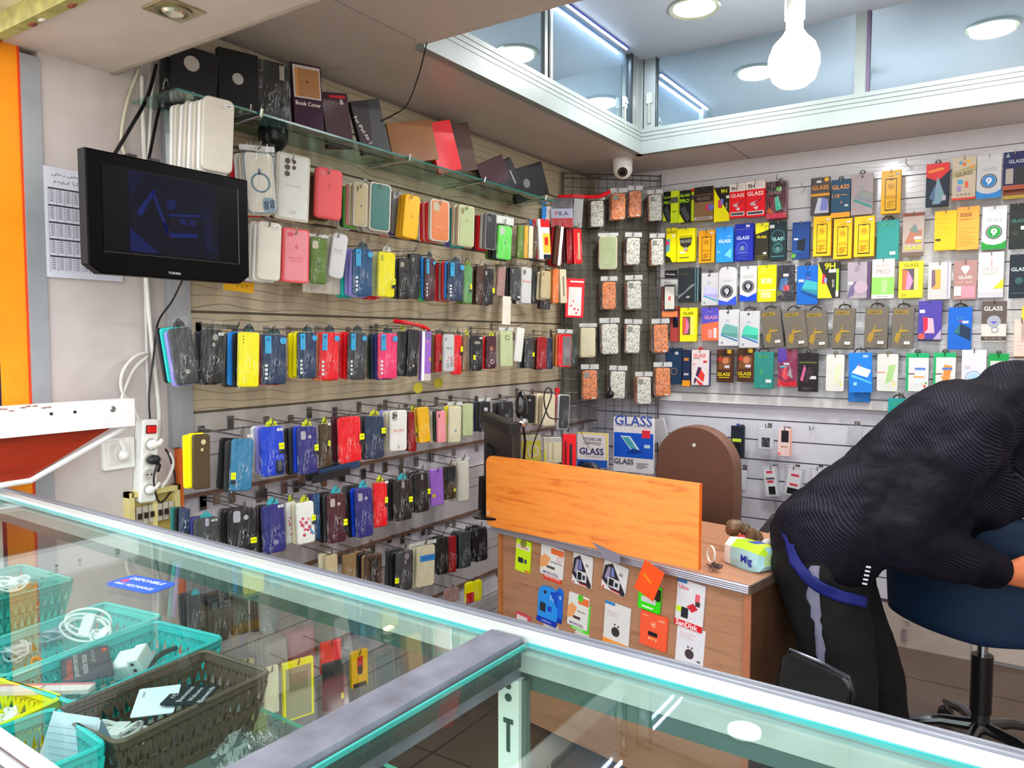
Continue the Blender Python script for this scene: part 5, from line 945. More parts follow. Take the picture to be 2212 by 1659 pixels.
P_(1834, 1884, 762, 848, BK, '#1a80e0', 'bright blue box with white phone picture', B5, tilt=-2, loop=1, d=.1, ops=[('p', (.12, .5, .4, .68, .96, .56, .8, .38), '#e4f4f8'), ('p', (.1, .46, .96, .26, .96, .22, .12, .4), '#5cc8e8'), ('r', .4, .68, .52, .7, '#e84858'), ('r', .62, .88, .84, .94, '#a8ccf0'), ('r', .2, .18, .34, .26, '#98d8e8')])
P_(1833, 1880, 800, 868, BK, '#2088e4', 'blue box hanging lower behind the blue one', B5, d=.06, hk=False, ops=[('l', .2, .12, .7, .08, 2, '#60b0f0')])
P_(1895, 1940, 765, 845, BK, '#dbddd6', 'white box with green phone print', B5, r=.1, t=.02, tabtop='#6c6450', ops=whitephone('#a8d088')+[('r', 0, .5, .4, .52, '#e88868')])
for x0, x1, y0, y1, n_, cc in ((1957, 2006, 763, 845, 'pale', '#d8e8e8'), (2016, 2064, 762, 846, 'striped', '#e89040')):
    P_(x0, x1, y0, y1, BK, '#1fae6c', f'green framed white box with {n_} phone print', B5, t=.016, tabtop='#2c3c30', ops=[('r', .12, .0, 1, .88, '#dcdedd'), ('p', (.4, .18, .7, .24, .86, .66, .5, .7), cc), ('r', .4, .56, .86, .62, '#5880c8'), ('r', .35, .36, .8, .4, '#f0a050'), ('d', .84, .14, .06, '#e84838'), ('d', .9, .22, .05, '#48b048'), ('r', .1, .45, .4, .47, '#6c4030')], st=('violet',) if n_ == 'pale' else ('amber',))
P_(2077, 2130, 756, 850, BK, '#dcdce4', 'white box with pale blue disc by jacket', B5, t=.02, ops=[('t', 'GL', .25, .6, .25, '#a8a8b4'), ('o', .5, .36, .34, '#9cb0d0'), ('d', .5, .36, .24, '#a8d0f0')])
P_(2134, 2178, 764, 850, BK, '#149c4c', 'green framed box half hidden by jacket', B5, ops=[('r', .1, 0, .9, .82, '#c8d0c4')], tabtop='#2c3c30')
P_(2190, 2222, 690, 770, BK, '#e0c8bc', 'pale pink box at right edge', 'above the jacket', ops=[('l', .2, .5, .9, .2, 4, '#e8a898')], st=('amber',))
P_(1918, 1964, 861, 935, BK, '#1f9c98', 'teal box hanging alone below the ledge', '', loop=1, ops=[('t', 'REMAX', .5, .86, .6, '#48a878')])
# empty hooks and clear clip on the top rows
for px, py, lb in ((1733, 400, 'empty metal hook in the gap of top row'), (1958, 350, 'empty metal hook in front of the bright glare'), (2020, 848, 'empty hook below the striped phone box'), (1750, 926, 'empty short hook on the lower white boards')):
    P, rz = frame_at('B', .1, px, py); hook('B', P, rz, P.z, .1, lb)
# lower boards: small accessories
B6 = 'on lower white boards'
P_(1580, 1608, 920, 988, BK, '#1c2430', 'small black box with lime stripe', B6, tabtop='#2c70c0', cat='packaged accessory', name='packaged_accessory', ops=[('r', .1, .5, .8, .6, '#c8e040'), ('r', .2, .16, .7, .46, '#101418')], t=.02)
P_(1638, 1671, 925, 970, BK, '#e0dfe6', 'clear pack holding a black square adapter', B6, cat='packaged accessory', name='packaged_accessory', ops=[('r', .25, .1, .78, .56, '#30303c')], bag=1)
P_(1681, 1710, 925, 985, BK, '#f0d2cc', 'pale pink pack with black window', B6, cat='packaged accessory', name='packaged_accessory', tabtop='#c8c4c8', ops=[('r', .25, .5, .8, .92, '#26242c'), ('t', 'MICRO', .5, .34, .5, '#c06050'), ('d', .12, .08, .1, '#e87050'), ('r', .9, 0, 1, 1, '#f0a090')])
P_(1588, 1612, 1016, 1058, BK, '#d8d8e0', 'white pack with black reader by chair', B6, cat='packaged accessory', name='packaged_accessory', ops=[('r', .1, .1, .6, .5, '#26262c')], bag=1)
P_(1650, 1681, 1008, 1072, BK, '#b9bac0', 'silver chain pack with red labels, left', B6, tilt=-8, cat='packaged accessory', name='packaged_accessory', ops=[('r', .12, .08, .88, .94, '#d8d8de'), ('r', .26, .78, .7, .86, '#d04050'), ('r', .26, .46, .7, .54, '#d04050'), ('r', .3, .08, .76, .34, '#1c1c22'), ('r', .2, .58, .8, .64, '#50505a')])
P_(1696, 1734, 1008, 1072, BK, '#b9bac0', 'silver chain pack with red labels, middle', B6, tilt=7, cat='packaged accessory', name='packaged_accessory', ops=[('r', .12, .08, .88, .94, '#d8d8de'), ('r', .3, .68, .76, .76, '#d04050'), ('r', .3, .36, .76, .44, '#d04050'), ('r', .2, .08, .8, .28, '#1c1c22')])
P_(1752, 1780, 1010, 1070, BK, '#b9bac0', 'silver chain pack half hidden by jacket', B6, tilt=-4, cat='packaged accessory', name='packaged_accessory', ops=[('r', .12, .08, .88, .94, '#d8d8de'), ('r', .3, .6, .7, .68, '#d04050')])
P_(1832, 1862, 920, 960, BK, '#c8c6d2', 'clear folded pack beside the jacket shoulder', B6, cat='packaged accessory', name='packaged_accessory', bag=1)
# tablet glass boxes standing behind the desk
P_(1248, 1313, 935, 1008, BK, '#e4dcdc', 'white and yellow tablet box with GLASS', 'behind the desk', yaw=R(8), d=.42, t=.02, hk=False, cat='boxed tablet glass', name='boxed_tablet_glass', ops=[('r', 0, .97, 1, 1, '#f0dc20'), ('r', .96, 0, 1, 1, '#f0dc20'), ('t', 'PREMIUM', .5, .82, .6, '#8c8890'), ('t', 'TEMPERED', .5, .7, .6, '#8c8890'), ('t', 'GLASS', .48, .46, .8, '#1c2c6c'), ('t', 'SCREEN PROTECTOR', .55, .31, .6, '#b0a8ac'), ('p', (0, 0, 1, 0, 1, .22, 0, .2), '#1c58b8'), ('p', (0, 0, .6, 0, .4, .12, .1, .16), '#142050')])
P_(1326, 1412, 902, 1020, BK, '#e6e2e6', 'white and blue tablet box with GLASS above', 'beside brown chair', yaw=R(4), d=.3, t=.02, hk=False, cat='boxed tablet glass', name='boxed_tablet_glass', ops=[('t', 'GLASS', .5, .94, .94, '#3c58b0'), ('t', 'GLASS ULTRA CLEAR GLASS', .5, .85, .9, '#a8a4ac'), ('r', .02, .27, 1, .72, '#1458d0'), ('p', (.18, .66, .42, .66, .66, .42, .5, .36), '#e4f4f4'), ('p', (.22, .64, .4, .64, .6, .43, .5, .39), '#4ca8b8'), ('r', .72, .64, .92, .78, '#e83048'), ('r', .78, .46, .92, .52, '#c8e0f0'), ('t', 'GLASS', .27, .19, .5, '#40404c'), ('l', .6, .18, .9, .1, 4, '#a8a4a8'), ('p', (.34, .36, .6, .36, .76, .4, .5, .44), '#0c3c98')])
P_(1404, 1440, 905, 955, BK, '#cfccd2', 'clear plastic bag folded beside tablet box', 'behind brown chair', d=.1, hk=False, cat='plastic bag', name='plastic_bag', tilt=-15, bag=1)
put('L', 1215, 1243, 938, 1008, BK, 'red', 'bright red cardboard display hanger', 'left of tablet boxes', d=.3, t=.03, cat='packaged accessory', name='packaged_accessory', yaw=R(40), ops=[('r', .1, 0, .3, .8, '#8c0c14'), ('r', .5, 0, .7, .7, '#2c2c34')])
put('L', 1174, 1212, 945, 998, BK, 'cream', 'clear topped box with cream sleeves', 'left of tablet boxes', d=.32, t=.03, cat='packaged accessory', name='packaged_accessory', yaw=R(40), bag=1, ops=[('r', 0, 0, .1, .5, '#d8d020'), ('r', .2, .1, .24, .8, '#a89c84'), ('r', .5, .1, .54, .8, '#a89c84'), ('r', .1, .85, 1, 1, '#b8b8bc')])
put('L', 1126, 1168, 940, 996, BK, '#c8c440', 'yellow cable pack with coiled white lead', 'behind the monitor', d=.4, t=.02, cat='packaged accessory', name='packaged_accessory', yaw=R(40), bag=1, ops=[('o', .6, .4, .3, '#d8d8d4'), ('o', .56, .42, .24, '#c8c8c4'), ('r', 0, .8, 1, 1, '#c4c0b4')])

# ---------------------------------------------------------------- GLASS SHELF WITH TABLET COVERS
r = empty('glass_shelf', (.1, 2.25, 2.10)); tag(r, 'long glass shelf high on the left wall on metal brackets', 'shelf')
q = MB(); q.box((-.078, -1.06, -.003), (.13, .90, .003), SHELFG); q.box((.13, -1.06, -.003), (.1315, .90, .003), mat('#1f6e62', .2)); q.build('glass_panel', r, smooth=False)
for y in (-.8, -.16, .3, .78):
    q = MB(); q.cbox((-.085, y, -.05), (.004, .02, .12), CHROME); q.tube([(-.083, y, -.012), (.02, y, -.010), (.135, y, -.006)], .004, CHROME, 8); q.tube([(.135, y, -.006), (.142, y, .012)], .004, CHROME, 8); q.build('bracket', r)
def cover(cx, cy, w_, h_, tilt, col, label, ops=(), d=.13, yaw=None, bag=0, t=.022, nm='boxed_tablet_cover'):
    return put('L', cx-w_/2, cx+w_/2, cy-h_/2, cy+h_/2, BK, col, label, '', tilt=tilt, d=d, hk=False, cat='boxed tablet cover', name=nm, ops=list(ops), t=t, yaw=yaw, bag=bag)
cover(360, 180, 26, 110, 2, '#16181a', 'narrow black tablet box at the shelf end', bag=1, d=.08)
cover(418, 170, 96, 128, 4, '#131416', 'black tablet box with large oval window', [('d', .42, .72, .17, '#b0a8a0'), ('p', (.3, .06, .5, .12, .5, .26, .36, .2), '#c8bc9c'), ('p', (.52, .2, .76, .16, .6, .24), '#9c9890')])
cover(513, 188, 84, 150, 0, '#0d0e10', 'black tablet box with small oval window', [('d', .48, .6, .14, '#b0b0ac'), ('p', (.45, .12, .58, .1, .58, .2), '#a8a49c')], d=.11)
cover(586, 205, 72, 140, -1, '#26282a', 'dark grey tablet cover in clear bag', [('r', .72, .74, .86, .96, '#a8a098')], bag=1)
cover(662, 215, 62, 146, -3, '#34102c', 'purple Book Cover box with tan tablet', [('r', .04, .5, .96, .97, '#c8c0ba'), ('r', .1, .52, .92, .93, '#a8784a'), ('r', .1, .52, .2, .93, '#c88c50'), ('t', 'Book Cover', .5, .42, .86, '#e4dcd4'), ('d', .5, .74, .04, '#6c4024')], d=.14)
cover(726, 262, 56, 118, -8, '#3a0c1a', 'dark maroon box marked with letter B', [('t', 'B', .75, .84, .12, '#d8ccd0'), ('p', (0, .4, .06, .4, .5, 0, .4, 0), '#14080c'), ('r', .3, .9, .9, .95, '#c82030')])
cover(798, 275, 62, 112, -16, '#2e2024', 'dark box with slanted tablet lettering', [('t', 'For iPad Air 2', .2, .45, .9, 68, '#cfc6c6'), ('p', (.35, 0, 1, 0, 1, 1, .6, 1), '#353537')], d=.15)
cover(888, 308, 98, 86, -14, '#8a5418', 'golden brown tablet cover lying wide', [], d=.14, t=.03)
cover(957, 318, 52, 108, -18, 'red', 'bright red tablet cover on the shelf', [('o', .4, .5, .12, '#b80c18')], d=.16)
cover(980, 322, 80, 104, -16, '#5e443a', 'brown tablet cover behind the red one', [('t', 'Smart Case', .25, .5, .5, 70, '#7c6458')], d=.10, t=.02)
cover(1063, 372, 60, 54, -26, '#3c0e1c', 'maroon tablet cover slumped near shelf end', [], d=.14)
cover(1092, 380, 44, 62, -32, '#26262a', 'thin black cover between two tablet boxes', [('r', .7, .1, .76, .6, '#b0b0b0')], d=.13)
cover(1140, 395, 72, 72, -20, '#1c1d20', 'black tablet box with faint oval, last on shelf', [('d', .4, .5, .1, '#7c7c78')], d=.14, t=.03)
put('L', 705, 790, 214, 236, BK, '#a8a49c', 'clear plastic bag lying over tablet boxes', 'on the shelf', tilt=14, d=.1, hk=False, cat='plastic bag', name='plastic_bag', bag=1, ops=[('r', .5, .1, .9, .5, '#c83038'), ('r', .1, .1, .4, .8, '#c8c6c0')])
q = MB(); q.ell((0, 0, 0), (.05, .045, .06), mat('#14201c', .2, 0, .3, .8, 40), 14, 10); P = onx(590, 290, .1); tag(q.build('cable_bundle', loc=P), 'dark bundled cables hanging under the glass shelf', 'cable')

# ============================================================ TELEVISION, CALENDAR, WIRING
r = empty('television', (.25, 1.155, 1.75)); r.rotation_euler = (0, 0, R(90)); tag(r, 'black flat television on a wall arm at the left, dim blue picture', 'television')
W_, H_ = .445, .288
q = MB(); GB = mat('#030303', .35, 0, .05); GB.node_tree.nodes['Principled BSDF'].inputs['Specular IOR Level'].default_value = .08
pts = [(-W_/2+.03, -H_/2), (W_/2-.03, -H_/2), (W_/2, -H_/2+.022), (W_/2, H_/2), (-W_/2, H_/2), (-W_/2, -H_/2+.022)]
q.prism(pts, -.016, .018, GB, .003)
q.rrect(0, .0, W_*.7, H_*.7, .02, .018, .05, BLACK)
q.text('TOSHIBA', -.006, -H_/2+.014, .035, -.0165, mat('#c8ccd0', .3)); q.build('bezel', r)
q = MB(); sw, sh, sz = .372, .205, .012
q.box((-sw/2, -.0172, sz-sh/2), (sw/2, -.0162, sz+sh/2), mat('#05050a', .25, 0, .02))
mat('#05050a', .25, 0, .02).node_tree.nodes['Principled BSDF'].inputs['Specular IOR Level'].default_value = .12
sc_ = emit('#080a28', .2); y = -.0176
def quad(pts, m, yy=y): q.prism([(p[0]*sw, sz+p[1]*sh) for p in pts], yy, yy+.0003, m)
quad([(-.33, -.47), (.33, -.47), (.33, .48), (-.33, .48)], sc_)
b1 = emit('#14226c', .25); b2 = emit('#1a2c84', .25); b3 = emit('#2c1630', .2); b4 = emit('#0c1240', .25)
for P4, m in (([(-.33, -.2), (-.12, -.47), (-.33, -.47)], b1), ([(-.28, 0), (-.16, .3), (-.14, .3), (-.25, -.05)], b2), ([(-.16, .3), (-.05, -.2), (-.07, -.22), (-.17, .24)], b2), ([(-.33, .48), (-.2, .48), (-.3, .2), (-.33, .2)], b4),
              ([(-.05, .03), (.2, .08), (.2, .05), (-.05, .0)], b2), ([(-.05, -.2), (.16, -.17), (.16, -.22), (-.05, -.26)], b2), ([(-.04, -.02), (.0, -.02), (.0, -.12), (-.04, -.14)], b3), ([(.03, .0), (.08, .0), (.08, -.08), (.03, -.08)], b1),
              ([(.1, .0), (.15, .0), (.15, -.08), (.1, -.08)], b1), ([(-.07, .18), (.0, .22), (.0, .1), (-.06, .08)], b1), ([(-.1, -.08), (-.07, -.1), (-.03, -.4), (-.06, -.3)], b3), ([(.2, .2), (.26, .2), (.3, -.4), (.22, -.4)], b4)): quad(P4, m, y-.0003)
q.box((-sw/2, -.0182, sz-sh/2-.002), (sw/2, -.0165, sz-sh/2), mat('#2c2e30')); q.box((sw/2, -.0182, sz-sh/2), (sw/2+.002, -.0165, sz+sh/2), mat('#5c5e60'))
q.build('screen', r, smooth=False)
q = MB(); q.tube([(0, .05, 0), (0, .14, .01), (0, .235, 0)], .02, BLACK, 8); q.cbox((0, .238, 0), (.1, .012, .1), BLACK); q.build('wall_arm', r)
for dx in (-.1, -.04):
    q = MB(); q.cbox((dx, .01, H_/2+.004), (.022, .02, .012), BLACK); q.build('clip', r)
# calendar
r2 = empty('wall_calendar', (.004, 1.06, 1.75)); r2.rotation_euler = (0, 0, R(90)); tag(r2, 'white printed prayer time calendar half hidden by the television', 'calendar')
q = MB(); q.box((-.098, -.003, -.14), (.098, 0, .14), mat('#d8d8e4', .5, 0, .03)); dk = mat('#3a3a48', .5); q.T = Matrix()
q.text('شهر صفر لعام 1443', 0, .122, .16, -.0034, dk, hmax=.012, bold=0); q.text('مدينة الدار البيضاء', 0, .104, .15, -.0034, dk, hmax=.012, bold=0)
for b_ in range(5):
    z1 = .088-b_*.043; q.box((-.09, -.0036, z1-.004), (.09, -.003, z1), dk)
    for k in range(1, 7): q.box((-.09, -.0034, z1-.004-k*.0052), (.09, -.003, z1-.0046-k*.0052), mat('#8c8c9c', .5))
    for k in range(10): q.box((-.09+k*.02, -.0034, z1-.042), (-.0895+k*.02, -.003, z1), mat('#5c5c6c', .5))
    for k in range(6):
        for j in range(9): q.box((-.085+j*.02, -.0034, z1-.0082-k*.0052), (-.077+j*.02, -.003, z1-.0066-k*.0052), mat('#7c7c8c', .5))
q.build('printed_sheet', r2, smooth=False)
CW = mat('#e6e4de', .4); 
wl = lambda px, py, d=.012: onx(px, py, d)
wire('cable', [wl(300, 150), wl(275, 220), wl(262, 300), wl(275, 345)], .0045, mat('#d8d6c0', .4), 'thick cream cable curving down above the television, leftmost')
wire('cable', [wl(338, 140, .03), wl(318, 210, .05), wl(285, 270, .08), wl(248, 332, .12)], .005, BLACK, 'thick black cable slanting down to the television top')
wire('cable', [wl(341, 140, .02), wl(330, 190, .02), wl(320, 350, .02)], .004, CW, 'white cable running straight down to the television')
wire('cable', [wl(354, 150, .03), wl(352, 200, .04), wl(338, 260, .05), wl(320, 350, .08)], .0045, BLACK, 'black cable beside the white one above television')
wire('cable', [wl(306, 165), wl(308, 240), wl(312, 345)], .006, CW, 'white cable duct strip above the television')
wire('cable', [wl(395, 602, .2), wl(372, 650, .1), wl(342, 695, .03), wl(333, 760, .02), wl(322, 850, .02), wl(324, 905, .02)], .0028, BLACK, 'thin black cable looping down from under the television')
wire('cable', [wl(316, 595), wl(322, 680), wl(330, 760), wl(340, 850), wl(343, 900), wl(340, 940, .03), wl(325, 968, .055)], .0058, CW, 'thick white cable running down from television to power strip')
wire('cable', [wl(313, 597, .008), wl(315, 680, .008), wl(318, 800, .008), wl(322, 900, .008)], .004, mat('#cfcac8', .5), 'slim grey white duct beside thick white cable')
wire('cable', [wl(318, 762, .02), wl(290, 772, .03), wl(265, 805, .035), wl(264, 845, .03), wl(285, 875, .03), wl(299, 905, .03)], .005, mat('#dedbd2', .4), 'cream cable looping left, outer loop')
wire('cable', [wl(318, 770, .02), wl(292, 795, .025), wl(272, 835, .03), wl(262, 870, .03), wl(258, 935, .03)], .0045, CW, 'white cable looping left, inner loop to wall socket')
wire('cable', [wl(340, 1000, .05), wl(332, 1040, .05), wl(345, 1085, .03), wl(370, 1060, .02), wl(378, 1030, .02), wl(366, 985, .02), wl(357, 970, .02)], .0026, mat('#2a1c28', .4), 'thin dark cable hanging in a loop from power strip')
wire('cable', [wl(350, 1052, .05), wl(365, 1030, .03), wl(374, 1000, .02), wl(366, 978, .02)], .0048, CW, 'white cable curving up out of lowest strip socket')
# power strip
P = wl(316, 995, .02); r = empty('power_strip', P); r.rotation_euler = (0, R(4), R(90)); tag(r, 'white four socket power strip hanging on the wall with red switch', 'power strip')
q = MB(); q.rrect(0, 0, .05, .235, .008, -.018, .018, WHITE, .004); q.build('housing', r)
q = MB(); q.rrect(0, .09, .026, .02, .002, -.026, -.016, mat('#e01818', .3), .002); q.rrect(0, .09, .03, .024, .002, -.0195, -.017, mat('#2a1416')); q.build('switch', r)
for k, zz_ in enumerate((.048, .005, -.038, -.08)):
    q = MB(); q.ring(0, zz_, .016, .0205, -.021, -.016, CW, 24); q.disc(0, zz_, .016, -.0185, -.016, mat('#c9c6c0', .4), 20)
    for a in (-.006, .006): q.disc(a, zz_, .0024, -.0192, -.018, BLACK, 8)
    q.build('socket', r)
q = MB(); q.ell((0, -.03, .048), (.018, .014, .014), WHITE, 14, 8); q.tube([(0, -.035, .048), (.012, -.04, .05), (.022, -.035, .06)], .0065, WHITE, 8); q.build('plug', r)
q = MB(); q.ell((.004, -.03, .005), (.02, .014, .014), mat('#2c2c2e', .3), 14, 8); q.tube([(.01, -.035, .003), (.02, -.035, -.012), (.018, -.03, -.03)], .004, BLACK, 8); q.build('plug', r)
q = MB(); q.ell((0, -.026, -.08), (.015, .01, .013), WHITE, 14, 8); q.tube([(0, -.03, -.08), (.012, -.034, -.075), (.024, -.03, -.062)], .005, CW, 8); q.build('plug', r)
# wall socket
P = wl(256, 980, .006); r = empty('wall_socket', P); r.rotation_euler = (0, 0, R(90)); tag(r, 'square white wall socket with plug, left of the power strip', 'wall socket')
q = MB(); q.rrect(0, 0, .088, .085, .006, -.006, .006, WHITE, .002); q.rrect(0, 0, .062, .058, .004, -.0075, -.005, CW, .001); q.build('plate', r)
q = MB(); q.ring(.004, 0, .017, .021, -.011, -.006, CW, 24); q.ell((.005, -.018, -.004), (.014, .014, .016), WHITE, 12, 8); q.tube([(.005, -.024, 0), (.001, -.026, .02), (-.004, -.018, .04)], .006, WHITE, 8); q.build('plug', r)
# fuse box
P0 = onx(265, 1065, 0); r = empty('fuse_box', (0.0, 1.222, .95)); r.rotation_euler = (0, 0, R(90)); tag(r, 'cream electric fuse box low on the wall with a row of breakers', 'fuse box')
CR = mat('#e4d490', .45, 0, .06); q = MB()
for a, b_ in (((-.077, -.03, -.1), (-.062, 0, .075)), ((.062, -.03, -.1), (.077, 0, .075)), ((-.077, -.03, .06), (.077, 0, .075)), ((-.077, -.03, -.1), (.077, 0, -.085)), ((-.006, -.028, -.085), (.006, 0, .06))): q.box(a, b_, CR)
q.box((-.062, -.012, -.085), (.062, 0, .06), mat('#c2ae62', .5)); q.build('case', r, smooth=False)
for k in range(6):
    q = MB(); x = -.055+k*.0185+(.006 if k > 2 else 0); q.box((x, -.026, -.02), (x+.015, -.01, .03), mat('#c8bfae', .4)); q.box((x+.003, -.033, -.004), (x+.012, -.024, .012), mat('#3a2a26', .3)); q.build('breaker', r, smooth=False)
b = MB(); b.box((.001, 1.302, .3), (.03, 1.31, 1.13), mat('#e06a2c', .5, 0, .1)); struct(b.build('trim_6', smooth=False))
b = MB(); b.tube([onx(122, 853, .004), onx(122, 862, .004)], .002, mat('#d82818'), 6); b.build('x'); bpy.data.objects.remove(bpy.data.objects['x'])
# white flap with brown red board, standing open by the entrance wall
r = empty('counter_flap', (.12, .90, 1.2)); tag(r, 'raised white framed flap with dark red wooden underside at left edge', 'counter flap')
q = MB(); q.T = Matrix.Translation((-.12, -.90, -1.2)); WF = mat('#f2f1f2', .35, 0, .05, coat=.3)
q.box((.10, .60, 1.224), (.135, 1.108, 1.296), WF)
q.build('front_rail', r, smooth=False)
q = MB(); q.T = Matrix.Translation((-.12, -.90, -1.2))
def slab(p, th, m):  # p: four points; thickness along +x
    v = [Vector(a) for a in p]; v2 = [a-Vector((th, 0, 0)) for a in v]
    n = len(v); fs = [tuple(range(n)), tuple(reversed(range(n, 2*n)))]+[(i, (i+1) % n, n+(i+1) % n, n+i)[::-1] for i in range(n)]
    q.add(v+v2, fs, m)
slab([(.118, .60, 1.226), (.118, 1.06, 1.226), (.10, .86, 1.118), (.10, .60, 1.118)], .012, wood('red_board', '#a02c10', '#701a08', .35, (8, 1, 8), 3))
q.build('board', r, smooth=False)
q = MB(); q.T = Matrix.Translation((-.12, -.90, -1.2))
q.tube([(.112, 1.10, 1.222), (.105, .862, 1.112), (.105, .60, 1.108)], .007, WF, 8); q.build('lower_rail', r)
for yy in (.90, .955, 1.05, ): 
    q = MB(); q.T = Matrix.Translation((-.12, -.90, -1.2)); q.lathe([(.004 if yy < 1 else .008, .135), (.003 if yy < 1 else .005, .138)], BLACK if yy < 1 else STEEL, (0, yy, 1.272), 12, 'x'); q.build('screw', r)
q = MB(); q.T = Matrix.Translation((-.12, -.90, -1.2))
for k in range(18): q.ell((.136, .62+k*.016+random.uniform(0, .01), 1.292+random.uniform(-.006, .003)), (.001, .007, .002), mat('#b08880', .8), 8, 4)
q.build('flaking', r)
# yellow carton peeping out below the television
put('L', 484, 549, 598, 630, BK, 'amber', 'yellow paper card tucked under the television corner', '', tilt=5, d=.1, hk=False, cat='card', name='paper_card', t=.003, ops=[('t', '5 2 7', .6, .4, .4, '#a87c10')])

# ============================================================ DISPLAY COUNTER
CO = (.03, .842, 0); CA = R(-1.5); DEP = .553; TOPZ = 1.09; CL = 3.2
r = empty('display_counter', CO, CA); tag(r, 'long glass display counter with aluminium frame across the foreground', 'counter')
q = MB(); AL2 = mat('#83858f', .4, .5, .06); AL3 = mat('#d4d9d6', .28, .3, .03)
def railx(y0, y1, z0, z1, m): q.box((0, y0, z0), (CL, y1, z1), m)
# far rail: rounded outer lip, groove, bright inner strip
q.tube([(0, -.010, TOPZ-.006), (CL, -.010, TOPZ-.006)], .0105, AL2, 14)
railx(-.024, -.010, TOPZ-.03, TOPZ+.0022, AL2); railx(-.027, -.024, TOPZ-.03, TOPZ-.001, mat('#6c6e78', .4, .5)); railx(-.046, -.027, TOPZ-.03, TOPZ+.003, AL3)
railx(-.021, -.0195, TOPZ, TOPZ+.0035, mat('#c4c6ce', .2, .7)); railx(-.0145, -.0135, TOPZ, TOPZ+.0035, mat('#7c7e88', .2, .7))
railx(-.058, -.046, TOPZ-.036, TOPZ-.012, mat('#b4bcb8', .35, .2)); railx(-.052, -.03, TOPZ-.058, TOPZ-.03, mat('#46605a', .4, .3))  # dark green under-band: a dark reflection below the rail, put in as colour
q.build('far_rail', r)
q = MB(); q.tube([(0, -DEP+.010, TOPZ-.006), (CL, -DEP+.010, TOPZ-.006)], .0105, AL2, 14); railx(-DEP+.010, -DEP+.05, TOPZ-.04, TOPZ+.0022, mat('#d8d4d4', .3, .4)); railx(-DEP+.02, -DEP+.022, TOPZ, TOPZ+.004, mat('#8c8a90', .2, .7)); railx(-DEP+.032, -DEP+.034, TOPZ, TOPZ+.004, mat('#8c8a90', .2, .7)); q.build('near_rail', r)
q = MB(); q.box((0, -DEP+.01, TOPZ-.04), (.028, -.01, TOPZ+.002), mat('#b0b4ae', .35, .4)); q.box((.028, -DEP+.05, TOPZ-.03), (.034, -.05, TOPZ+.001), mat('#5c6660', .4)); q.build('end_rail', r)
xb = 1.5095
q = MB(); q.box((xb, -DEP+.05, TOPZ-.045), (xb+.047, -.05, TOPZ+.0025), mat('#8e8f9c', .42, .5, .3, .2, 22)); q.box((xb+.047, -DEP+.05, TOPZ-.03), (xb+.05, -.05, TOPZ-.004), mat('#45504e', .4)); q.build('cross_bar', r, smooth=False)
for x0, x1 in ((.034, xb-.001), (xb+.052, CL)):
    q = MB(); q.box((x0, -DEP+.05, TOPZ-.009), (x1, -.0465, TOPZ-.004), GLASS); q.build('glass_top', r, smooth=False)
    q = MB(); q.box((x0, -.0492, TOPZ-.0088), (x1, -.0466, TOPZ-.0035), mat('#28a8a8', .2)); q.box((x0-.001, -DEP+.05, TOPZ-.0088), (x0+.0015, -.0505, TOPZ-.0036), mat('#48b0a8', .2)); q.build('glass_edge', r, smooth=False)
q = MB()
for xp in (.004, xb+.012, 3.1):
    for yp in (-.05, -DEP+.02):
        q.box((xp, yp, 0), (xp+.028, yp+.024, TOPZ-.03), ALUW)
q.build('post', r, smooth=False)
# slotted upright (keyhole slots)
q = MB(); xs = xb+.022; q.box((xs, -.066, .08), (xs+.03, -.052, TOPZ-.045), ALUW)
dkm = mat('#2c4844', .5)
for k in range(12):
    z = .99-k*.08; q.box((xs+.008, -.0668, z), (xs+.022, -.0655, z+.006), dkm); q.box((xs+.0125, -.0668, z-.035), (xs+.0175, -.0655, z), dkm)
q.disc(xs+.015, 1.022, .005, -.0668, -.065, dkm, 12); q.disc(xs+.015, 1.036, .004, -.0668, -.065, dkm, 10)
q.box((xs+.03, -.06, .08), (xs+.036, -.05, TOPZ-.045), mat('#5c6c66', .4)); q.build('slotted_upright', r, smooth=False)
SZ = .865
q = MB(); q.box((.034, -DEP+.03, SZ-.006), (xb+.01, -.055, SZ), SHELFG); q.box((.034, -.0565, SZ-.0058), (xb+.01, -.055, SZ-.0005), mat('#6fc4b4', .2)); q.build('glass_shelf', r, smooth=False)
q = MB(); q.box((.02, -DEP+.006, .10), (CL, -DEP+.011, TOPZ-.04), GLASS); q.build('front_glass', r, smooth=False)
q = MB(); q.box((0.0, -DEP, 0), (CL, -.0, .08), mat('#b8bcba', .4, .4)); q.box((.02, -DEP+.02, .08), (CL, -.02, .1), mat('#8c7c6c', .5, 0, .1)); q.build('base', r, smooth=False)
# small things lying on top of the glass
P = onz(840, 1357, TOPZ-.002); q = MB(); q.cbox((0, 0, 0), (.008, .012, .003), mat('#e6e2b8', .5)); tag(q.build('paper_scrap', loc=P), 'tiny cream paper scrap on the glass counter top', 'paper scrap')
P4 = [onz(*p, TOPZ-.0035) for p in ((232, 1258), (300, 1240), (378, 1268), (310, 1285))]
cxx = sum(p.x for p in P4)/4; cyy = sum(p.y for p in P4)/4; ang = math.atan2(P4[1].y-P4[2].y, P4[1].x-P4[2].x)+math.pi
r = empty('blue_sticker', (cxx, cyy, TOPZ-.0035), 0); r.name = 'advert_sticker'; tag(r, 'blue printed sticker lying on the left glass top', 'sticker')
q = MB(); q.T = Matrix.Rotation(R(8), 4, 'Z') @ Matrix.Rotation(R(-90), 4, 'X'); q.rrect(0, 0, .1, .05, .012, -.001, 0, mat('#2a58c8', .35)); 
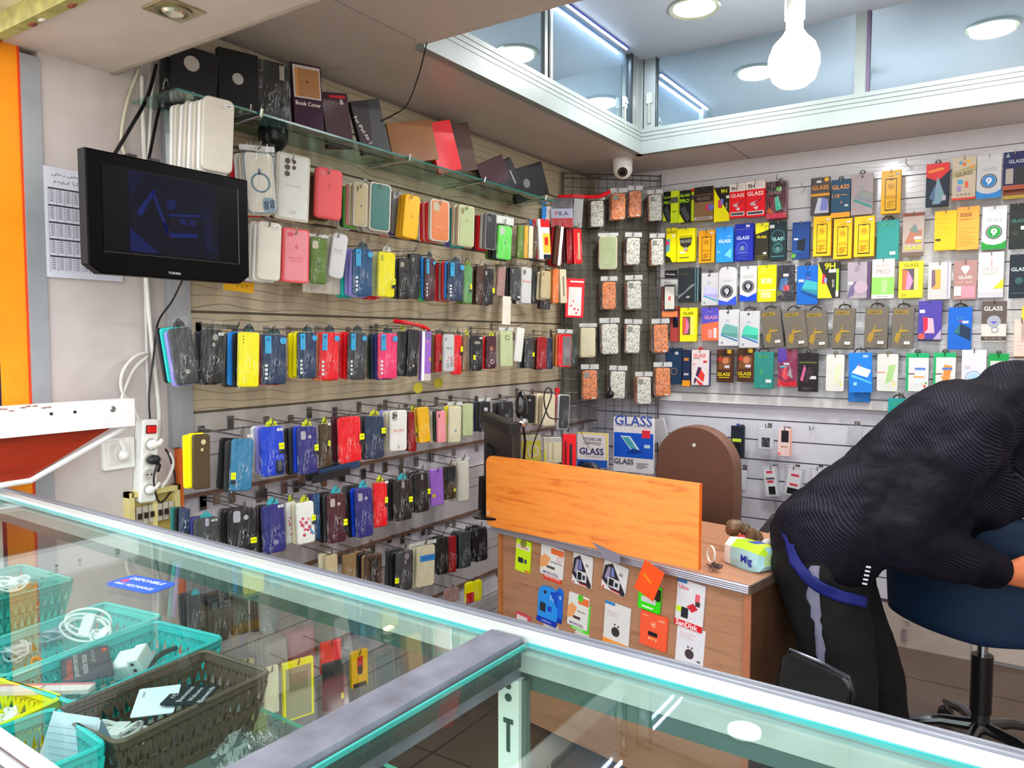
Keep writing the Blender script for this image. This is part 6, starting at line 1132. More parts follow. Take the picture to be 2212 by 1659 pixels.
q.text('DISPONIBLE', 0, .012, .07, -.0013, mat('#d0dcf4')); q.text('0661 RECHARGE', 0, -.012, .08, -.0013, mat('#d0dcf4')); q.rrect(-.034, 0, .012, .012, .004, -.0013, 0, mat('#c84868')); q.build('printed_front', r, loc=(0, 0, 0))

# ---- baskets on the counter shelf
def basket(c4, z, h, col, label, lat=13, latw=8, name='plastic_basket'):
    A, B_, C_, D_ = [Vector((p.x, p.y, 0)) for p in c4]
    ctr = (A+B_+C_+D_)/4; u = ((B_-A)+(C_-D_)); v = ((D_-A)+(C_-B_)); L = u.length/2; Wd = v.length/2
    ang = math.atan2(u.y, u.x)
    r = empty(name, (ctr.x, ctr.y, z-h), ang); tag(r, label, 'basket', 'plastic baskets inside the counter')
    m = mat(col, .35, 0, .04, coat=.2); q = MB(); tp = .82
    def wall(ax, half, other, sgn, n):
        # ax=0: wall along local x at y = sgn*other ; ax=1: along local y at x = sgn*other
        def pt(s, f, off=0.0):
            k = tp+(1-tp)*f; a = s*half*k; b_ = sgn*(other*k-off)
            return (a, b_, h*f) if ax == 0 else (b_, a, h*f)
        def strip(s0, s1, f0, f1, g0=None, g1=None):
            g0 = f0 if g0 is None else g0; g1 = f1 if g1 is None else g1
            P8 = [pt(s0, f0), pt(s1, g0), pt(s1, g1), pt(s0, f1), pt(s0, f0, .0016), pt(s1, g0, .0016), pt(s1, g1, .0016), pt(s0, f1, .0016)]
            q.add(P8, [(0, 1, 2, 3), (7, 6, 5, 4), (0, 4, 5, 1), (2, 6, 7, 3), (0, 3, 7, 4), (1, 5, 6, 2)], m)
        strip(-1, 1, .84, 1.0); strip(-1, 1, 0, .16)
        for row in range(2):
            f0 = .16+row*.34; f1 = f0+.34; strip(-1, 1, f1-.03, f1+.02)
            for k in range(n):
                s0 = -1+2*k/n; s1 = -1+2*(k+1)/n; sm_ = (s0+s1)/2; e = .28/n
                strip(s0-e, s0+e, f0, f1)
                P = lambda s, f: pt(s, f)
                for (a, b__) in (((s0, f0), (sm_, f1)), ((s1, f0), (sm_, f1))):
                    v4 = [pt(a[0]-e, a[1]), pt(a[0]+e, a[1]), pt(b__[0]+e, b__[1]), pt(b__[0]-e, b__[1])]
                    v4 += [pt(a[0]-e, a[1], .0016), pt(a[0]+e, a[1], .0016), pt(b__[0]+e, b__[1], .0016), pt(b__[0]-e, b__[1], .0016)]
                    q.add(v4, [(0, 1, 2, 3), (7, 6, 5, 4), (0, 4, 5, 1), (2, 6, 7, 3), (0, 3, 7, 4), (1, 5, 6, 2)], m)
    wall(0, L/2, Wd/2, 1, lat); wall(0, L/2, Wd/2, -1, lat); wall(1, Wd/2, L/2, 1, latw); wall(1, Wd/2, L/2, -1, latw)
    q.cbox((0, 0, .002), (L*tp, Wd*tp, .003), m); q.build('lattice_body', r, smooth=False)
    q = MB(); pts = []
    for (sx, sy, a0) in ((1, 1, 0), (-1, 1, 90), (-1, -1, 180), (1, -1, 270)):
        for k in range(5): a = R(a0+22.5*k); pts.append((sx*(L/2-.012)+.012*math.cos(a), sy*(Wd/2-.012)+.012*math.sin(a), h))
    q.tube(pts, .0032, m, 6, closed=True); q.build('rim', r)
    return r, ctr, L, Wd, ang
ZR = .95
q4 = lambda pts, z=ZR: [onz(*p, z) for p in pts]
BH = ZR-SZ
basket(q4([(34, 1459), (354, 1337), (465, 1384), (134, 1531)]), ZR, BH, '#12c6c4', 'bright turquoise basket holding a white charger')
basket(q4([(-110, 1418), (240, 1296), (335, 1338), (-10, 1466)]), ZR, BH, '#58d0cc', 'pale turquoise basket holding white cable bundles')
basket(q4([(-160, 1268), (62, 1218), (145, 1254), (-80, 1318)]), ZR, BH, '#14b4a4', 'green turquoise basket at the far left of counter')
basket(q4([(136, 1536), (468, 1392), (556, 1466), (226, 1612)]), ZR, BH, '#6a5a4a', 'smoky brown basket holding a welcome card')
basket(q4([(-223, 1494), (-60, 1428), (103, 1524), (-60, 1590)]), ZR, BH, '#f4f40a', 'bright yellow basket at the left edge')
basket(q4([(-30, 1583), (113, 1532), (232, 1608), (90, 1665)]), ZR, BH, '#14c8c4', 'small turquoise basket holding a folded leaflet', 7, 7)
def flat_card(pts, z, col, label, cat, texts=(), th=.0012, name='paper_card', lift=None, rects=()):
    """a card lying in a basket; texts sit flat on it; lift raises two corners"""
    P4 = [Vector(onz(*p, z+(lift[i] if lift else 0))) for i, p in enumerate(pts)]
    ctr = sum(P4, Vector())/4; X = ((P4[1]-P4[0])+(P4[2]-P4[3])); Y = ((P4[0]-P4[3])+(P4[1]-P4[2])); w_ = X.length/2; h_ = Y.length/2
    X.normalize(); Zn = X.cross(Y).normalized(); Yv = Zn.cross(X)
    M = Matrix((( X.x, -Zn.x, Yv.x, ctr.x), (X.y, -Zn.y, Yv.y, ctr.y), (X.z, -Zn.z, Yv.z, ctr.z), (0, 0, 0, 1)))
    q = MB(); q.rrect(0, 0, w_, h_, .003, -th/2, th/2, mat(col, .4, 0, .03))
    for rc in rects: q.prism([((rc[0]-.5)*w_, (rc[1]-.5)*h_), ((rc[2]-.5)*w_, (rc[1]-.5)*h_), ((rc[2]-.5)*w_, (rc[3]-.5)*h_), ((rc[0]-.5)*w_, (rc[3]-.5)*h_)], -th/2-.0003, -th/2, mat(rc[4]))
    for t_ in texts: q.text(t_[0], (t_[1]-.5)*w_, (t_[2]-.5)*h_, t_[3]*w_, -th/2-.0005, mat(t_[4]), hmax=h_*.16, bold=0)
    o = q.build(name); o.matrix_world = M; return tag(o, label, cat)
flat_card([(352, 1515), (395, 1475), (468, 1485), (430, 1532)], .952, '#20282c', 'dark card printed with words of welcome', 'card', [('مرحبا', .5, .86, .4, '#e8e8e8'), ('Bienvenue', .5, .62, .74, '#e8e8e8'), ('Welcome', .5, .38, .66, '#e8e8e8'), ('Bienvenida', .5, .13, .76, '#e8e8e8')])
flat_card([(262, 1556), (320, 1482), (374, 1486), (392, 1535)], .945, '#e4eaf2', 'white paper sheet beside the welcome card', 'paper', [('LOGO', .75, .85, .2, '#26262a')], lift=(0, .01, .01, 0))
flat_card([(140, 1460), (152, 1403), (212, 1402), (245, 1480)], .946, '#3a3c46', 'black leaflet with red and white writing', 'leaflet', [('Bienvenue', .42, .86, .6, '#e05038'), ('parametre internet', .5, .7, .7, '#c8c8cc'), ('mobile reseau', .5, .55, .6, '#c8c8cc'), ('للاتصال بكم', .7, .35, .4, '#c8c8cc')], rects=[(.8, .05, .9, .15, '#e04020')])
flat_card([(50, 1465), (68, 1452), (140, 1512), (118, 1532)], .948, '#e8d4d0', 'narrow pink and white barcode packet', 'packet', [('||||||||||||', .45, .5, .6, '#6c3c48')], rects=[(.75, 0, 1, 1, '#e08080')], name='barcode_packet', th=.006)
# folded leaflet
P = onz(150, 1600, .93); q = MB()
q.add([(-.05, 0, -.05), (.03, -.02, -.05), (.04, .0, .03), (-.025, .01, .035)], [(0, 1, 2, 3), (3, 2, 1, 0)], mat('#dce8f4', .5)); q.add([(.03, -.02, -.05), (.055, .03, -.05), (.042, .0, .03)], [(0, 1, 2), (2, 1, 0)], mat('#b8d4e8', .5))
for k in range(7): q.tube([(-.03+k*.001, -.002-.002*k*.3, .022-.009*k), (.02, -.008-.001*k, .018-.009*k)], .0005, mat('#8c94a8'), 4)
tag(q.build('folded_leaflet', smooth=False, loc=P, rot=(0, 0, R(35))), 'white folded leaflet standing in the small turquoise basket', 'leaflet')
# charger
P = onz(272, 1436, .935); r = empty('charger', P, R(25)); r.rotation_euler = (R(20), R(-14), R(30)); tag(r, 'white charger plug lying in the turquoise basket', 'charger')
q = MB(); q.rrect(0, 0, .032, .026, .004, -.02, .02, WHITE, .002); q.build('body', r)
q = MB(); q.rrect(.026, .004, .02, .03, .003, -.018, .018, WHITE, .002); q.disc(.024, .011, .003, -.0187, -.018, BLACK); q.disc(.024, -.001, .003, -.0187, -.018, BLACK); q.build('socket_head', r)
for s_ in (-.008, .008): q = MB(); q.tube([(-.016, s_, -.004), (-.036, s_, -.004)], .0018, CHROME, 8); q.build('prong', r)
# cables in baskets
def coil(c, r0, n, m, label, tilt=(0, 0, 0), rad=.0022, name='cable_bundle', sq=.5):
    q = MB(); rn = random.Random(int(c.x*9999)); 
    for k in range(n):
        a0 = rn.uniform(0, 6); pts = []
        rr = r0*rn.uniform(.7, 1.1); ox, oy, oz = rn.uniform(-.01, .01), rn.uniform(-.01, .01), rn.uniform(-.004, .008)
        for i in range(28):
            a = a0+2*math.pi*i/28; pts.append((ox+rr*math.cos(a), oy+rr*sq*math.sin(a), oz+.006*math.sin(2*a+k)))
        q.tube(pts, rad, m, 6, closed=True)
    q.cbox((0, 0, .002), (.018, r0*sq*2.1, .012), m)
    return tag(q.build(name, loc=c, rot=[R(a) for a in tilt]), label, 'cable')
coil(onz(190, 1350, .955), .035, 4, WHITE, 'looped white cable standing above pale basket', (60, 10, 40))
coil(onz(225, 1375, .945), .022, 3, WHITE, 'white cable knot beside the looped cable', (30, 0, 10))
coil(onz(120, 1365, .93), .04, 5, mat('#a8b8c0', .4), 'grey white cable tangle in pale basket', (0, 0, 20), .0018)
coil(onz(40, 1405, .925), .035, 5, mat('#c4d0d4', .4), 'pale cable tangle at left of pale basket', (0, 0, -10), .002)
coil(onz(30, 1262, .93), .035, 4, WHITE, 'white cable loops in the far left basket', (10, 0, 60))
coil(onz(255, 1585, .91), .035, 4, WHITE, 'white cable coil in the brown basket', (0, 0, 35), .003)
coil(onz(30, 1552, .93), .014, 2, WHITE, 'small white cable ring in yellow basket', (40, 0, 0), .0026)
wire('cable', [onz(255, 1465, .91), onz(300, 1455, .925), onz(345, 1415, .935), onz(380, 1400, .93)], .0045, mat('#26302e', .4), 'thick black cable lying beside the charger')
coil(onz(80, 1450, .915), .02, 3, mat('#e08a2c', .4), 'orange cable loops near the pink packet', (15, 0, 0), .0025)
q = MB(); rn = random.Random(2); vs = []; fs = []
for i in range(9):
    for k in range(7): vs.append(((i-4)*.022+rn.uniform(-.006, .006), (k-3)*.016+rn.uniform(-.005, .005), rn.uniform(0, .03)*(1 if 0 < i < 8 and 0 < k < 6 else .1)))
for i in range(8):
    for k in range(6): a = i*7+k; fs.append((a, a+7, a+8, a+1))
q.add(vs, fs, film('crumpled', (.88, .93, .95), 3.0, .2, 1, 18, .02, 1.2)); tag(q.build('plastic_bag', loc=onz(600, 1622, SZ+.004), rot=(0, 0, R(60)), smooth=False), 'crumpled clear plastic bag by the metal cross bar', 'plastic bag')

# ============================================================ DESK
DA = R(-9.9); DW, DD, DZ = 1.04, .62, .75
d0 = Vector((.424, 2.307, 0)); DESK0 = d0.copy()
r = empty('wooden_desk', d0, DA); tag(r, 'brown wooden desk with ridged silver edge in the middle', 'desk')
WD = wood('desk_wood', '#b58060', '#966446', .5, (1.2, 6, 14), 2.5, .1)
WO = wood('orange_board_wood', '#ff973a', '#e0621a', .4, (1.3, 5, 13), 3.4, .1)
q = MB(); q.box((0, .02, DZ-.025), (DW, DD, DZ), WD); q.build('top', r, smooth=False)
q = MB()
for k in range(4): q.tube([(0, .016, DZ-.004-k*.006), (DW, .016, DZ-.004-k*.006)], .0035, mat('#b8b4c0', .3, .5), 8)
q.box((0, .016, DZ-.026), (DW, .022, DZ), mat('#8c8894', .4)); q.box((DW, .016, DZ-.026), (DW+.006, DD, DZ), mat('#5c4a40', .5)); q.build('edge_strip', r)
q = MB(); q.box((.02, .06, 0.02), (DW-.03, .078, DZ-.026), WD); q.build('front_panel', r, smooth=False)
q = MB(); q.box((.0, .05, 0), (.02, DD-.02, DZ-.026), wood('side_wood', '#b87440', '#9c5c2c', .5, (6, 1, 12), 2.5, .1)); q.build('side_panel', r, smooth=False)
q = MB(); q.box((DW-.03, .05, 0), (DW-.01, DD-.02, DZ-.026), mat('#5a3c28', .5, 0, .15)); q.box((DW-.031, .049, 0), (DW-.009, .055, DZ-.026), mat('#b87050', .5)); q.build('side_panel', r, smooth=False)
# orange board standing on the front edge
DN = Vector((math.sin(DA), -math.cos(DA), 0)); q = MB()
pl = lambda px, py, off=.02: onplane(px, py, d0+DN*off, DN)
cs = [pl(*p) for p in ((1050, 1135), (1508, 1232), (1511, 1046), (1050, 983))]
inv = (Matrix.Translation(cs[0]) @ Matrix.Rotation(DA, 4, 'Z')).inverted(); lc = [inv @ c for c in cs]
x1b, zt0, zt1 = lc[1].x, lc[3].z, lc[2].z; zb1 = lc[1].z
print('board', lc)
rr = .03; pts = [(rr, 0.0), (x1b, zb1), (x1b, zt1)]
tl = (0, zt0)
for k in range(5): a = R(90+22.5*k); pts.append((rr+rr*math.cos(a), zt0-rr+rr*math.sin(a)))
for k in range(4): a = R(180+30*k); pts.append((rr+rr*math.cos(a), rr+rr*math.sin(a)))
pts = pts[1:]
q.prism(pts, 0, .016, WO, .0008); q.prism([(x1b, zb1), (x1b+.0006, zb1), (x1b+.0006, zt1), (x1b, zt1)], .001, .016, mat('#e86a18', .5))
q.rrect(.012, .05, .012, .018, .002, -.001, 0, mat('#f0b080', .5))
bo = q.build('privacy_board', loc=cs[0], rot=(0, 0, DA)); tag(bo, 'orange wood grain board standing along the desk front', 'board')
RZ['D'] = DA
# memory cards and readers stuck on the desk front
DP = 'on the desk front'
def dcard(x0, x1, y0, y1, col, desc, ops=(), tilt=0, d=-.055, r_=.06, **k):
    return put('D', x0, x1, y0, y1, BK, col, desc, DP, tilt=tilt, d=d, t=.006, hk=False, cat='memory card pack', name='memory_card_pack', ops=list(ops), r=r_, **k)
dcard(1115, 1146, 1166, 1236, '#d4f01c', 'lime yellow TOSHIBA card'.replace('TOSHIBA', 'memory'), [('r', .04, .7, .94, .84, '#f0f0e8'), ('t', 'TOSHIBA', .49, .77, .78, '#d83828'), ('r', .2, .28, .55, .44, '#26343c'), ('r', .62, .3, .78, .42, '#3c4c50'), ('d', .5, .9, .2, '#8c8c3c'), ('r', .7, .02, .98, .1, '#e08840')], 4)
dcard(1175, 1213, 1236, 1256, '#e83c28', 'red lettered pack below the hand picture', [('t', 'SanDisk', .5, .4, .86, '#f4e0d8')], 4, d=-.06)
dcard(1169, 1217, 1180, 1246, '#e8e2e0', 'white and orange pack with a hand', [('r', .45, .76, 1, .95, '#f07038'), ('p', (.0, .2, .3, .3, .45, .6, .2, .7, 0, .55), '#f4a468'), ('r', .3, .26, .65, .34, '#5c5048'), ('t', 'MICROCELL', .5, .1, .7, '#8c5c90'), ('t', 'Usb Flash Drive', .7, .5, .5, '#6c6c6c'), ('o', .85, .66, .1, '#d88888')], 4, st=())
for x0, x1, y0, y1, n_, tl in ((1238, 1282, 1197, 1266, 'left', 4), (1303, 1357, 1216, 1280, 'right', 9)):
    dcard(x0, x1-3, y0, y1, '#e4dede', f'black and white striped memory pack, {n_} one', [('p', (0, .3, .05, .8, .35, .95, 1, .1, .95, 0, .3, .1), '#2c2830'), ('p', (.1, .4, .2, .8, .3, .8, .3, .3), '#9c90b0'), ('p', (.34, .5, .34, .84, .44, .76, .5, .5), '#7c80c0'), ('r', .25, .14, .75, .46, '#d8d4d8'), ('r', .3, .18, .5, .42, '#1c1c20'), ('r', .56, .22, .68, .36, '#1c2838'), ('t', '32', .75, .7, .14, '#5c5c60'), ('d', .1, .06, .04, '#d83848'), ('r', .4, .05, .8, .08, '#d83848')], tl, st=('dark grey',))
dcard(1380, 1427, 1262, 1320, '#3ce010', 'bright green pack behind orange flag', [('p', (.3, .3, 1, .5, 1, .9, .6, 1), '#26200c'), ('r', .15, .3, .8, .5, '#d8d8d8'), ('r', .2, .1, .7, .16, '#e8f8e0')], 4)
put('D', 1380, 1424, 1218, 1290, BK, '#ff5418', 'orange red paper flag hanging from the desk edge', '', tilt=22, d=.03, t=.003, hk=False, cat='paper flag', name='paper_flag', ops=[('t', 'Xiaomi', .4, .55, .5, 20, '#f0b020'), ('t', 'Tel', .4, .3, .2, '#f07020')])
dcard(1462, 1520, 1256, 1358, '#e4dee4', 'white SanDisk pack with card reader'.replace('SanDisk ', ''), [('r', 0, .93, .35, 1, '#3878c0'), ('t', 'Ultra', .25, .84, .35, '#e03c50'), ('r', .68, .6, .84, .78, '#e86070'), ('r', .7, .52, .86, .62, '#3c3438'), ('d', .12, .36, .1, '#c8f020'), ('p', (.4, .46, .62, .56, .8, .46, .6, .36), '#d02838'), ('r', .22, .2, .46, .42, '#26242c'), ('r', .5, .24, .72, .36, '#e8e0e4'), ('r', 0, .0, 1, .13, '#e01828'), ('t', 'SanDisk', .46, .07, .8, '#f8f0f0')], 4, r_=.03, st=('light grey',))
dcard(1462, 1520, 1352, 1444, '#e6dfe6', 'white pack with tiny black reader below', [('r', .0, .93, .3, 1, '#3878c0'), ('l', .1, .8, .7, .7, 3, '#d8a8b0'), ('d', .5, .34, .16, '#4c3c40'), ('d', .44, .5, .03, '#3c3438'), ('d', .58, .5, .03, '#3c3438'), ('r', 0, 0, 1, .08, '#e8285c'), ('t', 'SanDisk', .5, .04, .5, '#f0a0b8'), ('r', .8, .22, .9, .26, '#6c6c70')], 4, d=-.06, r_=.03)
dcard(1202, 1216, 1270, 1346, '#1c68d8', 'blue hourglass memory pack, rear one', [('t', '16', .5, .74, .5, '#c8e0f8'), ('r', 0, 0, 1, .14, '#1438a8')], 4, d=-.06, r_=.5)
dcard(1163, 1204, 1267, 1348, '#2c94f0', 'blue hourglass memory pack, front one', [('r', .12, .3, .42, .54, '#2c3038'), ('r', .52, .36, .72, .5, '#1c48c0'), ('t', '16', .75, .74, .22, '#c8e0f8'), ('p', (.6, .9, 1, .95, 1, .5), '#1c50c8'), ('r', 0, .0, 1, .14, '#1434b0'), ('t', 'SAMSUNG', .5, .07, .5, '#a8c0f0'), ('d', .36, .84, .07, '#26343c')], 4, r_=.35)
dcard(1236, 1274, 1300, 1364, '#48e018', 'bright green pack behind second hand picture', [('r', .1, .02, .7, .06, '#c8f0b0')], 5, d=-.062)
dcard(1228, 1270, 1284, 1356, '#e8e2de', 'white and orange hand pack in lower row', [('r', .5, .74, 1, .95, '#f07038'), ('d', .6, .92, .14, '#58c830'), ('p', (.0, .2, .3, .3, .45, .6, .2, .7, 0, .55), '#f4a468'), ('r', .3, .26, .65, .34, '#5c3c38'), ('t', 'MICROCELL', .5, .1, .7, '#8c5c90'), ('t', 'Flash Drive', .7, .52, .4, '#6c6c6c')], 5)
dcard(1306, 1359, 1304, 1400, '#e4dcdc', 'white pack with orange foot and reader', [('r', 0, .93, .4, 1, '#3c80c0'), ('l', .1, .78, .6, .7, 3, '#c8b0b4'), ('d', .48, .36, .16, '#3c3438'), ('d', .44, .52, .03, '#3c3438'), ('d', .58, .5, .03, '#3c3438'), ('r', 0, 0, 1, .15, '#f8983c'), ('t', 'USB', .5, .08, .3, '#f4b878')], 4, r_=.03)
dcard(1384, 1440, 1325, 1400, '#ff5c38', 'orange red pack with black reader', [('o', .5, .68, .09, '#f8c0a0'), ('d', .5, .68, .04, '#f8d0b0'), ('r', .32, .34, .66, .46, '#26181c'), ('r', .1, .88, .3, .9, '#f8c090'), ('d', .38, .26, .035, '#f8c0a0'), ('d', .5, .26, .035, '#f8d040'), ('d', .62, .26, .035, '#f8c0a0'), ('t', '64GB', .8, .86, .22, '#f8c8a8')], 3, r_=.04)
dcard(1115, 1144, 1326, 1362, '#e04c5c', 'small pink framed pack above counter rail', [('r', .08, .0, .84, .88, '#e4d4d4'), ('r', .3, .5, .7, .6, '#8c7070')], 4)
dcard(1175, 1206, 1346, 1372, '#d8ccc6', 'pale pack half hidden under blue packs', [('r', .3, .4, .7, .6, '#8c8080')], 4, d=-.06)
dcard(1243, 1272, 1366, 1392, '#dcd2cc', 'pale pack top below the green pack', [('r', .3, .4, .7, .6, '#8c8080')], 4, d=-.06)
P, rz = frame_at('D', .022, 1312, 1192); q = MB(); q.prism([(-.06, .02), (-.01, -.025), (.05, -.03), (.05, .0)], 0, .001, mat('#8c8494', .4)); tag(q.build('tape_piece', loc=P, rot=(0, 0, DA)), 'grey tape piece stuck over the ridged desk edge', 'tape')

# ---- monitor seen from behind, on the desk's left end
r = empty('computer_monitor', onz(1060, 1112, .77)); r.rotation_euler = (0, R(-5), R(-28)); tag(r, 'dark computer monitor seen from behind at desk left end', 'monitor')
DKB = mat('#2e2723', .4, 0, .1)
h_m = .40
q = MB(); q.prism([(-.03, .11), (.21, .07), (.235, h_m-.045), (.0, h_m)], -.012, .02, DKB, .004); q.prism([(.0, h_m-.03), (.235, h_m-.085), (.235, h_m-.045), (0.02, h_m-.004)], -.03, .0, mat('#1c1b1c', .5)); q.prism([(.02, .14), (.07, .13), (.08, .26), (.03, .28)], -.022, -.01, mat('#1e1a1e', .5))
q.prism([(-.05, .02), (-.01, .01), (.01, .14), (-.03, .15)], -.03, .0, mat('#18181a', .5)); q.build('housing', r)
q = MB(); q.prism([(.03, .0), (.09, 0), (.11, .14), (.05, .14)], .0, .03, mat('#3c302c', .4)); q.build('stand_neck', r)
q = MB(); q.lathe([(.001, .0), (.11, 0), (.115, .008), (.04, .02), (.001, .02)], BLACK, (.05, .02, 0), 28); q.build('stand_foot', r)
# lamp / black device above monitor with chrome ball
P = onx(1128, 912, .55); r = empty('chrome_lamp', P); r.rotation_euler = (0, 0, R(20)); tag(r, 'small lamp with chrome ball and black hood above the monitor', 'lamp')
q = MB(); q.ell((0, 0, 0), (.023, .023, .02), CHROME, 20, 12); q.build('ball', r)
q = MB(); q.ell((-.006, .01, .06), (.024, .022, .055), mat('#101012', .15, 0, .05, coat=.8), 18, 12); q.tube([(.0, .0, .01), (.018, .0, .03), (.012, .01, .06)], .009, BLACK, 8); q.build('hood', r)
q = MB(); q.tube([(0, .01, .0), (.0, .05, -.08), (-.02, .09, -.22), (-.02, .1, -.36)], .005, BLACK, 8); q.build('arm', r)
wire('cable', [onx(1150, 990, .5), onx(1152, 960, .5), onx(1175, 900, .5), onx(1192, 850, .5), onx(1182, 838, .5), onx(1175, 862, .5), onx(1185, 900, .5), onx(1208, 905, .5)], .0028, BLACK, 'thin black cable looping in front of the wall cases')
wire('cable', [onx(1245, 870, .4), onx(1255, 930, .45), onx(1268, 960, .5), onx(1280, 975, .55)], .0012, BLACK, 'hair thin black lead falling from the corner grid')
# brown lounge chair back
P = ony(1495, 1040, 2.95); r = empty('desk_chair', (P.x, 3.0, 0)); r.rotation_euler = (0, 0, R(-6)); tag(r, 'brown upholstered chair with high oval back behind the desk', 'chair')
BRM = mat('#6c4c3e', .6, 0, .08, .15, 60); q = MB()
hw = .18; pts = []
for k in range(21): a = R(180*k/20); pts.append((hw*math.cos(a), .93+.17*math.sin(a)))
pts += [(-hw*1.02, .8), (-hw*.98, .6), (-hw*.8, .5), (hw*.8, .5), (hw*.98, .6), (hw*1.02, .8)]
q.prism(pts, -.025, .03, BRM, .012); o = q.build('backrest', r)
q = MB(); q.lathe([(.009, 0), (.008, -.004), (.001, -.006)], mat('#d8dcd4', .2, .4), (0, -.026, 1.02), 16, 'y'); q.build('button', r)
q = MB(); q.rrect(0, .46, .46, .08, .03, .0, .44, BRM, .01); q.build('seat', r)
q = MB(); q.tube([(.20, .02, .5), (.235, .1, .66), (.24, .24, .71), (.235, .38, .68), (.2, .42, .5)], .018, BLACK, 10); q.build('armrest', r)
q = MB(); q.tube([(-.20, .02, .5), (-.235, .1, .66), (-.24, .24, .71), (-.235, .38, .68), (-.2, .42, .5)], .018, BLACK, 10); q.build('armrest', r)
q = MB(); q.tube([(0, .2, .06), (0, .2, .43)], .025, BLACK, 12); q.build('column', r)
for k in range(5):
    a = R(72*k+20); q = MB(); q.tube([(0, .2, .09), (.15*math.cos(a), .2+.15*math.sin(a), .08), (.27*math.cos(a), .2+.27*math.sin(a), .055)], [.02, .016, .012], BLACK, 8); q.ell((.27*math.cos(a), .2+.27*math.sin(a), .026), (.026, .02, .026), BLACK, 12, 8); q.build('leg', r)
# grey rounded box edge beside that chair, behind board
P = onplane(1352, 1030, Vector((.8, 2.6, 0)), Vector((0, -1, 0))); q = MB(); q.rrect(0, 0, .1, .09, .04, -.02, .06, mat('#20201f', .4), .01); q.rrect(-.006, -.004, .075, .07, .03, -.023, -.018, mat('#6a6e68', .3), .002)
tag(q.build('desk_device', loc=(P.x, P.y, .80)), 'grey and black rounded device behind the orange board', 'device')
P = onplane(1275, 1005, Vector((.8, 2.6, 0)), Vector((0, -1, 0))); q = MB(); q.ell((0, 0, 0), (.07, .045, .115), mat('#1c1a20', .4, 0, .1, .6, 50), 16, 12); tag(q.build('pouch', loc=(P.x, P.y, .863)), 'dark crumpled pouch on desk in front of tablet box', 'pouch')

# ---- tissue packs on the desk right end
P = onz(1590, 1210, .75)
r = empty('tissue_pack', Vector((1.40, 2.34, .75)), R(-28)); tag(r, 'white and green tissue pack on the desk corner', 'tissue pack')
q = MB(); n = 12; vs = []; fs = []; rn = random.Random(5)
prof = [(-.045, 0), (.045, 0), (.05, .02), (.046, .055), (.025, .075), (-.02, .08), (-.045, .06), (-.05, .025)]
L_ = [-.075, -.068, -.04, 0, .04, .07, .078]; sc2 = [.55, .95, 1, 1.03, 1, .93, .5]
for x, s_ in zip(L_, sc2):
    for (a, b_) in prof: vs.append((x+rn.uniform(-.002, .002), a*s_, .038+(b_-.038)*s_+rn.uniform(-.002, .002)))
m_ = len(prof)
q.add(vs[:3*m_], [(i*m_+k, i*m_+(k+1) % m_, (i+1)*m_+(k+1) % m_, (i+1)*m_+k) for i in range(2) for k in range(m_)]+[tuple(range(m_))[::-1]], mat('#f0f0f2', .4, 0, .05))
cols = ['#8cc81c', '#b8e02c', '#2050b8', '#d8e840', '#a8d8e0']
for i in range(2, 6):
    for k in range(m_):
        q.add([vs[i*m_+k], vs[i*m_+(k+1) % m_], vs[(i+1)*m_+(k+1) % m_], vs[(i+1)*m_+k]], [(0, 1, 2, 3)], mat(cols[(k+i) % 5 if k in (3, 4) else (1 if k in (5, 2) else (3 if k == 1 else 4))], .35, 0, .05, coat=.4))
q.add(vs[6*m_:], [tuple(range(m_))], mat('#c8e8a8', .4)); q.T = Matrix.Translation((.03, -.0515, .03)); q.text('Mig', 0, 0, .045, 0, mat('#2028a0', .4)); q.build('wrapper', r)
r = empty('food_bag', Vector((1.36, 2.47, .75)), R(-20)); tag(r, 'crumpled brown and red snack bag behind the tissue pack', 'bag')
q = MB(); rn = random.Random(9)
for k in range(14): q.ell((rn.uniform(-.07, .08), rn.uniform(-.03, .03), rn.uniform(.02, .09)), (rn.uniform(.02, .04), .02, rn.uniform(.015, .03)), mat(('#7c6048', '#5c4c34', '#c82c2c', '#e8e4dc')[k % 4 if k > 5 else k % 2], .4, 0, .2), 8, 6, Euler((k, k*2, k)).to_matrix())
q.build('wrapper', r)
q = MB(); q.ring(0, 0, .016, .0195, -.003, .003, mat('#e8e4d8', .3), 20, 1.4); P = Vector((1.30, 2.26, .79)); tag(q.build('elastic_band', loc=P, rot=(0, 0, R(-30))), 'white looped band hanging beside the tissue pack', 'band')
q = MB(); rn = random.Random(4)
for k in range(16): a = rn.uniform(0, 6.3); q.tube([(0, 0, .01), (.012*math.cos(a), .012*math.sin(a), .016+rn.uniform(-.008, .01)), (.024*math.cos(a+.6), .024*math.sin(a+.6), .008+rn.uniform(0, .012))], .0022, mat('#4a3c3a', .4), 5)
tag(q.build('keys', loc=(1.325, 2.225, .752)), 'dark tangled bunch of keys on the desk edge', 'keys')

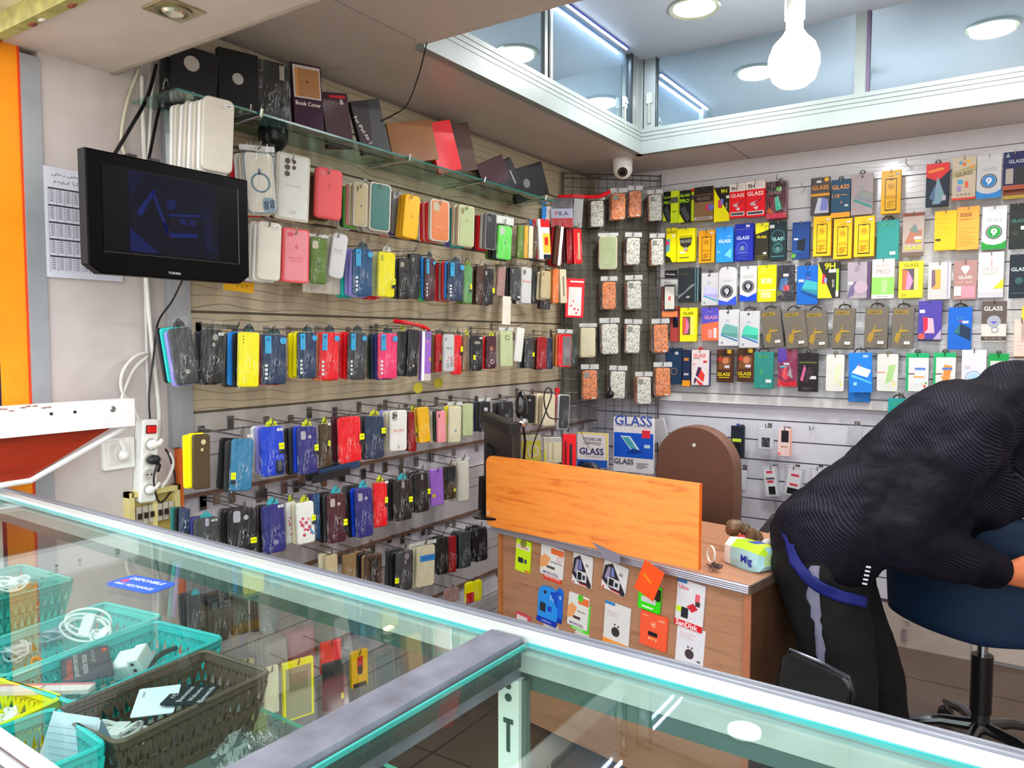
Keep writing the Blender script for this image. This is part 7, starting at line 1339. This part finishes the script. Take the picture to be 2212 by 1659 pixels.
# ============================================================ NAVY OFFICE CHAIR (right)
r = empty('office_chair', (2.0, 3.02, 0), R(0)); tag(r, 'navy blue office chair on a five star base at the right', 'office chair')
NV = mat('#0a2440', .65, 0, .1, .1, 50)
q = MB(); q.lathe([(.001, .47), (.20, .475), (.245, .50), (.255, .54), (.24, .575), (.19, .59), (.001, .592)], NV, n=36); q.build('seat', r)
q = MB(); vs = []; fs = []; nx, nz = 20, 10
for i in range(nz+1):
    for k in range(nx+1):
        u = -1+2*k/nx; v = i/nz; a = u*R(62); wz = .52+.30*v+.10*(1-u*u)*v-.03*(1-abs(u))*(1-v)
        rr_ = .27+.02*v; vs.append((rr_*math.sin(a)*1.12, -rr_*math.cos(a)*1.0, wz))
for i in range(nz):
    for k in range(nx): a = i*(nx+1)+k; fs.append((a, a+1, a+nx+2, a+nx+1))
q.add(vs, fs, NV); o = q.build('backrest', r); md = o.modifiers.new('thick', 'SOLIDIFY'); md.thickness = .05; md.offset = 0; sb = o.modifiers.new('soft', 'SUBSURF'); sb.levels = 1; sb.render_levels = 1
q = MB(); q.cbox((0, 0, .45), (.09, .09, .035), BLACK); q.tube([(0, 0, .43), (0, 0, .36)], .017, CHROME, 14); q.tube([(0, 0, .37), (0, 0, .17)], .034, BLACK, 14); q.tube([(0, 0, .18), (0, 0, .10)], .03, mat('#2a2a2c', .2, .3, coat=.6), 14); q.build('gas_column', r)
q = MB(); q.tube([(.05, .0, .43), (.16, -.03, .425), (.2, -.03, .42)], .008, BLACK, 8); q.rrect(.2, .42, .05, .014, .006, -.03, -.01, BLACK); q.build('lever', r)
for k in range(5):
    a = R(72*k-100); q = MB(); q.tube([(0, 0, .12), (.12*math.cos(a), .12*math.sin(a), .115), (.27*math.cos(a), .27*math.sin(a), .075)], [.024, .019, .013], mat('#1c1c1e', .15, .2, coat=.8), 10)
    q.tube([(.27*math.cos(a), .27*math.sin(a), .08), (.27*math.cos(a), .27*math.sin(a), .04)], .008, CHROME, 8)
    for s_ in (-.013, .013): q.lathe([(.001, s_-.008), (.026, s_-.008), (.027, s_), (.026, s_+.008), (.001, s_+.008)], BLACK, (.27*math.cos(a), .27*math.sin(a), .027), 16, 'y')
    q.build('leg', r)
wire('cable', [Vector((2.12, 3.93, .22)), Vector((2.2, 3.93, .18)), Vector((2.3, 3.92, .1)), Vector((2.25, 3.9, .01))], .004, BLACK, 'black cord hanging low on the back wall tiles')
q = MB(); q.rrect(0, 0, .11, .028, .01, -.012, .012, BLACK, .003)
for k in range(3): q.disc(-.03+.03*k, 0, .007, -.0135, -.011, mat('#55585c', .4), 10)
tag(q.build('power_strip', loc=ony(2195, 1350, 3.93), rot=(0, R(14), 0)), 'small black socket block on the tiles at right edge', 'power strip')
for px, py, lb in ((1953, 1370, 'dark torn patch on lower wall board'), (1960, 1330, 'faint grey mark on lower wall board')):
    P = ony(px, py, 3.938); q = MB(); q.prism([(-.012, -.025), (.012, -.03), (.004, 0), (.014, .024), (-.012, .026)], 0, .001, mat('#8c7c80' if 'dark' in lb else '#b4b0b8', .5)); tag(q.build('torn_sticker', loc=P), lb, 'sticker')
# small black folding chair back in front of his legs
P = att(1760, 1480, 2.0); r = empty('folding_chair', (P.x, P.y, 0), R(-12)); tag(r, 'small black chair back rising behind the counter rail', 'chair')
q = MB(); q.T = Matrix.Translation((0, 0, P.z)) @ Matrix.Rotation(R(9), 4, 'Y'); q.rrect(0, 0, .185, .125, .03, -.012, .012, mat('#131215', .35, 0, .1, coat=.3), .006, 6); q.build('backrest', r)
q = MB(); q.T = Matrix.Translation((0, 0, P.z)) @ Matrix.Rotation(R(9), 4, 'Y'); q.tube([(-.098, 0, -.25), (-.096, 0, .03), (-.08, 0, .062), (0, 0, .066), (.08, 0, .062), (.096, 0, .03), (.098, 0, -.25)], .006, mat('#3a3a3e', .15, .9), 8); q.build('frame', r)
q = MB(); q.rrect(0, P.z-.2, .3, .04, .02, .0, .3, mat('#131215', .4), .006); q.build('seat', r)
for sx in (-.12, .12):
    for sy in (.02, .28): q = MB(); q.tube([(sx, sy, P.z-.2), (sx*1.1, sy, .0)], .009, mat('#3a3a3e', .2, .9), 8); q.build('leg', r)

# ============================================================ PERSON bending over the chair
def caps(q, a, b_, ra, rb, m, n=14, k=7, flat=None):
    a = Vector(a); b_ = Vector(b_); d = b_-a; L = d.length; zq = d.to_track_quat('Z', 'Y').to_matrix()
    vs = []; fs = []; rows = []
    for i in range(k+1): t = math.pi/2*(1-i/k); rows.append((-ra*math.sin(t), ra*math.cos(t)))
    for i in range(k+1): t = math.pi/2*i/k; rows.append((L+rb*math.sin(t), rb*math.cos(t)))
    fx, fy = flat or (1, 1)
    for (z, rr_) in rows:
        rr_ = max(rr_, 1e-4)
        for j in range(n): t = 2*math.pi*j/n; vs.append(a+zq @ Vector((rr_*fx*math.cos(t), rr_*fy*math.sin(t), z)))
    for i in range(len(rows)-1):
        for j in range(n): l = (j+1) % n; fs.append((i*n+j, i*n+l, (i+1)*n+l, (i+1)*n+j))
    fs.append(tuple(reversed(range(n)))); fs.append(tuple((len(rows)-1)*n+j for j in range(n)))
    q.add(vs, fs, m)
def fuse(o, vox, sm, disp=0, ds=.1):
    o.data.update(); md = o.modifiers.new('fuse', 'REMESH'); md.mode = 'VOXEL'; md.voxel_size = vox; md.use_smooth_shade = True
    s_ = o.modifiers.new('smooth', 'SMOOTH'); s_.factor = .6; s_.iterations = sm
    if disp:
        tx = bpy.data.textures.new('folds', 'CLOUDS'); tx.noise_scale = ds; tx.noise_depth = 2
        d = o.modifiers.new('folds', 'DISPLACE'); d.texture = tx; d.strength = disp; d.mid_level = .5; d.texture_coords = 'LOCAL'
SKIN = mat('#d4784e', .55, 0, .08)
J = {}
T_ = 2.28
side = ray(1900, 1000); side = Vector((side.x, side.y, 0)).normalized()   # away from the camera
def jp(px, py, t, push=0.0): return att(px, py, t)+side*push
pel = jp(1782, 1175, T_+.06); mid = jp(1905, 1065, T_+.08); chest = jp(2055, 935, T_+.10); neck = jp(2200, 872, T_+.10); head = jp(2330, 930, T_+.12)
shN = jp(2110, 925, T_-.06); elN = jp(1945, 1165, T_-.14); wrN = jp(2165, 1236, T_-.05); haN = jp(2245, 1244, T_-.045)
shF = shN+side*.34; elF = elN+side*.36+Vector((.12, 0, -.02)); wrF = wrN+side*.22+Vector((.06, 0, 0)); haF = wrF+(haN-wrN)
hipN = jp(1765, 1210, T_-.02); hipF = hipN+side*.17; knN = jp(1822, 1475, T_-.06); knF = jp(1880, 1450, T_+.16)
anN = Vector((knN.x+.02, knN.y+.07, .09)); anF = Vector((knF.x+.06, knF.y+.05, .09))
fw = Vector((.95, .3, 0)).normalized()
q = MB()
caps(q, pel, mid, .125, .115, SKIN); caps(q, mid, chest, .115, .13, SKIN); caps(q, chest, neck, .12, .06, SKIN); caps(q, neck, head, .055, .06, SKIN)
hc = head+Vector((.06, .01, -.01)); q.ell(hc, (.085, .075, .11), SKIN, 20, 16)
q.ell(hc+Vector((.085, .0, -.02)), (.02, .014, .022), SKIN, 10, 8)
for s_ in (-1, 1): q.ell(hc+Vector((0, s_*.078, -.005)), (.02, .01, .03), SKIN, 10, 8)
caps(q, hc+Vector((.05, 0, -.07)), hc+Vector((.07, 0, -.08)), .03, .025, SKIN)
for sh, el, wr, ha in ((shN, elN, wrN, haN), (shF, elF, wrF, haF)):
    caps(q, chest.lerp(neck, .4), sh, .08, .06, SKIN); caps(q, sh, el, .05, .042, SKIN); caps(q, el, wr, .042, .03, SKIN)
    d = (ha-wr).normalized(); sd = Vector((0, 0, -1)); pc = wr+d*.05
    caps(q, wr, wr+d*.075, .030, .030, SKIN); caps(q, wr+sd*-.008, wr+d*.08+sd*-.026, .026, .02, SKIN); caps(q, wr+sd*.008, wr+d*.08+sd*.026, .026, .018, SKIN)
    for k in range(4):
        b0 = wr+d*.085+sd*(-.03+.02*k); ln = (.032, .038, .036, .028)[k]
        p1 = b0+d*ln+side*.008; p2 = p1+d*.02+side*.018; p3 = p2+d*.006+side*.02
        caps(q, b0, p1, .0095, .0085, SKIN, 8, 4); caps(q, p1, p2, .0085, .008, SKIN, 8, 4); caps(q, p2, p3, .008, .007, SKIN, 8, 4)
    t0 = wr+d*.03-sd*.026; t1 = t0+d*.034-sd*.02+side*.01; t2 = t1+d*.028-sd*.002+side*.01
    caps(q, t0, t1, .012, .010, SKIN, 8, 4); caps(q, t1, t2, .010, .0085, SKIN, 8, 4)
for h_, k_, a_ in ((hipN, knN, anN), (hipF, knF, anF)):
    caps(q, pel, h_, .11, .09, SKIN); caps(q, h_, k_, .085, .058, SKIN); caps(q, k_, a_, .056, .035, SKIN); caps(q, a_, a_+fw*.14+Vector((0, 0, -.06)), .035, .028, SKIN)
body = q.build('person'); fuse(body, .0065, 5)
tag(body, 'person in dark padded jacket and track trousers bending over the navy chair', 'person')
body['pose'] = 'bending forward'
# hair, eyes
q = MB(); q.ell(hc+Vector((-.02, 0, .025)), (.088, .082, .1), mat('#17120f', .7, 0, .2, .8, 120), 20, 14); q.build('hair', body)
q = MB()
for s_ in (-1, 1): q.ell(hc+Vector((.076, s_*.03, .012)), (.008, .012, .007), mat('#f0ece6', .3), 10, 8); q.ell(hc+Vector((.083, s_*.03, .012)), (.003, .005, .005), BLACK, 8, 6)
q.build('eyes', body)
q = MB(); q.ell(hc+Vector((.082, 0, -.055)), (.006, .022, .005), mat('#a04a3c', .5), 10, 6); q.build('mouth', body)
# jacket
def jacket_mat():
    m, t, b = _new('padded_jacket'); N = t.nodes; L = t.links
    tcn = N.new('ShaderNodeTexCoord'); br = N.new('ShaderNodeTexNoise'); br.inputs['Scale'].default_value = 4
    mpn = N.new('ShaderNodeMapping'); mpn.inputs['Rotation'].default_value = (.4, .7, .5); L.new(tcn.outputs['Object'], mpn.inputs[0]); L.new(tcn.outputs['Object'], br.inputs['Vector'])
    wv = N.new('ShaderNodeTexWave'); wv.inputs['Scale'].default_value = 40; wv.inputs['Distortion'].default_value = .6; L.new(mpn.outputs[0], wv.inputs['Vector'])
    rp = N.new('ShaderNodeValToRGB'); rp.color_ramp.elements[0].position = .88; rp.color_ramp.elements[1].position = .97; L.new(wv.outputs['Fac'], rp.inputs[0])
    g = N.new('ShaderNodeValToRGB'); g.color_ramp.elements[0].position = .46; g.color_ramp.elements[1].position = .56; L.new(br.outputs['Fac'], g.inputs[0])
    mu = N.new('ShaderNodeMath'); mu.operation = 'MULTIPLY'; L.new(rp.outputs[0], mu.inputs[0]); L.new(g.outputs[0], mu.inputs[1])
    m2 = N.new('ShaderNodeMath'); m2.operation = 'MULTIPLY'; m2.inputs[1].default_value = .36; L.new(mu.outputs[0], m2.inputs[0])
    mx = N.new('ShaderNodeMixRGB'); mx.inputs[1].default_value = (*lin('#0b0914'), 1); mx.inputs[2].default_value = (*lin('#57536e'), 1); L.new(m2.outputs[0], mx.inputs[0])
    L.new(mx.outputs[0], b.inputs['Base Color']); b.inputs['Roughness'].default_value = .7; b.inputs['Specular IOR Level'].default_value = .12
    nz = N.new('ShaderNodeTexNoise'); nz.inputs['Scale'].default_value = 14; nz.inputs['Detail'].default_value = 4; L.new(tcn.outputs['Object'], nz.inputs['Vector'])
    bp = N.new('ShaderNodeBump'); bp.inputs['Strength'].default_value = .6; bp.inputs['Distance'].default_value = .02; L.new(nz.outputs['Fac'], bp.inputs['Height']); L.new(bp.outputs[0], b.inputs['Normal'])
    return m
JM = jacket_mat(); q = MB()
hemN = jp(1790, 1165, T_+.03)
for off in (-.045, .05):
    o_ = side*off
    caps(q, hemN+o_, mid+o_, .165, .155, JM, 18); caps(q, mid+o_, chest+o_, .155, .165, JM, 18); caps(q, chest+o_, neck+o_*.6, .16, .10, JM, 18)
caps(q, chest.lerp(neck, .35), shN, .13, .10, JM); caps(q, chest.lerp(neck, .35), shF, .13, .10, JM)
caps(q, shN, elN, .098, .082, JM); caps(q, elN, elN.lerp(wrN, .9), .09, .058, JM); caps(q, shF, elF, .098, .08, JM); caps(q, elF, wrF, .078, .047, JM)
caps(q, neck, neck.lerp(head, .5), .085, .075, JM)
caps(q, chest, jp(2110, 1075, T_+.06), .16, .11, JM); caps(q, mid, jp(2010, 1120, T_+.04), .15, .11, JM); caps(q, neck, jp(2235, 1040, T_+.08), .14, .10, JM); caps(q, jp(2110, 1075, T_+.06), jp(2235, 1040, T_+.08), .10, .09, JM)
jk = q.build('jacket', body); fuse(jk, .012, 6, .035, .12)
def ribbon(name, pts, wd, m, target, off, thick):
    P = []
    for k in range(len(pts)-1):
        for i in range(6): P.append(pts[k].lerp(pts[k+1], i/6))
    P.append(pts[-1]); vs = []; fs = []
    for k, p in enumerate(P):
        d = (P[min(k+1, len(P)-1)]-P[max(k-1, 0)]).normalized(); a = d.cross(side).normalized()
        for i in range(5): vs.append(p+a*wd*(i/4-.5))
    for k in range(len(P)-1):
        for i in range(4): a = k*5+i; fs.append((a, a+1, a+6, a+5))
    q = MB(); q.add(vs, fs, m); o = q.build(name, body)
    sw = o.modifiers.new('lie', 'SHRINKWRAP'); sw.target = target; sw.wrap_method = 'NEAREST_SURFACEPOINT'; sw.wrap_mode = 'ABOVE_SURFACE'; sw.offset = off
    so = o.modifiers.new('thick', 'SOLIDIFY'); so.thickness = thick; so.offset = 0
    return o

q = MB()
for k in range(5): p = jp(1876-2*k, 1225+9*k, T_-.262); q.cbox(p, (.012, .004, .004), mat('#c8ccd0', .4))
q.build('zip_tab', body)
# trousers
TM = mat('#070608', .8, 0, .15, .4, 12); q = MB()
caps(q, pel, hipN, .15, .135, TM); caps(q, pel, hipF, .15, .13, TM)
for h_, k_, a_ in ((hipN, knN, anN), (hipF, knF, anF)): caps(q, h_, k_, .128, .098, TM); caps(q, k_, a_, .098, .07, TM)
tr = q.build('trousers', body); fuse(tr, .012, 5, .02, .09)
ribbon('side_stripe', [jp(*p) for p in ((1750, 1225, T_-.18), (1752, 1330, T_-.185), (1756, 1400, T_-.175), (1762, 1500, T_-.17), (1770, 1590, T_-.17))], .037, mat('#77758c', .6), tr, .003, .003)
ribbon('hem_lining', [jp(*p) for p in ((1652, 1110, T_-.08), (1672, 1150, T_-.12), (1700, 1205, T_-.14), (1745, 1252, T_-.145), (1810, 1285, T_-.15), (1862, 1300, T_-.12))], .034, mat('#141c6c', .6), tr, .012, .006)
for a_ in (anN, anF):
    q = MB(); caps(q, a_+fw*-.03+Vector((0, 0, -.045)), a_+fw*.17+Vector((0, 0, -.055)), .045, .036, BLACK); o = q.build('shoe', body)
